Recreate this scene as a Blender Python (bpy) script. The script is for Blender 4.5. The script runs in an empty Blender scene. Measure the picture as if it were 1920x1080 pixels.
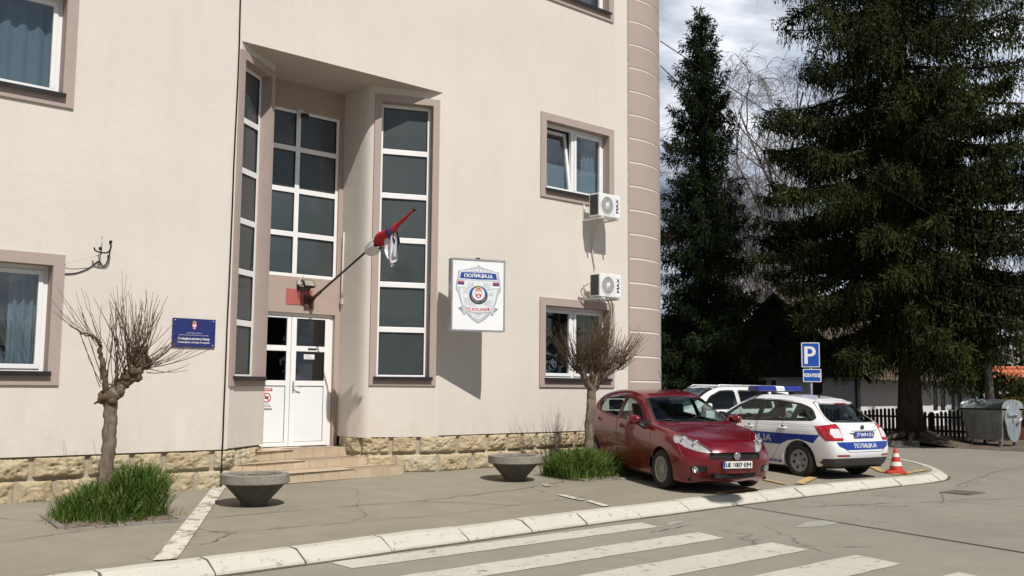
import bpy, bmesh, math, random
import numpy as np
from mathutils import Vector, Matrix, noise
from math import sin, cos, pi, radians, sqrt, atan2
random.seed(7)
SC = bpy.context.scene
COL = SC.collection

# ------------------------------------------------------------------ helpers
class MB:
    """collects faces, then links them as one mesh object"""
    def __init__(s):
        s.v = []; s.f = []; s.m = []; s.sm = []; s.T = None
    def pt(s, p):
        p = Vector(p)
        if s.T is not None: p = s.T @ p
        s.v.append(p[:]); return len(s.v) - 1
    def poly(s, pts, m=0, smooth=False):
        s.f.append([s.pt(p) for p in pts]); s.m.append(m); s.sm.append(smooth)
    def idx(s, ids, m=0, smooth=False):
        s.f.append(list(ids)); s.m.append(m); s.sm.append(smooth)
    def box(s, a, b, m=0):
        (x0, y0, z0), (x1, y1, z1) = a, b
        i = [s.pt(p) for p in ((x0,y0,z0),(x1,y0,z0),(x1,y1,z0),(x0,y1,z0),(x0,y0,z1),(x1,y0,z1),(x1,y1,z1),(x0,y1,z1))]
        for q in ((0,3,2,1),(4,5,6,7),(0,1,5,4),(1,2,6,5),(2,3,7,6),(3,0,4,7)):
            s.idx([i[k] for k in q], m)
    def prism(s, poly, d, m=0, m_side=None, smooth_side=False):
        """poly: list of 3D points (planar, counter-clockwise seen from the front), extruded by vector d (backwards)"""
        d = Vector(d); n = len(poly)
        a = [s.pt(p) for p in poly]; b = [s.pt(Vector(p) + d) for p in poly]
        s.idx(a, m); s.idx(b[::-1], m)
        for k in range(n):
            l = (k + 1) % n
            s.idx([a[l], a[k], b[k], b[l]], m if m_side is None else m_side, smooth_side)
    def lathe(s, prof, seg=24, m=0, smooth=True, axis='z', c=(0,0,0), close=False, a0=0, a1=2*pi):
        """prof: list of (r, h)"""
        c = Vector(c); full = abs(a1 - a0 - 2*pi) < 1e-6
        rings = []
        n = seg if full else seg + 1
        for r, h in prof:
            ring = []
            for k in range(n):
                a = a0 + (a1 - a0) * k / seg
                x, y = r*cos(a), r*sin(a)
                p = (x, y, h) if axis == 'z' else ((x, h, y) if axis == 'y' else (h, x, y))
                ring.append(s.pt(c + Vector(p)))
            rings.append(ring)
        flip = axis == 'y'
        for i in range(len(rings)-1):
            mm = m[i] if isinstance(m, (list, tuple)) else m
            for k in range(seg):
                l = (k+1) % n
                q = [rings[i][k], rings[i][l], rings[i+1][l], rings[i+1][k]]
                s.idx(q[::-1] if flip else q, mm, smooth)
        return rings
    def tube(s, path, rad, seg=8, m=0, smooth=True, cap=True, jit=0.0):
        P = [Vector(p) for p in path]; n = len(P)
        R = rad if isinstance(rad, (list, tuple)) else [rad]*n
        prev = None; rings = []
        for i in range(n):
            t = (P[min(i+1, n-1)] - P[max(i-1, 0)])
            if t.length < 1e-9: t = Vector((0,0,1))
            t.normalize()
            if prev is None:
                u = t.orthogonal().normalized()
            else:
                u = prev - t * prev.dot(t)
                u = u.normalized() if u.length > 1e-6 else t.orthogonal().normalized()
            prev = u; w = t.cross(u)
            rings.append([s.pt(P[i] + (u*cos(2*pi*k/seg) + w*sin(2*pi*k/seg)) * R[i] * (1 + (random.uniform(-jit, jit) if jit else 0))) for k in range(seg)])
        for i in range(n-1):
            for k in range(seg):
                l = (k+1) % seg
                s.idx([rings[i][k], rings[i][l], rings[i+1][l], rings[i+1][k]], m, smooth)
        if cap:
            s.idx(rings[0][::-1], m); s.idx(rings[-1], m)
    def add(s, vs, fs, m=0, smooth=False, T=None):
        o = len(s.v)
        for p in vs:
            s.pt(T @ Vector(p) if T is not None else p)
        for f in fs:
            s.f.append([o + k for k in f]); s.m.append(m); s.sm.append(smooth)
    def build(s, name, mats, parent=None, loc=None, bevel=0, seg=2):
        if not isinstance(mats, (list, tuple)): mats = [mats]
        me = bpy.data.meshes.new(name)
        me.from_pydata(s.v, [], s.f)
        for m in mats: me.materials.append(m)
        me.polygons.foreach_set('material_index', s.m)
        me.polygons.foreach_set('use_smooth', s.sm)
        me.update()
        o = bpy.data.objects.new(name, me); COL.objects.link(o)
        if parent is not None: o.parent = parent
        if loc is not None: o.location = loc
        if bevel:
            b = o.modifiers.new('edge', 'BEVEL'); b.width = bevel; b.segments = seg; b.limit_method = 'ANGLE'; b.angle_limit = radians(40)
        return o

def tag(o, label=None, cat=None, group=None, kind=None):
    if label: o['label'] = label
    if cat: o['category'] = cat
    if group: o['group'] = group
    if kind: o['kind'] = kind
    return o
def thing(name, label, cat, loc=(0,0,0), rz=0.0, group=None, rx=0.0, ry=0.0):
    o = bpy.data.objects.new(name, None); COL.objects.link(o)
    o.location = loc; o.rotation_euler = (rx, ry, rz); o.empty_display_size = .2
    return tag(o, label, cat, group)
def copy_tree(o, parent=None):
    c = o.copy(); COL.objects.link(c)
    if parent is not None: c.parent = parent
    for ch in [x for x in bpy.data.objects if x.parent == o]: copy_tree(ch, c)
    return c

_tc = {}
def text_geo(txt):
    """(verts, faces, width) of a string in the built-in font, 1 unit high capitals, flat"""
    if txt in _tc: return _tc[txt]
    cu = bpy.data.curves.new('lettering', 'FONT'); cu.body = txt; cu.size = 1.0; cu.resolution_u = 4
    o = bpy.data.objects.new('lettering', cu); COL.objects.link(o)
    bpy.context.view_layer.update()
    me = bpy.data.meshes.new_from_object(o.evaluated_get(bpy.context.evaluated_depsgraph_get()))
    vs = [tuple(v.co) for v in me.vertices]; fs = [tuple(p.vertices) for p in me.polygons]
    bpy.data.objects.remove(o); bpy.data.meshes.remove(me); bpy.data.curves.remove(cu)
    xs = [v[0] for v in vs] or [0]; ys = [v[1] for v in vs] or [0]
    x0, x1, h = min(xs), max(xs), 0.73
    vs = [((x-x0)/h, y/h, 0) for x, y, z in vs]
    _tc[txt] = (vs, fs, (x1-x0)/h); return _tc[txt]
def put_text(mb, txt, org, u, v, height, width=None, m=0, align='c', bold=0.0, warp=None):
    """lay lettering on a plane: org = anchor, u = reading direction, v = up (unit vectors)"""
    vs, fs, w = text_geo(txt); u = Vector(u); v = Vector(v); org = Vector(org)
    sx = (width / w) if width else height
    off = {'c': -.5, 'l': 0, 'r': -1}[align] * w * sx
    sh = [(0,0)] if not bold else [(0,0),(bold,0),(-bold,0),(0,bold*.6)]
    nrm = u.cross(v)
    for k, (dx, dy) in enumerate(sh):
        pts = []
        for x, y, z in vs:
            a, b = off + x*sx + dx, y*height + dy
            if warp: a, b = warp(a, b)
            pts.append(org + u*a + v*b + nrm*(0.00012*k))
        mb.add(pts, fs, m)

def rpoly(pts, r, seg=4):
    """round the corners of a 2D polygon (r scalar or list)"""
    out = []; n = len(pts)
    for i in range(n):
        p = Vector(pts[i]); a = Vector(pts[i-1]); b = Vector(pts[(i+1) % n])
        ri = r[i] if isinstance(r, (list, tuple)) else r
        if ri <= 0: out.append(tuple(p)); continue
        da, db = (a-p), (b-p)
        l = min(ri, da.length*.48, db.length*.48)
        pa, pb = p + da.normalized()*l, p + db.normalized()*l
        for k in range(seg+1):
            t = k/seg
            q = pa*(1-t)**2 + p*2*t*(1-t) + pb*t*t
            out.append(tuple(q))
    return out
def ellipse(cx, cy, rx, ry, n=24, a0=0, a1=2*pi):
    return [(cx + rx*cos(a0+(a1-a0)*k/n), cy + ry*sin(a0+(a1-a0)*k/n)) for k in range(n)]

# ------------------------------------------------------------------ materials
def newmat(name):
    m = bpy.data.materials.new(name); m.use_nodes = True
    nt = m.node_tree; nt.nodes.clear()
    return m, nt, nt.nodes, nt.links
class G:
    """tiny node-graph helper"""
    def __init__(s, name):
        s.mat, s.nt, s.N, s.L = newmat(name)
        s.out = s.N.new('ShaderNodeOutputMaterial')
    def n(s, t, **kw):
        x = s.N.new(t)
        for k, v in kw.items():
            if k in x.inputs.keys() if isinstance(k, str) else False: s.set(x.inputs[k], v)
            else: setattr(x, k, v)
        return x
    def set(s, sock, v):
        if isinstance(v, bpy.types.NodeSocket): s.L.new(v, sock)
        elif isinstance(v, (tuple, list)) and len(v) == 3 and sock.type == 'RGBA': sock.default_value = (*v, 1)
        else: sock.default_value = v
    def coords(s, kind='Object', scale=(1,1,1), rot=(0,0,0)):
        tc = s.N.new('ShaderNodeTexCoord'); mp = s.N.new('ShaderNodeMapping')
        mp.inputs['Scale'].default_value = scale; mp.inputs['Rotation'].default_value = rot
        s.L.new(tc.outputs[kind], mp.inputs['Vector']); return mp.outputs['Vector']
    def noise(s, vec, scale, detail=4, rough=.55, dist=0, out='Fac'):
        x = s.N.new('ShaderNodeTexNoise')
        x.inputs['Scale'].default_value = scale; x.inputs['Detail'].default_value = detail
        x.inputs['Roughness'].default_value = rough; x.inputs['Distortion'].default_value = dist
        s.L.new(vec, x.inputs['Vector']); return x.outputs[out]
    def ramp(s, fac, stops, interp='LINEAR'):
        r = s.N.new('ShaderNodeValToRGB'); cr = r.color_ramp; cr.interpolation = interp
        while len(cr.elements) < len(stops): cr.elements.new(.5)
        for e, (p, c) in zip(cr.elements, stops):
            e.position = p; e.color = (*c, 1) if isinstance(c, (tuple, list)) else (c, c, c, 1)
        s.L.new(fac, r.inputs['Fac']); return r.outputs['Color']
    def mix(s, fac, a, b, mode='MIX'):
        x = s.N.new('ShaderNodeMix'); x.data_type = 'RGBA'; x.blend_type = mode
        s.set(x.inputs[0], fac); s.set(x.inputs[6], a); s.set(x.inputs[7], b); return x.outputs[2]
    def math(s, op, a, b=0.0, c=None):
        x = s.N.new('ShaderNodeMath'); x.operation = op
        s.set(x.inputs[0], a); s.set(x.inputs[1], b)
        if c is not None: s.set(x.inputs[2], c)
        return x.outputs[0]
    def bump(s, h, strength=.3, dist=.01, normal=None):
        x = s.N.new('ShaderNodeBump'); x.inputs['Strength'].default_value = strength; x.inputs['Distance'].default_value = dist
        s.L.new(h, x.inputs['Height'])
        if normal is not None: s.L.new(normal, x.inputs['Normal'])
        return x.outputs['Normal']
    def pbr(s, col, rough=.6, metal=0.0, normal=None, **kw):
        p = s.N.new('ShaderNodeBsdfPrincipled')
        s.set(p.inputs['Base Color'], col); s.set(p.inputs['Roughness'], rough); s.set(p.inputs['Metallic'], metal)
        if normal is not None: s.L.new(normal, p.inputs['Normal'])
        for k, v in kw.items(): s.set(p.inputs[k.replace('_', ' ')], v)
        return p.outputs[0]
    def done(s, sh):
        s.L.new(sh, s.out.inputs['Surface']); return s.mat

def plain(name, col, rough=.55, metal=0.0, var=.12, scale=4.0, bump=0.0, bscale=60.0, bdist=.004, **kw):
    g = G(name); v = g.coords()
    n = g.noise(v, scale, 5, .6)
    lo = tuple(c*(1-var) for c in col); hi = tuple(min(1, c*(1+var)) for c in col)
    c = g.ramp(n, [(.3, lo), (.7, hi)])
    r = g.ramp(g.noise(v, scale*2.3, 3), [(.3, max(0, rough-.07)), (.7, min(1, rough+.07))])
    nm = g.bump(g.noise(v, bscale, 4, .6), bump, bdist) if bump else None
    return g.done(g.pbr(c, r, metal, nm, **kw))

def stucco(name, col, stain=.08, mould=0.0):
    g = G(name); v = g.coords()
    big = g.noise(v, .55, 5, .6); fine = g.noise(v, 9, 5, .65); st = g.noise(g.coords(scale=(2.2, 2.2, .22)), 1.6, 5, .65)
    c = g.ramp(big, [(.32, tuple(x*.955 for x in col)), (.68, tuple(min(1, x*1.03) for x in col))])
    c = g.mix(g.ramp(fine, [(.42, .0), (.75, .22)]), c, tuple(x*.93 for x in col))
    c = g.mix(g.math('MULTIPLY', g.ramp(st, [(.52, 0.), (.78, 1.)]), stain*2.2), c, tuple(x*f for x, f in zip(col, (.72, .70, .68))))
    sp = g.noise(v, 14, 2, .5); c = g.mix(g.ramp(sp, [(.74, 0.), (.78, .5)]), c, tuple(min(1, x*1.16) for x in col))
    spd = g.noise(g.coords(scale=(1, 1, 1.6)), 6.3, 3, .6); c = g.mix(g.ramp(spd, [(.72, 0.), (.76, .35)]), c, tuple(x*.72 for x in col))
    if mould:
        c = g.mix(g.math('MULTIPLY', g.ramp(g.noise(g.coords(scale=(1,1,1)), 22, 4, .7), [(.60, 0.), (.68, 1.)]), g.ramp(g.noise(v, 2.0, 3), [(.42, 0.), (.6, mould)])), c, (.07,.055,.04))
    sz = g.n('ShaderNodeSeparateXYZ'); g.L.new(v, sz.inputs[0])
    spl = g.math('MULTIPLY', g.ramp(g.math('MULTIPLY', sz.outputs[2], .25), [(.18, .55), (.42, 0.)]), g.ramp(g.noise(g.coords(scale=(1.5,1.5,.6)), 2.2, 6, .7), [(.40, 0.), (.72, 1.)]))
    c = g.mix(spl, c, tuple(x*f for x, f in zip(col, (.80, .76, .70))))
    h1 = g.noise(v, 5, 6, .7); h2 = g.noise(v, 55, 4, .7)
    nm = g.bump(h2, .22, .006, g.bump(h1, .24, .025))
    return g.done(g.pbr(c, .88, 0, nm, Specular_IOR_Level=.25))

def glassy(name, tint=(.8,.85,.85), rough=.015, ior=1.52, boost=1.0, extra=.0, wave=0.0):
    """window glass: what is behind it shows through, its surface mirrors the surroundings by Fresnel"""
    g = G(name)
    fr = g.n('ShaderNodeLayerWeight'); fr.inputs['Blend'].default_value = .5; f0 = ((ior-1)/(ior+1))**2
    if wave:
        v = g.coords(); nm = g.bump(g.noise(v, 1.7, 2), wave, .02)
    f = g.math('ADD', g.math('MULTIPLY', g.math('ADD', g.math('MULTIPLY', g.math('POWER', fr.outputs['Facing'], 5.0), 1-f0), f0), boost), extra)
    t = g.n('ShaderNodeBsdfTransparent'); t.inputs['Color'].default_value = (*tint, 1)
    gl = g.n('ShaderNodeBsdfGlossy'); gl.inputs['Roughness'].default_value = rough
    if wave: g.L.new(nm, gl.inputs['Normal'])
    mx = g.n('ShaderNodeMixShader'); g.L.new(f, mx.inputs[0]); g.L.new(t.outputs[0], mx.inputs[1]); g.L.new(gl.outputs[0], mx.inputs[2])
    return g.done(mx.outputs[0])

M = {}
M['wall'] = stucco('cream_stucco', (.655, .607, .550))
M['trim'] = stucco('brown_stucco', (.40, .325, .295), .05)
M['brown'] = stucco('brown_wall_paint', (.40, .315, .275), .05)
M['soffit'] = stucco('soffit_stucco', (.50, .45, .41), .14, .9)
M['pvc'] = plain('white_window_plastic', (.80, .80, .80), .32, 0, .03, 2)
M['pvc_panel'] = plain('white_door_panel', (.76, .78, .80), .28, 0, .02, 1.5)
M['sill'] = plain('dark_metal_sill', (.045, .042, .042), .38, .6, .2, 6)
M['gasket'] = plain('black_rubber', (.015, .015, .016), .6, 0, .2, 8)
M['glass'] = glassy('window_glass', (.55, .64, .68), .01, 1.55, 1.5, .12, .10)
M['glass_dark'] = glassy('dark_window_glass', (.30, .34, .36), .01, 1.5, 1.1, .05, .08)
def frosted():
    g = G('frosted_film_glass'); v = g.coords()
    c = g.ramp(g.noise(v, .9, 3), [(.3, (.036, .048, .050)), (.7, (.052, .066, .067))])
    return g.done(g.pbr(c, .42, 0, None, Specular_IOR_Level=.42, Coat_Weight=.8, Coat_Roughness=.02))
M['frost'] = frosted()
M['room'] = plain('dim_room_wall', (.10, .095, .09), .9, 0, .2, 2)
def curtain_mat():
    g = G('sheer_curtain'); v = g.coords()
    d = g.n('ShaderNodeBsdfDiffuse'); d.inputs['Color'].default_value = (.68, .74, .80, 1)
    t = g.n('ShaderNodeBsdfTranslucent'); t.inputs['Color'].default_value = (.6, .66, .7, 1)
    a = g.n('ShaderNodeBsdfTransparent')
    m1 = g.n('ShaderNodeMixShader'); m1.inputs[0].default_value = .35; g.L.new(d.outputs[0], m1.inputs[1]); g.L.new(t.outputs[0], m1.inputs[2])
    m2 = g.n('ShaderNodeMixShader'); m2.inputs[0].default_value = .25; g.L.new(m1.outputs[0], m2.inputs[1]); g.L.new(a.outputs[0], m2.inputs[2])
    return g.done(m2.outputs[0])
M['curtain'] = curtain_mat()

def stone_mat():
    g = G('rusticated_limestone'); v = g.coords()
    big = g.noise(v, 1.3, 3, .6); med = g.noise(v, 6, 6, .7, .6); fin = g.noise(v, 38, 5, .7)
    c = g.ramp(big, [(.3, (.37, .275, .155)), (.5, (.47, .38, .235)), (.7, (.47, .42, .32))])
    c = g.mix(g.ramp(med, [(.35, .0), (.7, .75)]), c, (.50, .435, .32))
    c = g.mix(g.ramp(fin, [(.3, .40), (.52, 0.)]), c, (.25, .19, .12))
    nm = g.bump(fin, .6, .012, g.bump(med, .7, .03))
    return g.done(g.pbr(c, .9, 0, nm, Specular_IOR_Level=.2))
M['stone'] = stone_mat()
M['mortar'] = plain('plinth_mortar', (.36, .31, .24), .95, 0, .25, 9, .4, 70)

def asphalt(name, base, dirt, crack_scale, crack_w, speck=.35, patch=None):
    g = G(name); v = g.coords()
    big = g.noise(v, .33, 6, .62); med = g.noise(v, 2.4, 5, .6); fin = g.noise(v, 120, 3, .8); gr = g.noise(v, 38, 4, .75)
    c = g.ramp(big, [(.3, tuple(x*.86 for x in base)), (.5, base), (.72, tuple(x*1.1 for x in base))])
    c = g.mix(g.ramp(med, [(.38, .45), (.62, 0.)]), c, dirt)
    st = g.noise(g.coords(scale=(.25, 2.2, 1)), 1.1, 5, .6)
    c = g.mix(g.ramp(st, [(.52, 0.), (.75, .3)]), c, tuple(x*1.18 for x in base))
    c = g.mix(g.ramp(fin, [(.36, speck), (.5, 0.)]), c, tuple(x*.45 for x in base))
    c = g.mix(g.ramp(gr, [(.60, 0.), (.78, .45)]), c, tuple(min(1, x*1.35) for x in base))
    vo = g.n('ShaderNodeTexVoronoi'); vo.feature = 'DISTANCE_TO_EDGE'; vo.inputs['Scale'].default_value = crack_scale
    wv = g.noise(v, 1.6, 6, .65, 0, 'Color')
    wp = g.n('ShaderNodeMix'); wp.data_type = 'RGBA'; wp.blend_type = 'ADD'; wp.inputs[0].default_value = .55
    g.L.new(v, wp.inputs[6]); g.L.new(wv, wp.inputs[7]); g.L.new(wp.outputs[2], vo.inputs['Vector'])
    msk = g.ramp(g.noise(v, .55, 3), [(.50, 0.), (.60, 1.)])
    cr = g.math('MULTIPLY', g.ramp(vo.outputs[0], [(0., 1.), (crack_w, 0.)]), msk)
    c = g.mix(g.math('MULTIPLY', cr, .75), c, tuple(x*.25 for x in base))
    oil = g.ramp(g.noise(v, .9, 3, .5), [(.66, 0.), (.80, .35)]); c = g.mix(oil, c, tuple(x*.62 for x in base))
    nm = g.bump(fin, .35, .004, g.bump(gr, .3, .006))
    return g.done(g.pbr(c, .9, 0, nm, Specular_IOR_Level=.25))
M['road'] = asphalt('worn_road_asphalt', (.262, .245, .205), (.222, .207, .172), .30, .006, .30)
M['pave'] = asphalt('old_pavement_asphalt', (.268, .243, .190), (.212, .191, .148), .36, .006, .42)

def worn_paint(name, col, under, wear=.5, scale=5, crack=True):
    g = G(name); v = g.coords()
    n = g.noise(v, scale, 6, .7); f = g.noise(v, 60, 3, .7)
    c = g.ramp(g.noise(v, 1.2, 3), [(.3, tuple(x*.9 for x in col)), (.7, col)])
    w = g.ramp(n, [(wear-.02, 1.), (wear+.05, 0.)])
    if crack:
        vo = g.n('ShaderNodeTexVoronoi'); vo.feature = 'DISTANCE_TO_EDGE'; vo.inputs['Scale'].default_value = 4.5
        wv = g.noise(v, 4, 4, .6, 0, 'Color'); wp = g.n('ShaderNodeMix'); wp.data_type = 'RGBA'; wp.blend_type = 'ADD'; wp.inputs[0].default_value = .3
        g.L.new(v, wp.inputs[6]); g.L.new(wv, wp.inputs[7]); g.L.new(wp.outputs[2], vo.inputs['Vector'])
        k = g.math('MULTIPLY', g.ramp(vo.outputs[0], [(0., 1.), (.018, 0.)]), g.ramp(g.noise(v, 1.1, 2), [(.45, 0.), (.55, .9)]))
        w = g.math('MAXIMUM', w, k)
    w = g.math('MAXIMUM', w, g.math('MULTIPLY', g.ramp(f, [(.33, 1.), (.42, 0.)]), .5))
    c = g.mix(w, c, under)
    return g.done(g.pbr(c, .85, 0, g.bump(f, .3, .003), Specular_IOR_Level=.25))
M['zebra'] = worn_paint('worn_white_road_paint', (.52, .50, .425), (.262, .245, .205), .38, 7)
M['kerb'] = worn_paint('painted_kerb_concrete', (.53, .51, .44), (.30, .275, .225), .36, 9, False)
M['yellow_line'] = worn_paint('worn_yellow_paint', (.55, .37, .13), (.268, .243, .19), .45, 6, False)
M['white_line'] = worn_paint('faded_white_line', (.60, .57, .49), (.268, .243, .19), .44, 6)
def concrete_mat(name, col):
    g = G(name); v = g.coords()
    n = g.noise(v, 4, 6, .7); f = g.noise(v, 45, 4, .75)
    c = g.ramp(n, [(.3, tuple(x*.62 for x in col)), (.55, col), (.75, tuple(x*1.15 for x in col))])
    c = g.mix(g.ramp(f, [(.36, .6), (.5, 0.)]), c, tuple(x*.4 for x in col))
    return g.done(g.pbr(c, .93, 0, g.bump(f, .6, .008), Specular_IOR_Level=.2))
M['concrete'] = concrete_mat('exposed_aggregate_concrete', (.27, .25, .215))
M['dark_concrete'] = concrete_mat('darker_concrete', (.12, .11, .095))  # darker concrete for the foot and underside of the planter bowls
M['soil'] = plain('dry_soil', (.15, .12, .085), .95, 0, .45, 12, .9, 30, .03)
M['earth'] = plain('bare_earth_verge', (.115, .092, .066), .95, 0, .4, 3, .8, 14, .05)
def tile_mat():
    g = G('beige_ceramic_step_tile'); v = g.coords()
    br = g.n('ShaderNodeTexBrick'); g.L.new(g.coords(rot=(0,0,0), scale=(1,1,1)), br.inputs['Vector'])
    n = g.noise(v, 3, 4, .6)
    c = g.ramp(n, [(.3, (.43, .33, .22)), (.7, (.54, .45, .33))])
    return g.done(g.pbr(c, .5, 0, g.bump(g.noise(v, 40, 3), .15, .003)))
M['tile'] = tile_mat()
M['grout'] = plain('tile_grout', (.30, .23, .165), .9, 0, .2, 9)
M['white_metal'] = plain('white_painted_metal', (.74, .75, .73), .42, 0, .05, 4)
M['ac_dark'] = plain('condenser_fins', (.05, .055, .055), .55, .3, .25, 40)
M['black'] = plain('black_plastic', (.02, .02, .021), .5, 0, .2, 9)
M['blackmetal'] = plain('black_painted_metal', (.025, .025, .027), .42, .3, .2, 9)
M['grey_metal'] = plain('galvanised_grey_metal', (.36, .37, .38), .45, .75, .14, 6)
M['alu'] = plain('aluminium_frame', (.55, .55, .56), .38, .8, .08, 5)
M['white'] = plain('white_sheet', (.80, .81, .83), .3, 0, .02, 2)
M['navy'] = plain('navy_enamel', (.022, .032, .15), .28, 0, .05, 2)
M['sign_blue'] = plain('blue_road_sign', (.012, .085, .42), .35, 0, .05, 2)
M['ink_white'] = plain('white_lettering', (.80, .80, .80), .45, 0, .02, 2)
M['ink_black'] = plain('black_lettering', (.015, .015, .015), .5, 0, .1, 2)
M['ink_red'] = plain('red_lettering', (.50, .03, .04), .45, 0, .05, 2)
M['ink_grey'] = plain('grey_lettering', (.30, .31, .33), .45, 0, .05, 2)
M['silver'] = plain('printed_silver', (.50, .53, .57), .4, 0, .12, 9)
M['silver_light'] = plain('printed_light_silver', (.70, .73, .77), .4, 0, .06, 9)
M['silver_dark'] = plain('printed_dark_silver', (.27, .30, .34), .4, 0, .1, 9)
M['gold'] = plain('printed_gold', (.62, .40, .08), .4, 0, .1, 9)
M['police_blue'] = plain('police_blue', (.012, .045, .27), .3, 0, .05, 2)
M['wire'] = plain('black_cable', (.02, .02, .02), .8, 0, .1, 5, Specular_IOR_Level=.1)
M['white_cable'] = plain('white_cable', (.55, .52, .48), .6, 0, .1, 5)
M['wood'] = plain('weathered_dark_wood', (.045, .032, .024), .75, 0, .35, 14, .5, 40)
M['red_wood'] = plain('red_stained_wood', (.13, .028, .018), .6, 0, .25, 9, .3, 40)
M['bark'] = None

# ------------------------------------------------------------------ camera
F_PX = 1856.15
def cam_setup():
    pitch, roll, yaw = radians(5.69793), radians(0.49713), radians(48.07662)
    fw = Vector((cos(yaw)*cos(pitch), sin(yaw)*cos(pitch), sin(pitch)))
    rt = Vector((sin(yaw), -cos(yaw), 0)); up = rt.cross(fw)
    r2 = rt*cos(roll) + up*sin(roll); u2 = up*cos(roll) - rt*sin(roll)
    cd = bpy.data.cameras.new('camera'); cd.sensor_width = 36; cd.lens = F_PX/1920*36; cd.clip_end = 3000; cd.clip_start = .1
    o = bpy.data.objects.new('camera', cd); COL.objects.link(o)
    m = Matrix((( r2.x, u2.x, -fw.x, 0), (r2.y, u2.y, -fw.y, -13.3), (r2.z, u2.z, -fw.z, 1.6), (0,0,0,1)))
    o.matrix_world = m
    SC.camera = o
cam_setup()
SC.render.resolution_x, SC.render.resolution_y = 1024, 576
SC.view_settings.view_transform = 'Standard'; SC.view_settings.look = 'None'
SC.view_settings.exposure = -0.06; SC.view_settings.gamma = 1
SC.cycles.max_bounces = 8; SC.cycles.transparent_max_bounces = 24
SC.cycles.sample_clamp_indirect = 6

# ------------------------------------------------------------------ light and sky
SUN_EL, SUN_AZ = 52.0, -104.0
def light():
    s = Vector((cos(radians(SUN_EL))*cos(radians(SUN_AZ)), cos(radians(SUN_EL))*sin(radians(SUN_AZ)), sin(radians(SUN_EL))))
    ld = bpy.data.lights.new('sun', 'SUN'); ld.energy = 4.9; ld.angle = radians(.5); ld.color = (1, .955, .89)
    o = bpy.data.objects.new('sun', ld); COL.objects.link(o); o.rotation_euler = s.to_track_quat('Z', 'Y').to_euler(); o.location = (0, 0, 40)
    w = bpy.data.worlds.new('World'); SC.world = w; w.use_nodes = True
    nt = w.node_tree; N, L = nt.nodes, nt.links; N.clear()
    out = N.new('ShaderNodeOutputWorld'); bg = N.new('ShaderNodeBackground'); bg.inputs['Strength'].default_value = .05
    sky = N.new('ShaderNodeTexSky'); sky.sky_type = 'NISHITA'; sky.sun_disc = False
    sky.sun_elevation = radians(SUN_EL); sky.sun_rotation = atan2(s.x, s.y); sky.altitude = 400; sky.dust_density = 1.2
    tc = N.new('ShaderNodeTexCoord'); sep = N.new('ShaderNodeSeparateXYZ'); L.new(tc.outputs['Generated'], sep.inputs[0])
    def mth(op, a, b):
        x = N.new('ShaderNodeMath'); x.operation = op
        for i, q in enumerate((a, b)):
            if isinstance(q, bpy.types.NodeSocket): L.new(q, x.inputs[i])
            else: x.inputs[i].default_value = q
        return x.outputs[0]
    zz = mth('ADD', mth('MAXIMUM', sep.outputs[2], 0.0), .22)
    cv = N.new('ShaderNodeCombineXYZ'); L.new(mth('DIVIDE', sep.outputs[0], zz), cv.inputs[0]); L.new(mth('DIVIDE', sep.outputs[1], zz), cv.inputs[1]); cv.inputs[2].default_value = 3.1
    def nz(scale, det, rough, dist=0.0):
        n = N.new('ShaderNodeTexNoise'); n.inputs['Scale'].default_value = scale; n.inputs['Detail'].default_value = det; n.inputs['Roughness'].default_value = rough; n.inputs['Distortion'].default_value = dist
        L.new(cv.outputs[0], n.inputs['Vector']); return n.outputs['Fac']
    def rp(f, stops):
        r = N.new('ShaderNodeValToRGB'); cr = r.color_ramp
        while len(cr.elements) < len(stops): cr.elements.new(.5)
        for e, (p, c) in zip(cr.elements, stops): e.position = p; e.color = (*c, 1) if isinstance(c, tuple) else (c, c, c, 1)
        L.new(f, r.inputs['Fac']); return r.outputs['Color']
    cover = mth('MULTIPLY', rp(nz(1.15, 8, .58, .3), [(.40, 0.), (.55, 1.)]), rp(sep.outputs[2], [(.42, 1.), (.72, .12)]))
    tone = rp(nz(1.9, 6, .6), [(.32, (5.0, 5.9, 7.6)), (.47, (9.8, 11.0, 13.2)), (.64, (20.0, 20.6, 21.8))])
    east = rp(sep.outputs[0], [(.05, .55), (.55, 1.25)])
    tm = N.new('ShaderNodeMix'); tm.data_type = 'RGBA'; tm.blend_type = 'MULTIPLY'; tm.inputs[0].default_value = 1.0
    L.new(tone, tm.inputs[6]); L.new(east, tm.inputs[7]); tone = tm.outputs[2]
    mx = N.new('ShaderNodeMix'); mx.data_type = 'RGBA'
    L.new(cover, mx.inputs[0]); L.new(sky.outputs[0], mx.inputs[6]); L.new(tone, mx.inputs[7])
    L.new(mx.outputs[2], bg.inputs['Color']); L.new(bg.outputs[0], out.inputs['Surface'])
light()
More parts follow.
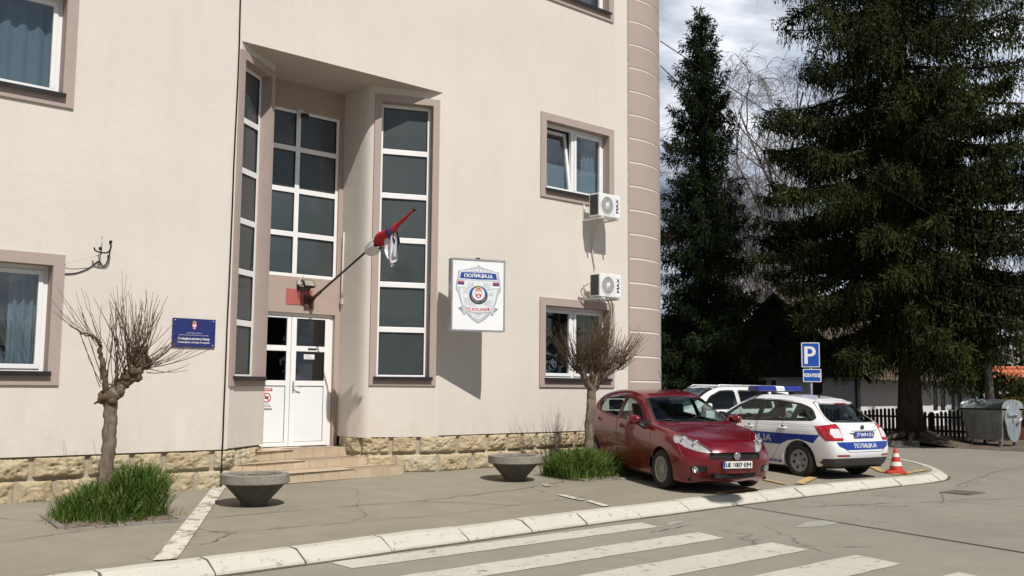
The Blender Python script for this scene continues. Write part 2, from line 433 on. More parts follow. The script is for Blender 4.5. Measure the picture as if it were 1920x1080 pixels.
# ------------------------------------------------------------------ ground
def zw(x):                                   # height of the pavement along the wall
    return min(max(.135 + .07*(x-5)/7.5, .10), .235)
def zp(x, y):                                # pavement falls from the wall to the kerb
    t = min(max((y + 4.15)/4.15, 0), 1.0)
    k = min(max((x - 15.0)/4.0, 0), 1)       # the parking pad past the corner is flatter
    return t * zw(x) * (1 - .55*k)
KERB = [(-14,-4.75),(-4,-4.6),(3.1,-4.45),(5.1,-4.41),(6.1,-4.34),(7.1,-4.32),(8.0,-4.27),(9.0,-4.22),(9.85,-4.19),(10.75,-4.19),(12.9,-4.14),(14.7,-4.14),(16.9,-4.22),(18.1,-4.30),(18.9,-4.27),(19.5,-4.10),(20.0,-3.85),(20.55,-3.42),(21.1,-2.88),(21.6,-2.2),(21.95,-1.4),(22.15,-.3),(22.25,1.5),(22.3,6),(22.3,26)]
def catmull(pts, n):
    out = []
    for i in range(len(pts)-1):
        p0 = Vector(pts[max(i-1,0)]); p1 = Vector(pts[i]); p2 = Vector(pts[i+1]); p3 = Vector(pts[min(i+2,len(pts)-1)])
        for k in range(n):
            t = k/n
            out.append(.5*((2*p1)+(p2-p0)*t+(2*p0-5*p1+4*p2-p3)*t*t+(3*p1-p0-3*p2+p3)*t**3))
    out.append(Vector(pts[-1])); return out
KP = catmull(KERB, 6)
ROADZ = -.12
def kerb_w(x, y):
    if y > -1.5: return .16
    return .33 - .06*min(max((x-14)/6, 0), 1)
def ground():
    mb = MB()
    xs = sorted(set([-900,-300,-120,-60,-30] + [i*2.0 for i in range(-10, 40)] + [100,160,300,600,1200])); ys = sorted(set([-900,-300,-120,-60] + [i*2.0 for i in range(-20, 30)] + [80,120,200,400,1200]))
    for i in range(len(xs)-1):
        for j in range(len(ys)-1):
            mb.poly([(xs[i],ys[j],ROADZ),(xs[i+1],ys[j],ROADZ),(xs[i+1],ys[j+1],ROADZ),(xs[i],ys[j+1],ROADZ)])
    tag(mb.build('road', M['road']), 'worn grey asphalt road with zebra crossing', 'road', kind='structure')
    # pavement sheet inside the kerb line
    mb = MB()
    rows = []
    for p in KP:
        if p.y < -1.2 and p.x < 20.8:
            q = [Vector((p.x, p.y)), ]
            x = p.x; tgt = 2.6
            n = 12
            xx = min(x, 20.5)
            rows.append([(x + (xx - x)*k/n, p.y + (tgt - p.y)*k/n) for k in range(n+1)])
    last = None
    for r in rows:
        ids = [mb.pt((x, y, zp(x, y))) for x, y in r]
        if last:
            for k in range(len(ids)-1): mb.idx([last[k], ids[k], ids[k+1], last[k+1]], 0, True)
        last = ids
    # the pad east of the building
    far = [p for p in KP if p.x >= 20.8 or p.y >= -1.2]
    far = [p for p in far if p.x > 20.4]
    last = [mb.pt((rows[-1][k][0], rows[-1][k][1], zp(*rows[-1][k]))) for k in range(13)]
    for p in far:
        n = 12; e = (15.5 if p.y > 2.6 else 20.5, max(p.y, 2.6))
        ids = [mb.pt((p.x + (e[0]-p.x)*k/n, p.y + (e[1]-p.y)*k/n, zp(p.x + (e[0]-p.x)*k/n, min(p.y + (e[1]-p.y)*k/n, 0)))) for k in range(n+1)]
        for k in range(n): mb.idx([last[k], ids[k], ids[k+1], last[k+1]], 0, True)
        last = ids
    tag(mb.build('pavement', M['pave']), 'patched asphalt pavement in front of the station', 'pavement', kind='structure')
    # repair strip with its own surface along the kerb, and cut lines
    # kerb blocks
    L = [0]
    for a, b in zip(KP, KP[1:]): L.append(L[-1] + (b-a).length)
    def at(s):
        s = min(max(s, 0), L[-1]-1e-6)
        for i in range(len(L)-1):
            if L[i+1] >= s:
                t = (s-L[i])/(L[i+1]-L[i]); p = KP[i].lerp(KP[i+1], t); d = (KP[i+1]-KP[i]).normalized(); return p, Vector((d.y, -d.x))
    mb = MB(); s = 0; rnd = random.Random(3)
    while s < L[-1]-.3:
        p0, _ = at(s)
        blk = rnd.uniform(.92, 1.08) if p0.x < 18.2 else rnd.uniform(.4, .6) if p0.x < 19.6 and p0.y < -3 else .9
        e = min(s + blk - .022, L[-1]); n = 5
        dz = rnd.uniform(-.007, .007); dd = rnd.uniform(-.012, .012); rows = []
        for k in range(n+1):
            q, nr = at(s + (e-s)*k/n); w = kerb_w(q.x, q.y); z = zp(q.x, q.y) + .012 + dz
            pr = [(-.012, z-.2), (-.012, z-.006), (.004, z), (w*.42+dd, z-.004), (w*.52+dd, z-.022), (w*.95+dd, ROADZ+.03), (w+dd, ROADZ-.02)]
            rows.append([mb.pt((q.x + nr.x*(o) + rnd.uniform(-.004,.004), q.y + nr.y*o + rnd.uniform(-.004,.004), zz + rnd.uniform(-.003,.003))) for o, zz in pr])
        for k in range(n):
            for j in range(len(pr)-1): mb.idx([rows[k][j], rows[k][j+1], rows[k+1][j+1], rows[k+1][j]], 0, False)
        mb.idx(rows[0][::-1]); mb.idx(rows[-1])
        s += blk
    tag(mb.build('kerb', M['kerb']), 'white painted concrete kerb blocks along the pavement', 'kerb', kind='structure')
    # bed of the kerb joints
    mb = MB()
    for i in range(len(KP)-1):
        a, b = KP[i], KP[i+1]; d = (b-a).normalized(); nr = Vector((d.y, -d.x)); w = kerb_w(a.x, a.y)
        mb.poly([(a.x, a.y, zp(a.x,a.y)-.025), (a.x+nr.x*w*.9, a.y+nr.y*w*.9, ROADZ+.012), (b.x+nr.x*w*.9, b.y+nr.y*w*.9, ROADZ+.012), (b.x, b.y, zp(b.x,b.y)-.025)])
        mb.poly([(a.x+nr.x*w*.9, a.y+nr.y*w*.9, ROADZ+.0095), (a.x+nr.x*(w+.05), a.y+nr.y*(w+.05), ROADZ+.0045), (b.x+nr.x*(w+.05), b.y+nr.y*(w+.05), ROADZ+.0045), (b.x+nr.x*w*.9, b.y+nr.y*w*.9, ROADZ+.0095)])
    tag(mb.build('gutter', M['earth']), 'dirt gathered along the kerb joints', 'gutter', kind='structure')
ground()

def sheet(mb, pts, dz, zf, n=1, m=0):
    """a thin marking laid over the ground: quad strip between two polylines"""
    a, b = pts
    for i in range(len(a)-1):
        mb.poly([(a[i][0], a[i][1], zf(*a[i])+dz), (a[i+1][0], a[i+1][1], zf(*a[i+1])+dz), (b[i+1][0], b[i+1][1], zf(*b[i+1])+dz), (b[i][0], b[i][1], zf(*b[i])+dz)], m)
road_z = lambda x, y: ROADZ
def markings():
    mb = MB()
    for y0, y1, xl, xr in ((-4.80,-5.21,5.28,9.80),(-5.80,-6.28,5.28,9.68),(-6.81,-7.36,5.28,9.70),(-7.85,-8.42,5.28,9.66),(-8.98,-9.48,5.28,9.52),(-10.0,-10.5,5.28,9.5)):
        n = 16
        a = [(xl+.03*sin(k*2.1)*(k in (0,n)) + (xr+.06-xl)*k/n, y0 + .008*sin(k*1.9)) for k in range(n+1)]
        b = [(xl + (xr-.05-xl)*k/n, y1 + .008*sin(k*2.7+1)) for k in range(n+1)]
        sheet(mb, (b, a), .005, road_z)
    tag(mb.build('zebra_crossing', M['zebra']), 'worn cream zebra crossing stripes on the road', 'road marking', kind='structure')
    mb = MB()
    n = 24
    a = [(6.33 - 2.62*k/n, .02 - 4.36*k/n) for k in range(n+1)]; b = [(x + .17 + .03*k/n, y - .06) for k, (x, y) in enumerate(a)]
    sheet(mb, (a, b), .014, zp)
    for (x0, y0), (x1, y1) in (((10.15,-3.0),(10.05,-3.55)),((10.1,-3.62),(9.95,-4.1)),((10.75,-2.05),(10.6,-2.3)),((11.6,-.5),(11.4,-.95))):
        sheet(mb, ([(x0,y0),(x1,y1)],[(x0+.11,y0),(x1+.13,y1)]), .014, zp)
    tag(mb.build('bay_line', M['white_line']), 'faded white parking bay lines on the pavement', 'road marking', kind='structure')
    mb = MB()
    def strip(p, q, w, n=8):
        p, q = Vector(p), Vector(q); d = (q-p).normalized(); nr = Vector((-d.y, d.x))*w/2
        a = [tuple(p.lerp(q, k/n)+nr) for k in range(n+1)]; b = [tuple(p.lerp(q, k/n)-nr) for k in range(n+1)]
        sheet(mb, (b, a), .019, zp)
    strip((12.5,-4.05),(13.7,-4.02),.13); strip((14.85,-4.0),(16.35,-3.45),.16); strip((18.0,-4.08),(19.6,-3.93),.15); strip((18.25,-3.75),(20.4,-2.0),.16)
    strip((14.6,-3.9),(15.55,-.6),.12)
    tag(mb.build('yellow_bay_line', M['yellow_line']), 'worn yellow parking bay lines', 'road marking', kind='structure')
    # cracks and seams: dark irregular lines
    mb = MB(); rnd = random.Random(11)
    def crack(pts, w, zf, dz=.006, seg=10, jit=.05):
        P = []
        for (x0,y0),(x1,y1) in zip(pts, pts[1:]):
            for k in range(seg): P.append((x0+(x1-x0)*k/seg + rnd.gauss(0,jit)*.5, y0+(y1-y0)*k/seg + rnd.gauss(0,jit)*.5))
        P.append(pts[-1])
        a, b = [], []
        for i, p in enumerate(P):
            q = P[min(i+1,len(P)-1)]; o = P[max(i-1,0)]; d = Vector((q[0]-o[0], q[1]-o[1])); d = d.normalized() if d.length > 0 else Vector((1,0))
            ww = w*rnd.uniform(.2, .95); a.append((p[0]-d.y*ww, p[1]+d.x*ww)); b.append((p[0]+d.y*ww, p[1]-d.x*ww))
        sheet(mb, (b, a), dz, zf)
    # pavement seams parallel to the kerb
    crack([(-4,-2.7),(3.0,-2.62),(4.2,-2.3),(5.9,-2.35),(8.1,-2.5),(9.7,-2.35),(11.3,-2.0)], .011, zp, .011)
    crack([(8.1,-2.5),(8.6,-3.0),(9.0,-3.45)], .011, zp, .011)
    crack([(4.9,-2.45),(4.75,-2.9),(4.95,-3.35),(4.5,-3.8),(4.1,-3.7),(3.85,-4.1)], .012, zp, .011, 6, .06)
    crack([(5.0,-3.3),(7.5,-3.55),(10.5,-3.3)], .008, zp, .011)
    crack([(4.2,-2.3),(3.4,-1.4),(3.1,-.6)], .008, zp, .011)
    crack([(11.3,-2.0),(11.7,-1.4),(11.9,-.3)], .009, zp, .011)
    # road cracks
    crack([(13.0,-5.2),(14.6,-5.75),(15.4,-6.2),(16.2,-6.25),(16.5,-6.6),(19,-7.2),(24,-8.0)], .014, road_z, .006)
    crack([(15.4,-6.2),(16.6,-5.6),(19.5,-5.0)], .008, road_z, .006)
    crack([(9.3,-5.45),(10.2,-5.38)], .011, road_z, .0065)
    crack([(18,-5.2),(22,-4.3),(26,-3.8)], .012, road_z, .006)
    crack([(14.0,-5.5),(14.1,-6.0),(14.5,-6.1)], .008, road_z, .006)
    for _ in range(9):
        x, y = rnd.uniform(13.2, 15.8), rnd.uniform(-6.4,-5.2); crack([(x,y),(x+rnd.uniform(-.3,.3), y+rnd.uniform(-.3,.3)),(x+rnd.uniform(-.5,.5), y+rnd.uniform(-.4,.4))], .006, road_z, .006, 4, .03)
    tag(mb.build('crack', plain('dark_crack_filling', (.105,.096,.082), .95, 0, .3, 9)), 'dark cracks and seams in the asphalt', 'crack', kind='structure')
    # repair patches of a slightly different asphalt
    mb = MB()
    def blob(c, rx, ry, zf, dz, rot=0):
        P = []
        for k in range(28):
            a = 2*pi*k/28; r = 1 + .12*sin(3*a+c[0]) + .08*sin(5*a+c[1])
            x, y = rx*r*cos(a), ry*r*sin(a); P.append((c[0]+x*cos(rot)-y*sin(rot), c[1]+x*sin(rot)+y*cos(rot)))
        mb.poly([(x, y, zf(x,y)+dz) for x, y in P])
    blob((11.6,-6.3), .45, .16, road_z, .004, .1); blob((13.9,-9.4), .5, .35, road_z, .004); blob((16.6,-7.3), .5, .3, road_z, .004, .4); blob((10.2,-5.1), .25, .06, road_z, .0045, .3)
    tag(mb.build('road_patch', plain('pale_repair_patch', (.31,.30,.265), .9, 0, .14, 14, .3, 90)), 'pale repair patches in the road', 'road patch', kind='structure')
    mb = MB(); mb.box((16.72,-6.02,ROADZ+.001),(17.35,-5.52,ROADZ+.014))
    for k in range(5): mb.box((16.78,-5.97+k*.09,ROADZ+.0145),(17.29,-5.93+k*.09,ROADZ+.019))
    tag(mb.build('manhole_cover', plain('rusty_iron_cover', (.16,.13,.105), .8, .3, .3, 12)), 'small rusty square manhole cover in the road', 'manhole cover')
markings()

# ------------------------------------------------------------------ the station building
station = thing('police_station', 'cream rendered three-storey station building with stone plinth and rounded corner', 'building')
Z_SOF = 6.67
HOLES = []       # facade holes (x0,x1,z0,z1)
def tiles(mb, T, u0, u1, z0, z1, holes, m=0, step=1.5):
    us = {u0, u1}; zs = {z0, z1}
    for h in holes:
        us.update((max(u0,min(u1,h[0])), max(u0,min(u1,h[1])))); zs.update((max(z0,min(z1,h[2])), max(z0,min(z1,h[3]))))
    us, zs = sorted(us), sorted(zs)
    for i in range(len(us)-1):
        for j in range(len(zs)-1):
            cu, cz = (us[i]+us[i+1])/2, (zs[j]+zs[j+1])/2
            if any(h[0] < cu < h[1] and h[2] < cz < h[3] for h in holes): continue
            mb.poly([T @ Vector(p) for p in ((us[i],0,zs[j]),(us[i+1],0,zs[j]),(us[i+1],0,zs[j+1]),(us[i],0,zs[j+1]))], m)
def frame_T(a, b):
    """local (u along wall seen from outside, depth into the wall, z) -> world"""
    a, b = Vector(a), Vector(b); u = (b-a).normalized()
    return Matrix(((u.x, -u.y, 0, a.x), (u.y, u.x, 0, a.y), (0, 0, 1, 0), (0,0,0,1)))
TF = Matrix.Identity(4)
A_R, B_R = (10.30, 0.0), (9.23, .48)
A_L, B_L = (6.52, 0.0), (7.41, .645)
TR, TL = frame_T(B_R, A_R), frame_T(A_L, B_L)

def ring(mb, u0, u1, z0, z1, w, d0, d1, m=0, wb=None):
    wb = w if wb is None else wb
    mb.box((u0,d0,z1-w),(u1,d1,z1),m); mb.box((u0,d0,z0),(u1,d1,z0+wb),m)
    mb.box((u0,d0,z0+wb),(u0+w,d1,z1-w),m); mb.box((u1-w,d0,z0+wb),(u1,d1,z1-w),m)

def window(T, u0, u1, z0, z1, kind, band=.145):
    """opening with a proud stucco surround; u0..z1 is the outside of the surround"""
    mb = MB(); mb.T = T
    ring(mb, u0, u1, z0, z1, band, -.028, .24)
    i0, i1, j0, j1 = u0+band, u1-band, z0+band, z1-band
    surround = mb
    fr = MB(); fr.T = T
    d = .15
    win = None
    if kind in ('office', 'office_tilt'):
        ring(fr, i0, i1, j0, j1, .055, d, d+.07, 0)
        mid = (i0+i1)/2
        fr.box((mid-.035, d, j0+.055), (mid+.035, d+.07, j1-.055))
        sash = []
        for s, (a, b) in enumerate(((i0+.055, mid-.035), (mid+.035, i1-.055))):
            tilt = kind == 'office_tilt' and s == 0
            if tilt: continue
            ring(fr, a+.004, b-.004, j0+.06, j1-.06, .058, d-.016, d+.05)
            sash.append((a+.062, b-.062))
        win = fr.build('window', M['pvc'], station, bevel=.004)
        if kind == 'office_tilt':
            a, b = i0+.055, mid-.035; h = j1-j0-.12
            sb = MB(); ring(sb, a+.004, b-.004, 0, h, .058, -.03, .03)
            so = sb.build('sash', M['pvc'], win, bevel=.004); so.matrix_local = Matrix.Translation((0, d+.02, j0+.06)) @ Matrix.Rotation(radians(-7.5), 4, 'X')
            gb = MB(); gb.poly([(a+.06,0,.055),(b-.06,0,.055),(b-.06,0,h-.055),(a+.06,0,h-.055)])
            go = gb.build('pane', M['glass'], so)
        for a, b in sash:
            g = MB(); g.T = T; g.poly([(a,d+.012,j0+.118),(b,d+.012,j0+.118),(b,d+.012,j1-.118),(a,d+.012,j1-.118)])
            g.build('pane', M['glass'], win)
        s = MB(); s.T = T; s.box((i0-.03, -.075, j0-.002), (i1+.03, d-.002, j0+.028)); s.box((i0-.03, -.08, j0-.03), (i1+.03, -.0745, j0+.026))
        s.build('sill', M['sill'], win)
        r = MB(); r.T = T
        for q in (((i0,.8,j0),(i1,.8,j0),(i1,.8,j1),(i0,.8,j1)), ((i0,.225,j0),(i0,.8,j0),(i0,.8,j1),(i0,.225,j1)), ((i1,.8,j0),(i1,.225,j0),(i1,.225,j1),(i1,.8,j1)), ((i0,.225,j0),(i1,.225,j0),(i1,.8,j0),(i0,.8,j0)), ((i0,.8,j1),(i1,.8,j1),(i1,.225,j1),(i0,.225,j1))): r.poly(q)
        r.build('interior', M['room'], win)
    else:                                        # tall narrow stair window, six frosted panes
        n = 6
        ring(fr, i0, i1, j0, j1, .06, d, d+.06)
        edges = [j0+.06 + (j1-j0-.12)*k/n for k in range(n+1)]
        for k in range(1, n): fr.box((i0+.06, d, edges[k]-.045), (i1-.06, d+.06, edges[k]+.045))
        win = fr.build('window', M['pvc'], station, bevel=.004)
        for k in range(n):
            g = MB(); g.T = T
            a, b = edges[k] + (.045 if k else 0), edges[k+1] - (.045 if k < n-1 else 0)
            tl = .006*sin(k*2.3+u0*5); tw = .005*sin(k*3.7+u1*3)
            g.poly([(i0+.06,d+.02-tl+tw,a),(i1-.06,d+.02-tl-tw,a),(i1-.06,d+.02+tl-tw,b),(i0+.06,d+.02+tl+tw,b)])
            g.build('pane', M['frost'], win)
        gk = MB(); gk.T = T
        for k in range(n):
            a, b = edges[k] + (.045 if k else 0), edges[k+1] - (.045 if k < n-1 else 0)
            ring(gk, i0+.06, i1-.06, a, b, .012, d+.004, d+.019)
        gk.build('gasket', M['gasket'], win)
        s = MB(); s.T = T; s.box((i0-.05, -.075, j0-.002), (i1+.05, d-.002, j0+.03)); s.box((i0-.05, -.08, j0-.032), (i1+.05, -.0745, j0+.028))
        s.build('sill', M['sill'], win)
    surround.build('surround', M['trim'], win)
    return win, (i0, i1, j0, j1, d)

def curtain(win, T, i, a, b, z0, z1, depth, waves, mat='curtain', scallop=0.0):
    i0, i1, j0, j1, d = i
    mb = MB(); mb.T = T; n = 60; last = None
    for k in range(n+1):
        u = a + (b-a)*k/n; dd = d + depth + .025*sin(2*pi*waves*k/n) + .008*sin(2*pi*waves*2.7*k/n)
        zb = z0 + scallop*abs(sin(pi*waves*k/n*.5))
        ids = [mb.pt((u, dd, zb)), mb.pt((u, dd, z1))]
        if last: mb.idx([last[0], ids[0], ids[1], last[1]], 0, True)
        last = ids
    mb.build('curtain', M[mat], win)

WX0, WX1 = 12.63, 14.67
w1, i1_ = window(TF, WX0, WX1, 5.17, 6.80, 'office_tilt'); curtain(w1, TF, i1_, 12.8, 14.5, 5.3, 5.92, .14, 9, scallop=.10); curtain(w1, TF, i1_, 14.05, 14.5, 5.3, 6.65, .16, 4)
w2, i2_ = window(TF, WX0, WX1, 1.60, 3.27, 'office'); curtain(w2, TF, i2_, 12.80, 13.12, 1.75, 3.1, .2, 3)
w3, i3_ = window(TF, 2.15, 4.18, 5.17, 6.80, 'office'); curtain(w3, TF, i3_, 2.3, 4.03, 5.3, 6.65, .15, 9)
w4, i4_ = window(TF, 2.15, 4.18, 1.57, 3.24, 'office'); curtain(w4, TF, i4_, 3.62, 4.03, 1.7, 3.1, .18, 4)
w5, i5_ = window(TF, WX0, WX1, 9.05, 10.68, 'office')
w6, i6_ = window(TF, 2.15, 4.18, 9.05, 10.68, 'office')
HOLES += [(WX0,WX1,5.17,6.80),(WX0,WX1,1.60,3.27),(2.15,4.18,5.17,6.80),(2.15,4.18,1.57,3.24),(WX0,WX1,9.05,10.68),(2.15,4.18,9.05,10.68)]
w7, _ = window(TR, -.01, 1.115, 1.605, 6.53, 'stair', .115)
w8, _ = window(TL, -.02, 1.085, 1.575, 6.54, 'stair', .115)
# rounded reveal on the inner end of each bay
X_TOP, XL_END, XR_END = 12.4, -8.0, 15.14
def rendered_walls():
    mb = MB()
    tiles(mb, TF, XL_END, A_L[0], .68, X_TOP, HOLES)
    tiles(mb, TF, A_L[0], A_R[0], Z_SOF, X_TOP, HOLES)
    tiles(mb, TF, A_R[0], XR_END, .775, X_TOP, HOLES)
    # underside of the render where it oversails the plinth
    for x0, x1, z in ((XL_END, A_L[0], .68), (A_R[0], XR_END, .775)):
        mb.poly([(x0,0,z),(x0,.09,z),(x1,.09,z),(x1,0,z)])
    # splays and rounded corners of the entrance recess
    LR = (TR.to_3x3() @ Vector((1,0,0))); lenR = (Vector(A_R)-Vector(B_R)).length; lenL = (Vector(B_L)-Vector(A_L)).length
    tiles(mb, TR, 0, lenR, .755, Z_SOF, [(-.01,1.115,1.605,6.53)])
    tiles(mb, TL, 0, lenL, .69, Z_SOF, [(-.02,1.085,1.575,6.54)])
    for path, zb in (([B_R,(9.185,.515),(9.155,.57),(9.137,.65),(9.13,.76),(9.13,1.0),(9.13,1.30)], .745), ([B_L,(7.435,.675),(7.452,.72),(7.46,.80),(7.463,.95),(7.463,1.30)], .69)):
        last = None
        for x, y in path:
            ids = [mb.pt((x,y,zb)), mb.pt((x,y,Z_SOF))]
            if last:
                q = [last[0], ids[0], ids[1], last[1]]
                mb.idx(q if path[0] == B_L else q[::-1], 0, True)
            last = ids
    # hidden flanks, back and flat roof
    mb.poly([(XL_END,0,-.2),(XL_END,0,X_TOP),(XL_END,13,X_TOP),(XL_END,13,-.2)]); mb.poly([(16.99,1.4,-.2),(16.99,13,-.2),(16.99,13,X_TOP),(16.99,1.4,X_TOP)])
    mb.poly([(XL_END,13,-.2),(XL_END,13,X_TOP),(17.1,13,X_TOP),(17.1,13,-.2)]); mb.poly([(XL_END,0,X_TOP),(17.1,1.7,X_TOP),(17.1,13,X_TOP),(XL_END,13,X_TOP)])
    mb.build('wall', M['wall'], station)
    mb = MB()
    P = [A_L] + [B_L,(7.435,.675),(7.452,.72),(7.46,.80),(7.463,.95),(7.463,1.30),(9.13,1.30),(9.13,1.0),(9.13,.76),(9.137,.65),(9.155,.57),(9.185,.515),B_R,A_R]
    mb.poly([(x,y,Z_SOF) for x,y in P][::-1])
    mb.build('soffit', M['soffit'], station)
    # back wall of the recess, painted brown, with openings for door and stair window
    mb = MB(); YB = 1.28
    T = Matrix.Translation((0, YB, 0)); tiles(mb, T, 7.40, 9.13, .4, Z_SOF, [(7.49,9.035,.4,2.79),(7.49,9.045,3.39,6.215)])
    for x0,x1,z0,z1,d in ((7.49,9.035,.4,2.79,.085),(7.49,9.045,3.39,6.215,.06)):
        mb.poly([(x1,YB,z0),(x1,YB+d,z0),(x1,YB+d,z1),(x1,YB,z1)][::-1]); mb.poly([(x0,YB,z0),(x0,YB+d,z0),(x0,YB+d,z1),(x0,YB,z1)])
        mb.poly([(x0,YB,z1),(x0,YB+d,z1),(x1,YB+d,z1),(x1,YB,z1)]); mb.poly([(x0,YB,z0),(x1,YB,z0),(x1,YB+d,z0),(x0,YB+d,z0)])
    mb.build('recess_wall', M['brown'], station)
    # stair window over the door: 2 x 4 panes
    fr = MB(); d = YB+.03; x0,x1,z0,z1 = 7.49,9.045,3.39,6.215
    ring(fr, x0,x1,z0,z1,.055,d,d+.06)
    fr.box((8.205,d,z0+.055),(8.29,d+.06,z1-.055))
    zs = [z0+.055, 4.06, 4.80, 5.51, z1-.055]
    for z in zs[1:-1]:
        fr.box((x0+.055,d,z),(8.205,d+.06,z+.085)); fr.box((8.29,d,z),(x1-.055,d+.06,z+.085))
    win = fr.build('window', M['pvc'], station, bevel=.004)
    gk = MB()
    for k in range(4):
        a, b = zs[k] + (.085 if k else 0), zs[k+1]
        for q0, q1 in ((x0+.055,8.205),(8.29,x1-.055)):
            g = MB(); tl = .005*sin(k*2.9+q0*7); g.poly([(q0,d+.027-tl,a),(q1,d+.027-tl,a),(q1,d+.027+tl,b),(q0,d+.027+tl,b)]); g.build('pane', M['frost'], win)
            ring(gk, q0,q1,a,b,.011,d+.008,d+.024)
    gk.build('gasket', M['gasket'], win)
rendered_walls()

def door():
    y = 1.345; x0, x1, z0, z1 = 7.49, 9.035, .585, 2.79
    fr = MB(); fr.box((x0,y,z1-.06),(x1,y+.08,z1)); fr.box((x0,y,z0),(x0+.05,y+.08,z1-.06)); fr.box((x1-.055,y,z0),(x1,y+.08,z1-.06))
    dr = fr.build('door', M['pvc'], station, bevel=.004)
    for a, b, nm in ((x0+.052, 8.235, 'side_leaf'), (8.245, x1-.057, 'leaf')):
        lf = MB(); f = y-.012; st = .075 if nm == 'side_leaf' else .095
        lf.box((a,f,z0+.012),(a+st,f+.06,z1-.065)); lf.box((b-st,f,z0+.012),(b,f+.06,z1-.065))
        for q0, q1 in ((z0+.012,.665),(1.585,1.67),(2.155,2.245),(2.70,z1-.065)): lf.box((a+st,f,q0),(b-st,f+.06,q1))
        o = lf.build(nm, M['pvc'], dr, bevel=.005)
        pn = MB(); pn.box((a+st+.006,f+.016,.671),(b-st-.006,f+.04,1.579)); pn.build('panel', M['pvc_panel'], o, bevel=.003)
        g2 = MB(); ring(g2, a+st, b-st, .665, 1.585, .006, f+.014, f+.05)
        for q0, q1 in ((1.67,2.155),(2.245,2.70)):
            g = MB(); g.poly([(a+st,f+.03,q0),(b-st,f+.03,q0),(b-st,f+.03,q1),(a+st,f+.03,q1)]); g.build('pane', M['glass_dark'], o)
            ring(g2, a+st, b-st, q0, q1, .010, f+.012, f+.029)
        g2.build('gasket', M['gasket'], o)
    h = MB(); h.box((8.283,y-.018,1.47),(8.312,y-.0125,1.66)); h.tube([(8.297,y-.016,1.585),(8.297,y-.06,1.585),(8.33,y-.066,1.583),(8.42,y-.066,1.565)], .011, 8)
    h.tube([(8.297,y-.016,1.515),(8.297,y-.026,1.515)], .011, 8)
    h.build('handle', M['alu'], dr)
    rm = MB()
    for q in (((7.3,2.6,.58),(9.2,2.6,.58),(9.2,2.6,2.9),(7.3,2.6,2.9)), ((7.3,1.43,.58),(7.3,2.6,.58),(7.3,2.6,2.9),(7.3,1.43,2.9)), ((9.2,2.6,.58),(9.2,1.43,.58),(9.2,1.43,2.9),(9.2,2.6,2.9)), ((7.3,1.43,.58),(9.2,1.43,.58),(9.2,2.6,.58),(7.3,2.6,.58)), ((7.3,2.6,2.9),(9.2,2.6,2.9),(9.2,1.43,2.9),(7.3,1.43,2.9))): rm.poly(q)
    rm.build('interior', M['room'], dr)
    # notices
    n = MB(); n.box((8.56,y-.0175,2.185),(8.72,y-.0125,2.215)); tag(n.build('door_plate', M['ink_black'], None), 'small dark name plate on the upper door rail', 'name plate')
    n = MB(); n.box((8.50,y+.012,2.03),(8.70,y+.0165,2.11)); 
    for k in range(3): n.box((8.52,y+.0105,2.045+k*.02),(8.68-.03*k,y+.0115,2.052+k*.02),1)
    tag(n.build('paper_notice', [M['white'], M['ink_grey']], None), 'small white paper notice stuck inside the door glass', 'notice')
    t = thing('warning_notice', 'white notice with red header and prohibition circle on the side door panel', 'notice', (7.82, y-.016, 1.22))
    b = MB(); b.box((-.11,-.003,0),(.11,.0,.33)); b.build('board', M['white'], t)
    g = MB(); g.box((-.10,-.0045,.275),(.10,-.0032,.322),0)
    for k in range(20):
        a0, a1 = 2*pi*k/20, 2*pi*(k+1)/20
        g.poly([(.08*cos(a0),-.0042,.17+.08*sin(a0)),(.08*cos(a1),-.0042,.17+.08*sin(a1)),(.062*cos(a1),-.0042,.17+.062*sin(a1)),(.062*cos(a0),-.0042,.17+.062*sin(a0))][::-1], 0)
    g.poly([(-.055,-.0046,.215),(-.043,-.0046,.227),(.055,-.0046,.125),(.043,-.0046,.113)][::-1],0)
    g.poly([(-.035,-.0040,.15),(.02,-.0040,.15),(.045,-.0040,.185),(-.02,-.0040,.20)],1)
    for k in range(3): g.box((-.085+.01*k,-.0045,.02+k*.022),(.085-.01*k,-.0032,.029+k*.022),2 if k else 0)
    for k in range(6): g.box((-.075+k*.026,-.006,.29),(-.058+k*.026,-.0047,.308),3)
    g.build('print', [M['ink_red'], M['ink_black'], M['ink_grey'], M['white']], t)
door()

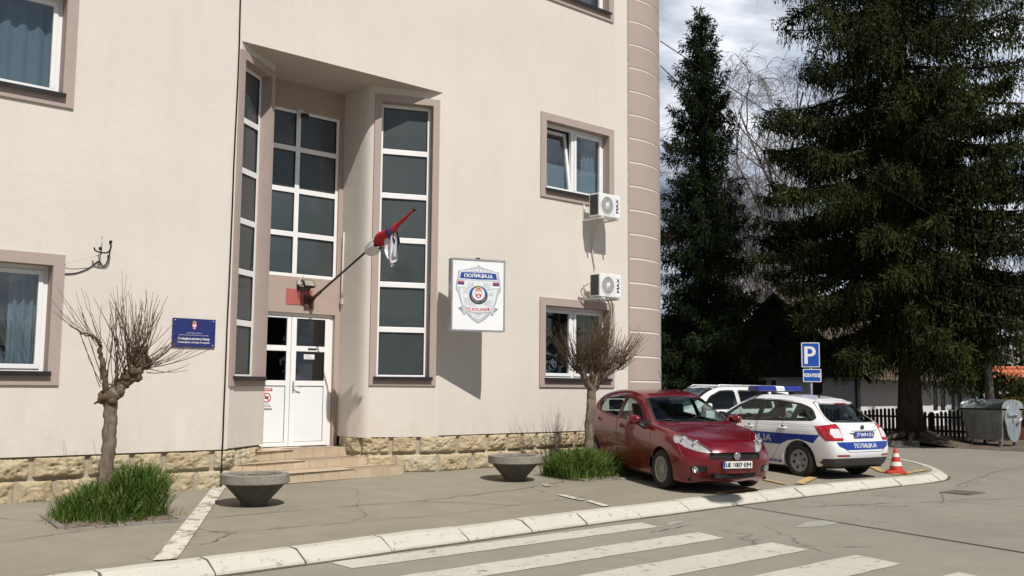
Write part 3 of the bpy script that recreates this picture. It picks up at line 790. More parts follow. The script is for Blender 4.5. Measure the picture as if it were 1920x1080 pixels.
def plinth():
    rnd = random.Random(5)
    mb = MB(); mo = MB()
    def course(path, s0, s1, z0, z1, width, proud, phase):
        P = [Vector(p) for p in path]; L = [0]
        for a, b in zip(P, P[1:]): L.append(L[-1]+(b-a).length)
        def at(s):
            s = min(max(s,0),L[-1]-1e-6)
            for i in range(len(L)-1):
                if L[i+1] >= s:
                    t = (s-L[i])/(L[i+1]-L[i]); d = (P[i+1]-P[i]).normalized()
                    # smooth the normal near bends
                    return P[i].lerp(P[i+1], t), Vector((d.y,-d.x))
        s = s0 - phase
        while s < s1:
            w = rnd.uniform(*width); a, b = max(s, s0), min(s+w, s1); s += w
            if b-a < .12: continue
            g = .021; za, zb = z0+g*.6+rnd.uniform(-.006,.006), z1-g*.6+rnd.uniform(-.006,.006)
            nu, nv = max(8, int((b-a)/.022)), 16; sd = rnd.uniform(0, 90); ids = []
            hump = rnd.uniform(.045, .075)*proud; tilt = rnd.uniform(-.012,.012)
            for j in range(nv+1):
                row = []
                for i in range(nu+1):
                    fu, fv = i/nu, j/nv; su = a+g+(b-a-2*g)*fu; zz = za+(zb-za)*fv
                    p, n = at(su)
                    eu, ev = 1-abs(2*fu-1)**5, 1-abs(2*fv-1)**5
                    e = min(eu, ev)
                    nz = noise.noise(Vector((su*8+sd, zz*8, sd))) + .9*(.4-abs(noise.noise(Vector((su*15+sd, zz*22, sd))))*2) + .5*noise.noise(Vector((su*40+sd, zz*40, sd)))
                    o = -.045 + e**.6*(hump + .033*nz*proud + tilt*(2*fv-1))
                    if e < 1e-6: o = -.06
                    row.append(mb.pt((p.x+n.x*o, p.y+n.y*o, zz + (.008*noise.noise(Vector((su*9,sd,2))) if 0 < fv < 1 else 0))))
                ids.append(row)
            for j in range(nv):
                for i in range(nu): mb.idx([ids[j][i],ids[j][i+1],ids[j+1][i+1],ids[j+1][i]],0,True)
    def back(path, z0, z1, off=-.052):
        last = None
        P = [Vector(p) for p in path]
        for k, p in enumerate(P):
            d = (P[min(k+1,len(P)-1)]-P[max(k-1,0)]).normalized(); n = Vector((d.y,-d.x))
            ids = [mo.pt((p.x+n.x*off,p.y+n.y*off,z0)), mo.pt((p.x+n.x*off,p.y+n.y*off,z1))]
            if last: mo.idx([last[0],ids[0],ids[1],last[1]])
            last = ids
    left = [(-8,0),(6.46,0),(6.56,.03),B_L,(7.45,.76),(7.46,1.28)]
    right = [(9.13,1.28),(9.13,.76),(9.16,.58),B_R,(10.2,.035),(10.36,0),(15.2,0)]
    Ll = sum((Vector(b)-Vector(a)).length for a,b in zip(left,left[1:])); Lr = sum((Vector(b)-Vector(a)).length for a,b in zip(right,right[1:]))
    course(left, 3.0, Ll, .395, .685, (.42,.80), 1.0, .2); course(left, 3.0, Ll, .07, .395, (.45,.85), .8, .5)
    back(left, -.2, .75)
    o = mb.build('plinth', M['stone'], station); mo.build('mortar', M['mortar'], o)
    mb.__init__(); mo.__init__()
    course(right, 0, Lr, .48, .78, (.34,.78), 1.0, .1); course(right, 0, Lr, .16, .48, (.45,.80), .8, .4)
    back(right, -.2, .80)
    o = mb.build('plinth', M['stone'], station)
    mo.build('mortar', M['mortar'], o)
plinth()

def corner_tower():
    c, R = (15.549, 1.391), 1.45
    mb = MB(); z = .3
    zs = [-.2]; k = 0
    bands = [1.735 + .5*i for i in range(23)]
    zb = -.2
    for b in bands:
        mb.lathe([(R, zb), (R, b-.022)], 96, 0, True, 'z', (c[0], c[1], 0)); mb.lathe([(R, b-.022), (R-.012, b-.017), (R-.012, b+.017), (R, b+.022)], 96, 1, False, 'z', (c[0], c[1], 0)); zb = b+.022
    # groove between tower and facade
    mb.box((15.105,-.010,.3),(15.15,.02,X_TOP),2)
    o = mb.build('corner_tower', [M['trim'], M['wall'], M['mortar']], station)
    for p in o.data.polygons: pass
corner_tower()

def steps():
    t = MB(); g = MB()
    lv = [([(6.62,.33),(7.25,.53),(9.26,1.03),(9.3,1.4),(7.0,1.4),(6.62,1.2)], .44, .588), ([(6.6,.12),(7.10,.22),(9.35,.53),(9.47,.78),(9.2,1.4),(6.6,1.2)], .31, .44), ([(6.6,-.30),(7.33,-.20),(9.61,.0),(9.95,.40),(9.2,1.4),(6.6,1.2)], .05, .31)]
    for P, z0, z1 in lv:
        g.prism([(x,y,z1-.006) for x,y in P], (0,0,z0-z1), 0)
        # nosing tiles on the edges that show, and tread tiles
        for (ax,ay),(bx,by) in zip(P[:3], P[1:4]):
            a, b = Vector((ax,ay)), Vector((bx,by)); d = (b-a); ln = d.length; d.normalize(); nr = Vector((d.y,-d.x)); n = max(1, round(ln/.31)); st = ln/n
            for k in range(n):
                p, q = a + d*(k*st+.003), a + d*((k+1)*st-.003); zb = max(z0+.004, z1-.145)
                T = [p+nr*.008, q+nr*.008]
                t.poly([(T[0].x,T[0].y,zb),(T[1].x,T[1].y,zb),(T[1].x,T[1].y,z1-.008),(T[0].x,T[0].y,z1-.008)])
        top = [Vector(p) for p in P]; cx = sum((p for p in top), Vector((0,0)))/len(top)
        a, b = top[0], top[2]; d = (b-a).normalized(); nr = Vector((-d.y, d.x))
        for r in range(4):
            for k in range(12):
                q = a + d*(k*.31-.15) + nr*(r*.31 - .012)
                c4 = [q, q+d*.304, q+d*.304+nr*.304, q+nr*.304]
                def inside(v):
                    return all(((top[(i+1)%len(top)]-top[i]).x*(v-top[i]).y-(top[(i+1)%len(top)]-top[i]).y*(v-top[i]).x) > -.45*((top[(i+1)%len(top)]-top[i]).length)*.2 for i in range(len(top)))
                if all(inside(v) for v in c4): t.poly([(v.x,v.y,z1) for v in c4])
    o = g.build('entrance_steps', M['grout'], station); t.build('step_tiles', M['tile'], o)
steps()
# ------------------------------------------------------------------ vehicles
def paint(name, col, metallic=0.0, rough=.32, flake=0.0, dusty=.12, low=.35):
    g = G(name); v = g.coords()
    c = g.ramp(g.noise(v, 1.4, 4), [(.3, tuple(x*.95 for x in col)), (.7, tuple(min(1,x*1.05) for x in col))])
    sp = g.n('ShaderNodeSeparateXYZ'); g.L.new(g.coords(), sp.inputs[0])
    low_ = g.math('MULTIPLY', g.ramp(sp.outputs[2], [(.18, 1.), (.55, 0.)]), g.ramp(g.noise(v, 7, 5, .7), [(.35, 0.), (.7, 1.)]))
    d = g.math('ADD', g.math('MULTIPLY', low_, low), g.math('MULTIPLY', g.ramp(g.noise(v, 5, 6, .7), [(.4, 0.), (.75, 1.)]), dusty))
    c = g.mix(d, c, (.26, .22, .17))
    r = g.math('ADD', rough, g.math('MULTIPLY', d, .5))
    return g.done(g.pbr(c, r, metallic, None, Coat_Weight=.8, Coat_Roughness=.05))
M['red_paint'] = paint('dark_red_car_paint', (.150, .0025, .0105), .22, .24, dusty=.008, low=.12)
M['white_paint'] = paint('white_car_paint', (.74, .75, .76), 0, .3, dusty=.06)
M['silver_paint'] = paint('silver_foil', (.40, .42, .45), .35, .35, dusty=.06)
M['tyre'] = plain('tyre_rubber', (.022, .021, .020), .85, 0, .3, 12, .3, 40)
M['rim'] = plain('alloy_rim', (.50, .49, .46), .38, .6, .1, 9)
M['rim_grey'] = plain('grey_wheel_cover', (.30, .30, .30), .42, .5, .1, 9)
M['well'] = plain('wheel_well', (.010, .010, .010), .95, 0, .2, 9)
M['lining'] = plain('dark_cabin_lining', (.045, .045, .047), .9, 0, .2, 6)
M['seat'] = plain('grey_seat_cloth', (.085, .087, .092), .95, 0, .25, 30)
M['car_glass'] = glassy('car_glass', (.66, .76, .73), .008, 1.52, 1.05, .015)
M['lens'] = glassy('clear_lamp_lens', (.92, .94, .94), .02, 1.45, .9, .0)
M['chrome'] = plain('chrome', (.72, .72, .73), .12, 1.0, .05, 5)
M['reflector'] = plain('lamp_reflector', (.50, .50, .49), .3, .35, .25, 16)
M['tail_red'] = plain('red_lamp_lens', (.36, .010, .016), .15, 0, .15, 40, Coat_Weight=.6, Coat_Roughness=.04)
M['tail_white'] = plain('white_lamp_lens', (.62, .58, .58), .15, 0, .08, 30, Coat_Weight=.6)
M['bumper_grey'] = plain('unpainted_bumper_plastic', (.045, .046, .047), .6, 0, .15, 9)
M['blue_lamp'] = plain('blue_lamp_plastic', (.012, .025, .22), .18, 0, .1, 20, Coat_Weight=.5)
M['plate_white'] = plain('white_number_plate', (.72, .72, .70), .35, 0, .03, 9)
M['plate_blue'] = plain('blue_plate', (.015, .06, .30), .35, 0, .05, 9)

def cage(st, front, rear):
    """st: list of stations {x, s:[(y,z)*4 or (x,y,z)], t:[(y,z) t2,t1, z0]}; front/rear: interior cap points [k][j]"""
    def P3(p, x): return Vector((x, p[0], p[1])) if len(p) == 2 else Vector(p)
    faces = []
    rows = []
    for s in st:
        x = s['x']; k = [P3(p, x) for p in s['s']]
        t2, t1 = P3(s['t'][0], x), P3(s['t'][1], x); t0 = P3(s['t'][2], x)
        bx = k[0].x; cx = s.get('bx', bx)
        b = [Vector((cx, 0, k[0].z)), Vector((cx*.65+bx*.35, k[0].y*.35, k[0].z)), Vector((cx*.3+bx*.7, k[0].y*.72, k[0].z))]
        rows.append(b + k + [t2, t1, t0])          # 0..2 bottom, 3..6 side, 7..9 top
    for a, b in zip(rows, rows[1:]):
        for i in range(9): faces.append((a[i], b[i], b[i+1], a[i+1]))      # outward for +y half when x decreases
    def cap(r, inner, flip):
        g = [[r[0], r[1], r[2], r[3]], [Vector(p) for p in inner[0]] + [r[4]], [Vector(p) for p in inner[1]] + [r[5]], [r[9], r[8], r[7], r[6]]]
        for k in range(3):
            for j in range(3):
                q = (g[k][j], g[k][j+1], g[k+1][j+1], g[k+1][j]); faces.append(q[::-1] if flip else q)
    cap(rows[0], front, False); cap(rows[-1], rear, True)
    V = []; F = []; key = {}
    def vid(p):
        kk = (round(p.x, 5), round(p.y, 5), round(p.z, 5))
        if kk not in key: key[kk] = len(V); V.append(kk)
        return key[kk]
    for q in faces:
        F.append([vid(p) for p in q])
        m = [Vector((p.x, -p.y, p.z)) for p in q][::-1]; F.append([vid(p) for p in m])
    return np.array(V), F

def shell(st, front, rear, level=3, iters=4):
    T, F = cage(st, front, rear)
    V = T.copy(); me = bpy.data.meshes.new('tmp'); me.from_pydata(V.tolist(), [], F)
    o = bpy.data.objects.new('tmp', me); COL.objects.link(o)
    md = o.modifiers.new('s', 'SUBSURF'); md.levels = md.render_levels = level; md.use_limit_surface = True
    def ev():
        me.vertices.foreach_set('co', V.astype(np.float32).ravel()); me.update(); bpy.context.view_layer.update()
        e = o.evaluated_get(bpy.context.evaluated_depsgraph_get()); return bpy.data.meshes.new_from_object(e)
    for _ in range(iters):
        m = ev(); L = np.empty(len(m.vertices)*3, np.float32); m.vertices.foreach_get('co', L); L = L.reshape(-1, 3)[:len(V)]
        V = V + .85*(T - L); bpy.data.meshes.remove(m)
    m = ev(); bm = bmesh.new(); bm.from_mesh(m); bpy.data.meshes.remove(m)
    bpy.data.objects.remove(o); bpy.data.meshes.remove(me)
    bm.normal_update(); lay = bm.faces.layers.int.new('cut')
    return bm

AX = {'x': (Vector((0,1,0)), Vector((0,0,1))), 'y': (Vector((1,0,0)), Vector((0,0,1))), 'z': (Vector((1,0,0)), Vector((0,1,0)))}
def cut(bm, poly, ax, filt):
    """cut a convex outline, projected along an axis, into the shell; returns the faces inside"""
    lay = bm.faces.layers.int['cut']
    u, v = AX[ax] if isinstance(ax, str) else ax
    w = u.cross(v)
    ar = sum(poly[i-1][0]*poly[i][1]-poly[i][0]*poly[i-1][1] for i in range(len(poly)))
    if ar < 0: poly = poly[::-1]
    lo = [min(p[i] for p in poly)-.02 for i in (0,1)]; hi = [max(p[i] for p in poly)+.02 for i in (0,1)]
    def near(f):
        us = [q.co.dot(u) for q in f.verts]; vs = [q.co.dot(v) for q in f.verts]
        return max(us) > lo[0] and min(us) < hi[0] and max(vs) > lo[1] and min(vs) < hi[1]
    cur = [f for f in bm.faces if filt(f) and near(f)]
    for i in range(len(poly)):
        a, b = poly[i], poly[(i+1) % len(poly)]
        d = u*(b[0]-a[0]) + v*(b[1]-a[1])
        if d.length < 1e-6: continue
        n = d.cross(w).normalized(); p0 = u*a[0] + v*a[1]      # n points outside
        if not cur: return []
        geom = set(cur)
        for f in cur: geom.update(f.edges); geom.update(f.verts)
        r = bmesh.ops.bisect_plane(bm, geom=list(geom), dist=1e-5, plane_co=p0, plane_no=n)
        fs = [g for g in r['geom'] if isinstance(g, bmesh.types.BMFace)]
        cur = [f for f in fs if (f.calc_center_median()-p0).dot(n) < 0]
    return cur

def grow(poly, d):
    """offset a convex polygon outward by d"""
    n = len(poly); ar = sum(poly[i-1][0]*poly[i][1]-poly[i][0]*poly[i-1][1] for i in range(n)); s = 1 if ar > 0 else -1
    out = []
    for i in range(n):
        p, a, b = Vector(poly[i]), Vector(poly[i-1]), Vector(poly[(i+1)%n])
        d1, d2 = (p-a), (b-p)
        if d1.length < 1e-7 or d2.length < 1e-7: out.append(tuple(p)); continue
        n1 = Vector((d1.y,-d1.x)).normalized()*s; n2 = Vector((d2.y,-d2.x)).normalized()*s
        k = 1 + n1.dot(n2); m = (n1+n2)/max(k, .35)
        out.append(tuple(p + m*d))
    return out

def extract(bm, faces, name, mats, parent, off=0.0, keep=False, keepmat=False, thick=0.0):
    """move faces out of the shell into an object of their own (pushed along the normal by off)"""
    vm = {}; vs = []; fs = []; no = []
    for f in faces:
        for v in f.verts:
            if v not in vm: vm[v] = len(vs); vs.append(v.co + v.normal*off); no.append(v.normal.copy())
        fs.append([vm[v] for v in f.verts])
    mi = [f.material_index if keepmat else 0 for f in faces]
    mb = MB()
    for p in vs: mb.pt(p)
    for f, q in zip(fs, mi): mb.idx(f, q, True)
    if thick:
        o = len(vs); cnt = {}
        for p, n in zip(vs, no): mb.pt(p - n*thick)
        for f in fs:
            for a, b in zip(f, f[1:]+f[:1]): cnt[(a,b)] = cnt.get((a,b), 0) + 1
        for (a, b) in cnt:
            if (b, a) not in cnt: mb.idx([b, a, a+o, b+o], 0, False)
    if not keep: bmesh.ops.delete(bm, geom=list(faces), context='FACES')
    return mb.build(name, mats, parent) if name else mb

def side(sg, ymin=.3, zmin=.0):
    return lambda f: f.normal.y*sg > .12 and f.calc_center_median().y*sg > ymin
def wheel(name_parent, x, y, sg, r, rr, width, style, steer=0.0):
    w = thing('wheel', None, None, (x, y, r), steer); del_keys(w); w.parent = name_parent
    mb = MB(); hw = width/2
    prof = [(rr-.004, -hw*.86), (rr+.012, -hw*.93), (r-.035, -hw), (r-.012, -hw*.86), (r, -hw*.62), (r+.0015, 0), (r, hw*.62), (r-.012, hw*.86), (r-.035, hw), (rr+.012, hw*.93), (rr-.004, hw*.86)]
    mb.lathe(prof, 48, 0, True, 'y'); 
    for k in range(4):
        z = -hw*.5 + k*hw/3
        mb.lathe([(r+.0018, z-.004), (r-.004, z-.003), (r-.004, z+.003), (r+.0018, z+.004)], 48, 1, False, 'y')
    mb.build('tyre', [M['tyre'], M['well']], w)
    rb = MB(); yo = sg*hw                          # outer side
    rb.lathe([(rr, yo*.9), (rr-.012, yo*.93), (rr-.022, yo*.80), (rr-.03, yo*.3), (rr-.03, -yo*.8)], 48, 0, True, 'y')
    bk = MB(); bk.lathe([(0.001, yo*.30), (rr-.028, yo*.30)], 32, 0, True, 'y')
    bk.lathe([(.05, yo*.34), (.125, yo*.34), (.125, yo*.30)], 24, 1, True, 'y')
    def spoke(a, r0, r1, w0, w1, d0, d1, t=.012):
        ca, sa = cos(a), sin(a)
        def pt(rad, tw, dep): return (ca*rad - sa*tw, dep, sa*rad + ca*tw)
        q = [pt(r0,-w0,d0), pt(r1,-w1,d1), pt(r1,w1,d1), pt(r0,w0,d0)]
        b = [pt(r0,-w0-.003,d0-sg*t), pt(r1,-w1-.003,d1-sg*t), pt(r1,w1+.003,d1-sg*t), pt(r0,w0+.003,d0-sg*t)]
        rb.poly(q); rb.poly([q[0],b[0],b[1],q[1]]); rb.poly([q[2],b[2],b[3],q[3]])
    if style == 'multi':
        for k in range(7):
            a = 2*pi*k/7
            for da in (-.125, .125): spoke(a+da, .050, rr-.012, .0065, .0115, yo*.80, yo*.93, .02)
            spoke(a+pi/7, .050, rr-.012, .0045, .0085, yo*.78, yo*.92, .02)
        rb.lathe([(.078, yo*.72), (.070, yo*.80), (.045, yo*.82), (.03, yo*.78), (0.001, yo*.80)], 24, 0, True, 'y')
        for k in range(4):
            a = 2*pi*k/4+.4; rb.lathe([(.010, yo*.83), (.001, yo*.84)], 8, 1, True, 'y', (.055*cos(a), 0, .055*sin(a)))
    else:
        for k in range(6):
            a = 2*pi*k/6+.3
            spoke(a, .05, rr-.02, .034, .042, yo*.83, yo*.90, .02)
        rb.lathe([(rr-.052, yo*.86), (rr-.03, yo*.905), (rr-.002, yo*.92)], 48, 0, True, 'y')
        rb.lathe([(.098, yo*.80), (.085, yo*.86), (.04, yo*.88), (.038, yo*.84), (0.001, yo*.84)], 28, 0, True, 'y')
        for k in range(12):
            a = 2*pi*k/12+.3; 
            if k % 2: rb.lathe([(.009, yo*.885), (.001, yo*.87)], 8, 1, True, 'y', (.068*cos(a), 0, .068*sin(a)))
    rim = rb.build('rim', [M['rim'] if style == 'multi' else M['rim_grey'], M['black']], w); bk.build('brake_disc', [M['well'], M['grey_metal']], rim)
    return w
def del_keys(o):
    for k in ('label', 'category', 'group'):
        if k in o: del o[k]

def seat_mesh(mb, x, y, zf=.30, sc=1.0, head=True):
    T0 = mb.T
    mb.T = Matrix.Translation((x, y, zf))
    def slab(pts, w, m=0):
        n = len(pts)
        L = [mb.pt((p[0], w, p[1])) for p in pts]; R = [mb.pt((p[0], -w, p[1])) for p in pts]
        mb.idx(L, m); mb.idx(R[::-1], m)
        for k in range(n): mb.idx([L[(k+1)%n], L[k], R[k], R[(k+1)%n]], m, True)
    slab(rpoly([(.25,.0),(.27,.16),(-.22,.12),(-.25,-.02)], .05), .24)
    slab(rpoly([(-.17,.08),(-.42,.66),(-.52,.64),(-.30,.04)], .04), .23)
    if head: slab(rpoly([(-.41,.70),(-.45,.88),(-.53,.87),(-.51,.69)], .04), .125)
    mb.tube([(-.47,.6,-.0),(-.47,.6,.0)] if False else [(-.46,.06,.62),(-.47,.06,.74)], .008, 6); mb.tube([(-.46,-.06,.62),(-.47,-.06,.74)], .008, 6)
    mb.T = T0

def number_plate(parent, T, kind):
    mb = MB(); mb.T = T; w, h = .26, .0565
    P = rpoly([(-w,-h),(w,-h),(w,h),(-w,h)], .012)
    mb.prism([(x, 0, y) for x, y in P], (0,.006,0), 1)
    Pi = rpoly([(-w+.004,-h+.004),(w-.004,-h+.004),(w-.004,h-.004),(-w+.004,h-.004)], .010)
    mb.poly([(x, -.0012, y) for x, y in Pi], 0)
    U, V3 = (1,0,0), (0,0,1)
    ink = 2
    mb.poly([(-w+.005,-.0022,-h+.005),(-w+.047,-.0022,-h+.005),(-w+.047,-.0022,h-.005),(-w+.005,-.0022,h-.005)], 3)
    put_text(mb, 'SRB', (-w+.026,-.0032,-h+.012), U, V3, .014, .032, 4)
    if kind == 'front':
        put_text(mb, 'UE', (-w+.062,-.0032,-.034), U, V3, .068, .080, ink, 'l', .004)
        mb.poly([(-.082,-.003,-.030),(-.058,-.003,-.030),(-.058,-.003,.0),(-.082,-.003,.0)], 5); mb.poly([(-.082,-.003,.006),(-.058,-.003,.006),(-.058,-.003,.032),(-.082,-.003,.032)], 6)
        put_text(mb, '007', (-.045,-.0032,-.034), U, V3, .068, .125, ink, 'l', .004)
        mb.poly([(.090,-.003,-.006),(.102,-.003,-.006),(.102,-.003,.006),(.090,-.003,.006)], ink)
        put_text(mb, 'EM', (.115,-.0032,-.034), U, V3, .068, .115, ink, 'l', .004)
        mats = [M['plate_white'], M['black'], M['ink_black'], M['plate_blue'], M['ink_white'], M['ink_grey'], M['ink_red']]
    else:
        put_text(mb, 'П', (-w+.062,-.0032,-.034), U, V3, .068, .048, ink, 'l', .003)
        mb.poly([(-.128,-.003,.008),(-.106,-.003,.008),(-.106,-.003,.032),(-.128,-.003,.032)], 4)
        put_text(mb, '049', (-.092,-.0032,-.034), U, V3, .068, .135, ink, 'l', .003)
        mb.poly([(.052,-.003,-.006),(.074,-.003,-.006),(.074,-.003,.006),(.052,-.003,.006)], ink)
        put_text(mb, '131', (.084,-.0032,-.034), U, V3, .068, .135, ink, 'l', .003)
        mats = [M['plate_blue'], M['black'], M['ink_white'], M['sign_blue'], M['ink_white'], M['ink_grey'], M['ink_red']]
    return mb.build('number_plate', mats, parent)

def front_T(x, z, tilt=0.0):      # plate facing +x
    return Matrix.Translation((x, 0, z)) @ Matrix.Rotation(radians(90), 4, 'Z') @ Matrix.Rotation(tilt, 4, 'X')
def rear_T(x, z, tilt=0.0):
    return Matrix.Translation((x, 0, z)) @ Matrix.Rotation(radians(-90), 4, 'Z') @ Matrix.Rotation(tilt, 4, 'X')

def arches(bm, centres, R, body_mats_idx):
    """open the wheel arches: cut discs, delete, add a liner turned inwards"""
    for cx, cz in centres:
        for sg in (1, -1):
            P = [(cx + R*cos(2*pi*k/36), cz + R*sin(2*pi*k/36)) for k in range(36)]
            fs = cut(bm, P, 'y', lambda f: f.calc_center_median().y*sg > .42)
            bmesh.ops.delete(bm, geom=fs, context='FACES')
            fs = [f for f in bm.faces if f.calc_center_median().y*sg > .42 and (f.calc_center_median().x-cx)**2 + (f.calc_center_median().z-cz)**2 < (R*.985)**2]
            if fs: bmesh.ops.delete(bm, geom=fs, context='FACES')
def arch_liner(bm, centres, R, y_in, parent, flare=.0):
    for cx, cz in centres:
        for sg in (1, -1):
            mb = MB()
            rings = []
            for yy in (0, 1):
                ring = []
                for k in range(41):
                    a = radians(-28) + radians(236)*k/40
                    p = Vector((cx + (R+.004)*cos(a), 0, cz + (R+.004)*sin(a)))
                    ring.append(p)
                rings.append(ring)
            ids0 = [mb.pt((p.x, sg*.70, p.z)) for p in rings[0]]; ids1 = [mb.pt((p.x, sg*y_in, p.z)) for p in rings[0]]
            for k in range(40): mb.idx([ids0[k], ids0[k+1], ids1[k+1], ids1[k]], 0, True)
            mb.idx(ids1, 0)
            mb.build('wheel_arch', M['well'], parent)
def arch_lip(bm):
    """turn the open arch edges inward so the sheet metal reads as having thickness"""
    es = [e for e in bm.edges if len(e.link_faces) == 1 and abs(e.verts[0].co.y) > .45 and e.verts[0].co.z < .75 and e.verts[1].co.z < .75]
    r = bmesh.ops.extrude_edge_only(bm, edges=es)
    for v in r['geom']:
        if isinstance(v, bmesh.types.BMVert):
            s = 1 if v.co.y > 0 else -1
            v.co.y -= s*.06

def finish_body(bm, name, mats, parent, dark_under=True):
    me = bpy.data.meshes.new(name)
    for f in bm.faces:
        f.smooth = True
        if dark_under and f.normal.z < -.6 and f.calc_center_median().z < .42 and -2.75 < f.calc_center_median().x < .30 and f.calc_center_median().z < .25: f.material_index = len(mats)-1
    bm.to_mesh(me)
    for m in mats: me.materials.append(m)
    o = bpy.data.objects.new(name, me); COL.objects.link(o); o.parent = parent
    return o
def lining(bm, parent, zmin=.45, t=.03):
    mb = MB(); vm = {}
    for f in bm.faces:
        c = f.calc_center_median()
        if c.z < zmin or c.x > -.28 or (c.x < -2.7 and c.z < .95): continue
        ids = []
        for v in f.verts:
            if v not in vm: vm[v] = mb.pt(v.co - v.normal*t)
            ids.append(vm[v])
        mb.idx(ids[::-1], 0, True)
    return mb.build('cabin_lining', M['lining'], parent)
def gap(bm, poly, ax, filt, w=.0045, depth=.012, midx=1):
    """a dark shut line along an outline"""
    outer = cut(bm, grow(poly, w), ax, filt)
    inner = set(cut_in(bm, outer, grow(poly, -w), ax))
    strip = [f for f in outer_faces(bm, outer, inner)]
    for f in strip: f.material_index = midx
    return list(inner)
def cut_in(bm, faces, poly, ax):
    lay = bm.faces.layers.int['cut']
    for f in bm.faces: f[lay] = 0
    for f in faces: f[lay] = 1
    return cut(bm, poly, ax, lambda f: f[lay] == 1)
def outer_faces(bm, outer, inner):
    lay = bm.faces.layers.int['cut']
    return [f for f in bm.faces if f[lay] == 1 and f not in inner]

def car_mirror(x, sg, y, z, w=.105, h=.075):
    """door mirror: a rounded shell, flat towards the rear, on a stalk"""
    mm = MB(); rows = []
    for i in range(9):
        t = i/8; xx = x + .085 - .17*t
        sc = sqrt(max(0, 1-(1-t)**2.6)) if t < 1 else 1
        row = []
        for k in range(20):
            a = 2*pi*k/20; ca, sa = cos(a), sin(a)
            e = .62
            px = (abs(ca)**e)*(1 if ca > 0 else -1); pz = (abs(sa)**e)*(1 if sa > 0 else -1)
            row.append(mm.pt((xx + .03*px*sg*0 - .025*abs(px), sg*(y + w*px*sc), z + h*pz*sc*(1+.10*px))))
        rows.append(row)
    for i in range(8):
        for k in range(20):
            q = [rows[i][k], rows[i][(k+1)%20], rows[i+1][(k+1)%20], rows[i+1][k]]
            mm.idx(q if sg < 0 else q[::-1], 0, True)
    mm.idx(rows[-1] if sg < 0 else rows[-1][::-1], 1)
    mm.tube([(x+.04, sg*(y-.16), z-.13), (x+.03, sg*(y-.09), z-.095), (x, sg*(y-.02), z-.055)], [.036,.03,.026], 8, 1)
    return mm

def mir(poly, sg):
    return [(x*sg, y) for x, y in poly]

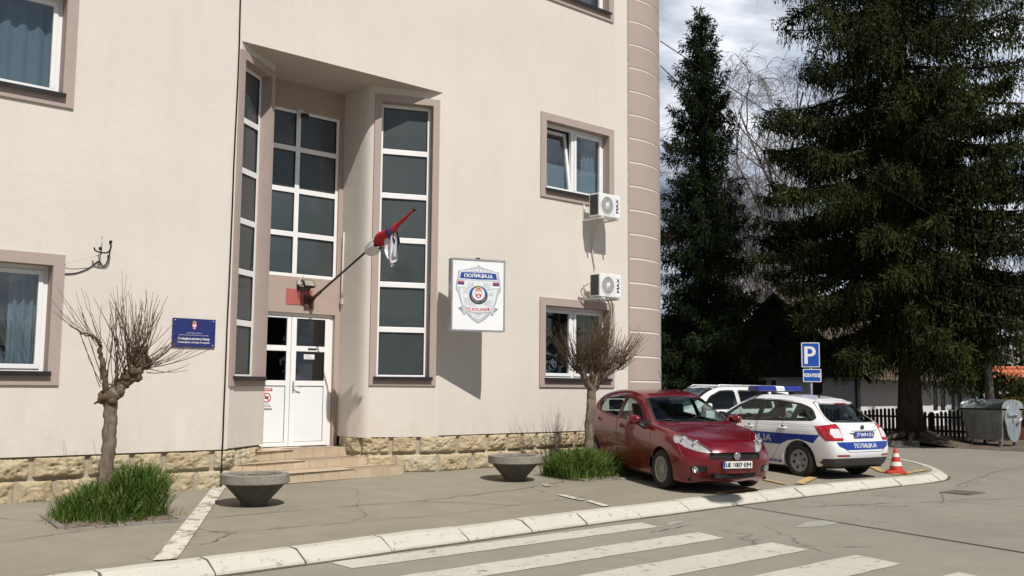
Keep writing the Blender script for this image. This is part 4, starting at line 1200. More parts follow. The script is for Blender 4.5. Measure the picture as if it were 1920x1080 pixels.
# ---- the red hatchback -------------------------------------------------
def red_car():
    t = thing('parked_hatchback', 'dark red hatchback parked with its nose to the kerb and its rear to the wall', 'car', (12.947,-3.532,.040), -1.952, None)
    t.rotation_euler = (0, radians(2.1), -1.952)
    st = [
     dict(x=.70, bx=.83, s=[(.60,.655,.20),(.64,.715,.40),(.615,.725,.58),(.50,.675,.735)], t=[(.655,.45,.742),(.725,.23,.752),(.745,0,.755)]),
     dict(x=.47, bx=.5, s=[(.46,.745,.17),(.46,.795,.40),(.45,.80,.60),(.40,.725,.80)], t=[(.47,.50,.828),(.50,.25,.842),(.51,0,.845)]),
     dict(x=.20, s=[(.20,.78,.17),(.20,.832,.42),(.20,.835,.62),(.20,.765,.87)], t=[(.20,.555,.90),(.20,.28,.918),(.20,0,.922)]),
     dict(x=-.14, s=[(-.14,.79,.17),(-.14,.838,.42),(-.14,.842,.65),(-.14,.785,.915)], t=[(-.12,.62,.940),(-.08,.31,.962),(-.07,0,.968)]),
     dict(x=-.46, s=[(-.46,.79,.17),(-.46,.838,.42),(-.46,.846,.66),(-.46,.80,.925)], t=[(-.44,.67,1.0),(-.33,.34,1.0),(-.29,0,1.004)]),
     dict(x=-.80, s=[(-.80,.79,.17),(-.80,.836,.42),(-.80,.846,.68),(-.80,.805,.94)], t=[(-.78,.63,1.185),(-.74,.33,1.215),(-.72,0,1.225)]),
     dict(x=-1.18, s=[(-1.18,.79,.17),(-1.18,.834,.42),(-1.18,.844,.69),(-1.18,.805,.96)], t=[(-1.16,.595,1.345),(-1.14,.33,1.388),(-1.13,0,1.40)]),
     dict(x=-1.6, s=[(-1.6,.79,.17),(-1.6,.834,.42),(-1.6,.842,.70),(-1.6,.805,.985)], t=[(-1.6,.575,1.405),(-1.6,.33,1.458),(-1.6,0,1.472)]),
     dict(x=-2.1, s=[(-2.1,.79,.17),(-2.1,.834,.42),(-2.1,.842,.71),(-2.1,.80,1.01)], t=[(-2.1,.565,1.395),(-2.1,.33,1.455),(-2.1,0,1.468)]),
     dict(x=-2.5, s=[(-2.5,.77,.19),(-2.5,.825,.43),(-2.5,.835,.72),(-2.5,.785,1.035)], t=[(-2.5,.55,1.345),(-2.5,.32,1.41),(-2.5,0,1.424)]),
     dict(x=-2.82, s=[(-2.82,.74,.23),(-2.84,.79,.45),(-2.84,.80,.73),(-2.80,.75,1.03)], t=[(-2.80,.53,1.27),(-2.82,.31,1.335),(-2.83,0,1.35)]),
     dict(x=-2.98, s=[(-2.98,.66,.26),(-3.03,.715,.47),(-3.03,.73,.74),(-2.95,.69,1.0)], t=[(-2.97,.52,1.06),(-3.02,.30,1.08),(-3.04,0,1.085)]),
    ]
    front = [[(.862,0,.40),(.845,.25,.40),(.785,.48,.40)],[(.868,0,.585),(.852,.25,.585),(.78,.48,.58)]]
    rear = [[(-3.15,0,.45),(-3.14,.25,.45),(-3.10,.48,.46)],[(-3.14,0,.74),(-3.13,.25,.74),(-3.09,.48,.74)]]
    bm = shell(st, front, rear)
    WH = [(0,.30),(-2.51,.30)]
    # glass
    wins = []
    ws = [(-.475,.665),(-.37,.50),(-.315,.25),(-.30,0),(-.315,-.25),(-.37,-.50),(-.475,-.665),(-1.04,-.56),(-1.085,-.30),(-1.095,0),(-1.085,.30),(-1.04,.56)]
    top = lambda f: f.normal.z > .15 and f.calc_center_median().z > .85
    fs = cut(bm, ws, 'z', lambda f: top(f) and f.normal.x > .12)
    lay = bm.faces.layers.int['cut']
    for f in bm.faces: f[lay] = 0
    for f in fs: f[lay] = 1
    inner = cut(bm, grow(ws, -.028), 'z', lambda f: f[lay] == 1); ins = set(inner)
    band = [f for f in bm.faces if f[lay] == 1 and f not in ins]
    extract(bm, band, 'windscreen_seal', M['gasket'], t, .001)
    inner = [f for f in inner if f.is_valid]
    windscreen = extract(bm, inner, 'windscreen', M['car_glass'], t)
    rear_g = rpoly([(-.50,1.02),(.50,1.02),(.46,1.28),(-.46,1.28)], .05)
    fs = cut(bm, rear_g, 'x', lambda f: f.normal.x < -.2 and f.calc_center_median().z > .9)
    extract(bm, fs, 'rear_window', M['car_glass'], t)
    fwin = rpoly([(-.62,.965),(-1.50,1.022),(-1.53,1.338),(-1.25,1.315),(-.97,1.205)], [.015,.03,.03,.12,.12])
    rwin = rpoly([(-1.61,1.03),(-2.30,1.085),(-2.42,1.19),(-2.37,1.285),(-1.62,1.358)], [.03,.06,.05,.04,.03])
    qwin = [(-.36,.935),(-.55,.96),(-.63,1.05)]
    for sg in (1, -1):
        for P, nm in ((fwin, 'window'), (rwin, 'window'), (qwin, 'window_corner')):
            fs = cut(bm, grow(P, .016), 'y', side(sg, .5))
            for f in bm.faces: f[lay] = 0
            for f in fs: f[lay] = 1
            inner = cut(bm, P, 'y', lambda f: f[lay] == 1); ins = set(inner)
            extract(bm, [f for f in bm.faces if f[lay] == 1 and f not in ins], 'window_seal', M['gasket'], t, .001)
            extract(bm, [f for f in inner if f.is_valid], nm, M['black'] if nm == 'window_corner' else M['car_glass'], t)
    lining(bm, t)
    # lamps
    hl = [(.782,.755),(.77,.82),(.735,.862),(.69,.868),(.62,.838),(.51,.775),(.42,.70),(.375,.645),(.40,.625),(.50,.622),(.62,.642),(.74,.69)]
    for sg in (1, -1):
        fs = cut(bm, mir(hl, sg), 'x', lambda f: f.normal.x > .03 and f.calc_center_median().x > .05 and f.calc_center_median().z > .55)
        bk = extract(bm, fs, 'headlamp', M['reflector'], t, -.030, keep=True, thick=-.030)
        ctr = sum((f.calc_center_median() for f in fs), Vector())/len(fs)
        bw = MB()
        for (yy, zz, rr) in ((.665,.80,.055),(.55,.745,.062)):
            best = min(fs, key=lambda f: (f.calc_center_median().y-sg*yy)**2+(f.calc_center_median().z-zz)**2); p = best.calc_center_median()
            bw.T = Matrix.Translation(p - best.normal*.012) @ Vector((1, sg*.25, .12)).to_track_quat('Z','Y').to_matrix().to_4x4()
            bw.lathe([(rr, 0), (rr*.93, .004), (rr*.86, -.004), (rr*.6, -.022), (rr*.25, -.030), (.001, -.031)], 20, 0, True)
            bw.lathe([(.014,-.03),(.014,-.008),(.001,-.004)], 10, 1, True)
            bw.build('lamp_bowl', [M['chrome'], M['tail_white']], bk); bw = MB()
        extract(bm, fs, 'lens', M['lens'], bk, .001)
        fs = cut(bm, mir(rpoly([(.60,.62),(.74,.62),(.745,1.0),(.64,1.0)], .04), sg), 'x', lambda f: f.normal.x < -.1 and f.calc_center_median().x < -2.6)
        extract(bm, fs, 'tail_lamp', M['tail_red'], t, .004)
        # fog lamp recess
        fg = rpoly([(.70,.335),(.70,.42),(.60,.43),(.47,.43),(.46,.335),(.55,.325)], .03)
        fs = cut(bm, mir(fg, sg), 'x', lambda f: f.normal.x > .1 and f.calc_center_median().x > .3)
        fo = extract(bm, fs, 'fog_lamp', M['bumper_grey'], t, -.02)
        mb = MB(); mb.T = Matrix.Translation((.705, sg*.625, .375)) @ Vector((1, sg*.35, 0)).to_track_quat('Z','Y').to_matrix().to_4x4()
        mb.lathe([(.044, -.03), (.046, .012), (.038, .014), (.030, .002), (.001, -.012)], 20, 0, True); mb.build('fog_lens', M['chrome'], fo)
    # grille, intake
    fr = lambda f: f.normal.x > .3 and f.calc_center_median().x > .5
    for nm, P in (('grille', rpoly([(-.43,.525),(.43,.525),(.445,.58),(.43,.632),(-.43,.632),(-.445,.58)], .025)), ('lower_intake', rpoly([(-.37,.245),(.37,.245),(.40,.30),(.375,.322),(-.375,.322),(-.40,.30)], .025))):
        fs = cut(bm, P, 'x', fr)
        g = extract(bm, fs, nm, M['well'], t, -.03, thick=-.03)
        bars = MB()
        z0, z1 = (.535,.622) if nm == 'grille' else (.255,.31)
        w = .40 if nm == 'grille' else .37
        for k in range(5):
            z = z0 + (z1-z0)*k/4
            pth = [(.852-.30*(y/1.0)**2-.012-.12*(abs(y)>.3)*(abs(y)-.3), y, z) for y in [w*(i/8-1) for i in range(17)]]
            bars.tube(pth, .0035, 4)
        bars.build('slat', M['black'], g)
    # badge
    mb = MB(); mb.T = Matrix.Translation((.868,0,.58)) @ Matrix.Rotation(radians(90),4,'Y')
    mb.lathe([(.058,0),(.058,.010),(.050,.013),(.046,.009),(.001,.010)], 28, 0, True)
    b = mb.build('badge', M['chrome'], t)
    mb = MB()
    for k in range(4): mb.box((.8785,-.024+k*.0135,.556),(.8805,-.017+k*.0135,.604))
    mb.build('badge_letter', M['ink_grey'], b)
    # shut lines
    DG = 1
    hood = [(.60,.44),(.66,.2),(.672,0),(.66,-.2),(.60,-.44),(.30,-.60),(-.10,-.69),(-.30,-.70),(-.20,-.3),(-.19,0),(-.20,.3),(-.30,.70),(-.10,.69),(.30,.60)]
    hoodc = [(.545,.44),(.61,.2),(.622,0),(.61,-.2),(.545,-.44),(.30,-.60),(-.10,-.69),(-.30,-.70),(-.30,.70),(-.10,.69),(.30,.60)]
    hf = gap(bm, hoodc, 'z', lambda f: f.normal.z > .2 and f.calc_center_median().z > .70)
    extract(bm, [f for f in hf if f.is_valid], 'bonnet', M['red_paint'], t)
    fd = rpoly([(-.33,.30),(-.30,.62),(-.36,.92),(-.60,1.06),(-1.0,1.27),(-1.3,1.36),(-1.575,1.382),(-1.545,1.0),(-1.50,.5),(-1.47,.27)], [.06,.1,.08,.05,.1,.1,.03,.1,.1,.05])
    rd = rpoly([(-1.485,.27),(-1.52,.6),(-1.565,1.0),(-1.595,1.39),(-2.0,1.375),(-2.40,1.325),(-2.49,1.18),(-2.36,.90),(-2.14,.62),(-2.05,.42),(-2.02,.27)], [.05,.1,.1,.03,.1,.06,.08,.1,.1,.05,.03])
    for sg in (1, -1):
        for P, hx, hz in ((fd, -1.36, .868), (rd, -2.25, .915)):
            df = gap(bm, P, 'y', lambda f: f.normal.y*sg > .1 and f.calc_center_median().y*sg > .5)
            df = [f for f in df if f.is_valid]
            d = extract(bm, df, 'door', M['red_paint'], t)
            h = MB(); yy = sg*(.832 if hx > -2 else .822)
            h.lathe([(.001,.0),(.045,.0),(.05,-.004)], 16, 1, True, 'y', (hx, yy+sg*.004, hz))
            h.tube([(hx+.075, yy+sg*.0, hz+.012), (hx+.06, yy+sg*.026, hz+.012), (hx-.06, yy+sg*.026, hz+.016), (hx-.085, yy, hz+.016)], .013, 8)
            h.build('handle', [M['red_paint'], M['well']], d)
        # side rubbing strip
        sb = MB(); pts = [(-.42,.838),(-.8,.842),(-1.4,.8425),(-2.02,.84)]
        for (xa, ya), (xb, yb) in zip(pts, pts[1:]):
            if xa == -.42 or True:
                za, zb_ = .545 + .028*(-xa-.42), .545 + .028*(-xb-.42)
                q = [(xa, sg*(ya+.009), za-.016), (xb, sg*(yb+.009), zb_-.016), (xb, sg*(yb+.009), zb_+.016), (xa, sg*(ya+.009), za+.016)]
                sb.poly(q if sg < 0 else q[::-1]); 
                sb.poly([(xa, sg*(ya+.009), za+.016), (xb, sg*(yb+.009), zb_+.016), (xb, sg*(yb-.02), zb_+.022), (xa, sg*(ya-.02), za+.022)]); sb.poly([(xa, sg*(ya+.009), za-.016), (xb, sg*(yb+.009), zb_-.016), (xb, sg*(yb-.02), zb_-.024), (xa, sg*(ya-.02), za-.024)])
        sb.build('rubbing_strip', M['red_paint'], t)
        # mirror
        mm = car_mirror(-.60, sg, .945, 1.03)
        mo = mm.build('mirror', [M['red_paint'], M['black']], t)
        gm = MB(); gm.T = Matrix.Translation((-.712, sg*.945, 1.03)); P = rpoly([(-.08,-.055),(.08,-.055),(.08,.055),(-.08,.055)], .03)
        gm.poly([(0, y, z) for y, z in P]); gm.build('mirror_glass', M['chrome'], mo)
    arches(bm, WH, .355, None)
    arch_lip(bm)
    body = finish_body(bm, 'body', [M['red_paint'], M['well'], M['well']], t); bm.free()
    arch_liner(None, WH, .35, .50, t)
    for x, y, sg in ((0,.735,1),(0,-.735,-1),(-2.51,.735,1),(-2.51,-.735,-1)): wheel(t, x, y, sg, .305, .198, .185, 'multi')
    number_plate(t, front_T(.887, .455), 'front')
    u = MB(); u.box((-3.0,-.68,.19),(.62,.68,.24)); u.box((-2.2,-.60,.24),(-.4,.60,.30)); u.build('underbody', M['well'], t)
    # cabin
    s = MB(); seat_mesh(s, -1.15, .36, .36); s.build('seat', M['seat'], t)
    s = MB(); seat_mesh(s, -1.15, -.36, .36); s.build('seat', M['seat'], t)
    s = MB(); seat_mesh(s, -2.05, .36, .38, 1, True); seat_mesh(s, -2.05, -.36, .38, 1, True); s.build('rear_seat', M['seat'], t)
    d = MB(); pr = [(-.42,.90),(-.58,.985),(-.80,.955),(-.86,.86),(-.80,.60),(-.45,.55)]
    L = [d.pt((x, .74, z)) for x, z in pr]; R = [d.pt((x, -.74, z)) for x, z in pr]; n = len(pr)
    for k in range(n): d.idx([L[k], L[(k+1)%n], R[(k+1)%n], R[k]], 0, False)
    d.build('dashboard', M['lining'], t)
    w = MB(); w.T = Matrix.Translation((-.93,.36,.90)) @ Matrix.Rotation(radians(-65),4,'Y')
    for k in range(24):
        a, b = 2*pi*k/24, 2*pi*(k+1)/24; w.tube([(.18*cos(a),.18*sin(a),0),(.18*cos(b),.18*sin(b),0)], .014, 6, cap=False)
    w.box((-.17,-.02,-.01),(.17,.02,.01)); w.build('steering_wheel', M['black'], t)
    m_ = MB(); m_.T = Matrix.Translation((-.97,0,1.315)); P = rpoly([(-.12,-.035),(.12,-.035),(.12,.035),(-.12,.035)], .03)
    m_.prism([(0,y,z) for y, z in P], (.03,0,0)); m_.build('rear_view_mirror', M['black'], t)
    # wipers, aerial
    for y0, y1 in ((.30,-.28),(-.30,-.62)):
        wp = MB(); wp.tube([(-.325,y0,1.015),(-.40,(y0+y1)/2,1.045),(-.43,y1,1.035)], .009, 6)
        wp.build('wiper', M['black'], t)
    a = MB(); a.tube([(-1.35,0,1.475),(-1.39,0,1.51)], .016, 8); a.tube([(-1.385,0,1.50),(-1.62,0,1.80)], [.006,.003], 6); a.build('aerial', M['black'], t)
    return t
red_car()

from mathutils.bvhtree import BVHTree
def wrap_text(bvh, parent, name, txt, org, u, v, height, width, m, align='c', off=.003, direction=None, bold=0.0):
    """lettering laid on the curved sheet metal"""
    mb = MB(); put_text(mb, txt, org, u, v, height, width, 0, align, bold)
    d = Vector(direction)
    out = []
    for p in mb.v:
        p = Vector(p); h = bvh.ray_cast(p - d*.6, d, 1.6)
        out.append((h[0] - d*off)[:] if h[0] is not None else p[:])
    mb.v = out
    return mb.build(name, m, parent)
def mark(bm, poly, ax, filt, idx):
    fs = cut(bm, poly, ax, filt)
    for f in fs: f.material_index = idx
    return fs

def glaze(bm, P, ax, filt, t, name='window', seal=.016, mat='car_glass', sealmat='gasket', inward=False):
    lay = bm.faces.layers.int['cut']
    outer = P if inward else grow(P, seal); inn = grow(P, -seal) if inward else P
    fs = cut(bm, outer, ax, filt)
    for f in bm.faces: f[lay] = 0
    for f in fs: f[lay] = 1
    inner = cut(bm, inn, ax, lambda f: f[lay] == 1); ins = set(inner)
    extract(bm, [f for f in bm.faces if f[lay] == 1 and f not in ins], name + '_seal', M[sealmat], t, .001)
    return extract(bm, [f for f in inner if f.is_valid], name, M[mat], t)

# ---- the police estate -------------------------------------------------
def police_car():
    t = thing('police_car', 'white police car with blue side stripe and blue roof light bar, seen from its rear', 'car', (17.18,-.88,.075), radians(81))
    t.rotation_euler = (0, radians(-1.2), radians(81))
    st = [
     dict(x=.72, bx=.82, s=[(.62,.70,.20),(.66,.75,.40),(.64,.76,.58),(.52,.70,.72)], t=[(.68,.45,.735),(.74,.23,.745),(.76,0,.748)]),
     dict(x=.40, s=[(.40,.78,.17),(.40,.83,.42),(.40,.835,.62),(.40,.75,.81)], t=[(.40,.52,.84),(.42,.26,.855),(.43,0,.858)]),
     dict(x=0, s=[(0,.79,.17),(0,.845,.42),(0,.85,.66),(0,.78,.875)], t=[(.02,.60,.915),(.05,.30,.935),(.06,0,.94)]),
     dict(x=-.40, s=[(-.40,.79,.17),(-.40,.845,.42),(-.40,.852,.68),(-.40,.80,.915)], t=[(-.40,.68,.99),(-.34,.34,1.0),(-.32,0,1.003)]),
     dict(x=-.80, s=[(-.80,.79,.17),(-.80,.845,.42),(-.80,.853,.69),(-.80,.805,.94)], t=[(-.80,.63,1.20),(-.78,.33,1.23),(-.77,0,1.238)]),
     dict(x=-1.22, s=[(-1.22,.79,.17),(-1.22,.845,.42),(-1.22,.853,.70),(-1.22,.81,.95)], t=[(-1.22,.575,1.365),(-1.2,.33,1.415),(-1.2,0,1.425)]),
     dict(x=-1.65, s=[(-1.65,.79,.17),(-1.65,.845,.42),(-1.65,.853,.71),(-1.65,.81,.96)], t=[(-1.65,.565,1.395),(-1.65,.33,1.448),(-1.65,0,1.459)]),
     dict(x=-2.15, s=[(-2.15,.79,.17),(-2.15,.845,.42),(-2.15,.853,.72),(-2.15,.81,.975)], t=[(-2.15,.56,1.385),(-2.15,.33,1.436),(-2.15,0,1.446)]),
     dict(x=-2.55, s=[(-2.55,.78,.19),(-2.55,.84,.43),(-2.55,.85,.74),(-2.55,.80,.995)], t=[(-2.53,.55,1.34),(-2.55,.32,1.395),(-2.56,0,1.405)]),
     dict(x=-2.80, s=[(-2.88,.78,.22),(-2.90,.835,.44),(-2.90,.84,.75),(-2.84,.775,1.0)], t=[(-2.73,.54,1.27),(-2.78,.31,1.345),(-2.80,0,1.36)]),
     dict(x=-3.05, s=[(-3.12,.74,.25),(-3.16,.80,.46),(-3.16,.805,.74),(-3.05,.735,.985)], t=[(-2.95,.56,1.11),(-3.02,.32,1.135),(-3.04,0,1.14)]),
     dict(x=-3.25, s=[(-3.27,.66,.25),(-3.33,.72,.46),(-3.30,.715,.72),(-3.20,.67,.93)], t=[(-3.20,.52,.965),(-3.265,.30,.975),(-3.285,0,.978)]),
    ]
    front = [[(.86,0,.42),(.84,.25,.42),(.79,.50,.41)],[(.85,0,.60),(.83,.25,.60),(.78,.48,.59)]]
    rear = [[(-3.435,0,.45),(-3.425,.28,.45),(-3.40,.52,.455)],[(-3.355,0,.73),(-3.35,.28,.73),(-3.335,.52,.725)]]
    bm = shell(st, front, rear)
    WH = [(0,.30),(-2.602,.30)]
    lay = bm.faces.layers.int['cut']
    ws = [(-.52,.665),(-.42,.50),(-.36,.25),(-.345,0),(-.36,-.25),(-.42,-.50),(-.52,-.665),(-1.17,-.535),(-1.21,-.3),(-1.22,0),(-1.21,.3),(-1.17,.535)]
    glaze(bm, ws, 'z', lambda f: f.normal.x > .12 and f.normal.z > .15 and f.calc_center_median().z > .85, t, 'windscreen', .025, inward=True)
    rg = rpoly([(-.60,1.005),(.60,1.005),(.53,1.20),(.46,1.335),(-.46,1.335),(-.53,1.20)], .06)
    glaze(bm, rg, 'x', lambda f: f.normal.x < -.2 and f.calc_center_median().z > .9, t, 'rear_window', .02, inward=True)
    P1 = rpoly([(-.66,.965),(-1.53,.985),(-1.55,1.345),(-1.25,1.335),(-.98,1.225)], [.02,.02,.02,.12,.12])
    P2 = rpoly([(-1.64,.99),(-2.36,1.005),(-2.385,1.305),(-2.1,1.332),(-1.64,1.348)], [.02,.03,.03,.05,.02])
    P3_ = rpoly([(-2.47,1.01),(-2.80,1.035),(-2.855,1.075),(-2.70,1.215),(-2.49,1.288)], [.03,.04,.03,.08,.03])
    band = rpoly([(-.52,.945),(-1.5,.962),(-2.85,1.018),(-2.90,1.07),(-2.72,1.245),(-2.45,1.325),(-1.95,1.366),(-1.3,1.366),(-.95,1.248)], [.01,.05,.04,.03,.1,.1,.1,.1,.1])
    for sg in (1, -1):
        b = cut(bm, band, 'y', side(sg, .45))
        for f in b: f.material_index = 4
        for P in (P1, P2, P3_): glaze(bm, P, 'y', side(sg, .45), t, 'window', .004)
        # blue stripe and chequer line
        mark(bm, [(.30,.565),(-2.18,.565),(-2.18,.77),(.30,.77)], 'y', side(sg, .6), 3)
        mark(bm, [(-2.18,.575),(-2.30,.60),(-2.45,.66),(-2.602,.685),(-2.75,.66),(-2.88,.61),(-2.97,.60),(-3.05,.66),(-3.10,.735),(-2.18,.735)][::1], 'y', side(sg, .6), 3) if False else None
        for a, b2, c, d in (((-2.18,.565),(-2.36,.645),(-2.36,.772),(-2.18,.77)), ((-2.36,.645),(-2.602,.685),(-2.602,.775),(-2.36,.772)), ((-2.602,.685),(-2.83,.648),(-2.83,.78),(-2.602,.775)), ((-2.83,.648),(-2.93,.630),(-3.06,.785),(-2.83,.78))):
            mark(bm, [a, b2, c, d], 'y', side(sg, .6), 3)
        for k in range(34):
            x = -.15 - k*.082; z = .905 + .0155*(-x)**.9*.55
            mark(bm, [(x, z), (x-.058, z+.001), (x-.058, z+.013), (x, z+.012)], 'y', side(sg, .6), 5)
        zz = lambda x: .905 + .0155*(-x)**.9*.55
        for o in (-.012, .017): 
            mb = None
            mark(bm, [(-.1, zz(-.1)+o), (-1.5, zz(-1.5)+o), (-1.5, zz(-1.5)+o+.005), (-.1, zz(-.1)+o+.005)], 'y', side(sg, .6), 6)
            mark(bm, [(-1.5, zz(-1.5)+o), (-2.93, zz(-2.93)+o), (-2.93, zz(-2.93)+o+.005), (-1.5, zz(-1.5)+o+.005)], 'y', side(sg, .6), 6)
        mark(bm, [(-.45,.235),(-2.20,.235),(-2.20,.285),(-.45,.285)], 'y', side(sg, .6), 6)
        for k in range(15):
            x = -.55 - k*.108; mark(bm, [(x,.254),(x-.07,.254),(x-.07,.268),(x,.268)], 'y', side(sg, .6), 0)
    # rear blue band and light line
    rr = lambda f: f.normal.x < -.25 and f.calc_center_median().x < -2.9
    mark(bm, [(-.66,.60),(-.50,.535),(.50,.535),(.66,.60),(.70,.675),(-.70,.675)], 'x', rr, 3)
    for k in range(17): 
        y = -.60 + k*.072; mark(bm, [(y,.955),(y+.05,.955),(y+.05,.967),(y,.967)], 'x', rr, 5)
    mark(bm, [(-.62,.10),(.62,.10),(.80,.30),(.80,.375),(.66,.395),(-.66,.395),(-.80,.375),(-.80,.30)], 'x', lambda f: f.normal.x < .3 and f.calc_center_median().x < -2.95, 7)
    lining(bm, t)
    BM_ = [M['white_paint'], M['well'], M['well'], M['police_blue'], M['gasket'], M['ink_white'], M['police_blue'], M['bumper_grey']]
    bvh = BVHTree.FromBMesh(bm)
    # rear lamps
    for sg in (1, -1):
        u = Vector((-.66, -.75*sg, 0)); ax = (u, Vector((0,0,1)))
        sgn = 1
        L0 = [(1.335,.935),(1.70,.985),(1.745,.93),(1.815,.715),(1.80,.695),(1.50,.695),(1.40,.80)]
        fl = lambda f: f.calc_center_median().y*sg > .3 and f.calc_center_median().x < -2.6 and (f.normal.x < -.1 or f.normal.y*sg > .2)
        fs = cut(bm, L0, ax, fl)
        for f in bm.faces: f[lay] = 0
        for f in fs: f[lay] = 1
        inner = cut(bm, [(1.60,.90),(1.735,.90),(1.80,.745),(1.64,.745),(1.57,.83)], ax, lambda f: f[lay] == 1); ins = set(inner)
        lo = extract(bm, [f for f in bm.faces if f[lay] == 1 and f not in ins], 'tail_lamp', M['tail_red'], t, .006, thick=.03)
        extract(bm, [f for f in inner if f.is_valid], 'reversing_lamp', M['tail_white'], lo, .005)
        fs = cut(bm, [(sg*.43,.425),(sg*.69,.425),(sg*.70,.452),(sg*.44,.452)], 'x', rr)
        extract(bm, fs, 'reflector_strip', M['tail_red'], t, .004)
        hl = rpoly([(.76,.70),(.74,.80),(.60,.79),(.44,.72),(.44,.64),(.62,.62)], .03)
        fs = cut(bm, mir(hl, sg), 'x', lambda f: f.normal.x > .03 and f.calc_center_median().x > .1)
        extract(bm, fs, 'headlamp', M['reflector'], t, -.005)
    # shut lines
    fd = rpoly([(-.42,.25),(-.36,.60),(-.42,.90),(-.66,1.04),(-1.0,1.245),(-1.28,1.365),(-1.585,1.378),(-1.575,.98),(-1.54,.5),(-1.52,.25)], [.06,.1,.08,.05,.1,.1,.03,.1,.1,.05])
    rd = rpoly([(-1.545,.25),(-1.56,.5),(-1.595,.98),(-1.605,1.378),(-2.1,1.366),(-2.415,1.335),(-2.43,1.0),(-2.33,.80),(-2.19,.60),(-2.14,.42),(-2.12,.25)], [.05,.1,.1,.03,.1,.06,.05,.1,.1,.05,.03])
    for sg in (1, -1):
        for P, hx, hz in ((fd, -1.40, .845), (rd, -2.22, .855)):
            df = [f for f in gap(bm, P, 'y', lambda f: f.normal.y*sg > .1 and f.calc_center_median().y*sg > .45) if f.is_valid]
            d = extract(bm, df, 'door', BM_, t, keepmat=True)
            h = MB(); yy = sg*.838
            h.lathe([(.001,.0),(.05,.0),(.056,-.004)], 16, 1, True, 'y', (hx, yy+sg*.004, hz))
            h.tube([(hx+.09, yy, hz+.008), (hx+.07, yy+sg*.030, hz+.010), (hx-.07, yy+sg*.030, hz+.012), (hx-.10, yy, hz+.012)], [.014,.018,.018,.014], 8)
            h.build('handle', [M['white_paint'], M['well']], d)
        mm = car_mirror(-.70, sg, .955, 1.03, .11, .075); mm.build('mirror', [M['white_paint'], M['chrome']], t)
    tgp = rpoly([(-.66,.965),(-.53,.55),(-.46,.50),(.46,.50),(.53,.55),(.66,.965),(.55,1.22),(.50,1.355),(-.50,1.355),(-.55,1.22)], [.03,.05,.05,.05,.05,.03,.05,.05,.05,.05])
    tf = [f for f in gap(bm, tgp, 'x', lambda f: f.normal.x < -.2 and f.calc_center_median().x < -2.5 and f.calc_center_median().z > .4, .0045) if f.is_valid]
    tg = extract(bm, tf, 'tailgate', BM_, t, keepmat=True)
    arches(bm, WH, .365, None); arch_lip(bm)
    finish_body(bm, 'body', BM_[:2] + [M['well']] + BM_[3:] + [M['well']], t); bm.free()
    arch_liner(None, WH, .36, .50, t)
    for x, y, sg in ((0,.745,1),(0,-.745,-1),(-2.602,.745,1),(-2.602,-.745,-1)): wheel(t, x, y, sg, .302, .20, .19, 'cover')
    number_plate(t, rear_T(-3.372, .80, 0), 'rear')
    wrap_text(bvh, t, 'side_lettering', 'ПОЛИЦИЈА', (-1.36,.95,.605), (-1,0,0), (0,0,1), .125, 1.22, M['silver_light'], 'c', .004, (0,-1,0), .004)
    wrap_text(bvh, t, 'side_lettering', 'ПОЛИЦИЈА', (-1.36,-.95,.605), (1,0,0), (0,0,1), .125, 1.22, M['silver_light'], 'c', .004, (0,1,0), .004)
    wrap_text(bvh, t, 'rear_lettering', 'ПОЛИЦИЈА', (-3.6,0,.572), (0,-1,0), (0,0,1), .075, .60, M['silver_light'], 'c', .005, (1,0,0), .002)
    wrap_text(bvh, t, 'maker_lettering', 'ŠKODA', (-3.6,.50,.893), (0,-1,0), (0,0,1), .022, .17, M['silver_dark'], 'c', .005, (1,0,0))
    wrap_text(bvh, t, 'trim_lettering', 'TDI', (-3.6,-.54,.893), (0,-1,0), (0,0,1), .022, .08, M['silver_dark'], 'c', .005, (1,0,0)) if False else None
    # badge
    mb = MB(); mb.T = Matrix.Translation((-3.325,0,.925)) @ Matrix.Rotation(radians(-90),4,'Y')
    mb.lathe([(.045,0),(.045,.010),(.038,.013),(.001,.013)], 24, 0, True); b = mb.build('badge', M['black'], t)
    mb = MB(); 
    for k in range(20):
        a, a2 = 2*pi*k/20, 2*pi*(k+1)/20; mb.poly([(-3.3385,.040*cos(a),.925+.040*sin(a)),(-3.3385,.040*cos(a2),.925+.040*sin(a2)),(-3.3385,.034*cos(a2),.925+.034*sin(a2)),(-3.3385,.034*cos(a),.925+.034*sin(a))])
    mb.poly([(-3.3386,.024,.90),(-3.3386,-.004,.945),(-3.3386,-.024,.955),(-3.3386,.004,.915)]); mb.build('badge_ring', M['chrome'], b)
    # plate recess lip, wiper, spoiler lamp, aerial
    mb = MB(); mb.tube([(-3.365,.34,.872),(-3.388,.2,.878),(-3.392,-.2,.878),(-3.365,-.34,.872)], .012, 8); mb.build('boot_handle', M['white_paint'], tg)
    mb = MB(); mb.tube([(-3.10,.0,1.055),(-3.13,-.02,1.03)], .018, 8); mb.tube([(-3.12,-.02,1.05),(-3.06,-.25,1.105),(-3.055,-.42,1.11)], [.012,.010,.008], 6); mb.build('rear_wiper', M['black'], t)
    mb = MB(); P = [(-2.62,.46,1.378),(-2.76,.45,1.350),(-2.84,.30,1.352),(-2.855,0,1.356),(-2.84,-.30,1.352),(-2.76,-.45,1.350),(-2.62,-.46,1.378),(-2.62,-.3,1.41),(-2.62,0,1.418),(-2.62,.3,1.41)]
    ids = [mb.pt(p) for p in P]; mb.idx(ids[::-1], 0, True); low = [mb.pt((p[0]+.01,p[1]*.97,p[2]-.04)) for p in P]; mb.idx(low, 0)
    for k in range(len(P)): mb.idx([ids[k], ids[(k+1)%len(P)], low[(k+1)%len(P)], low[k]], 0)
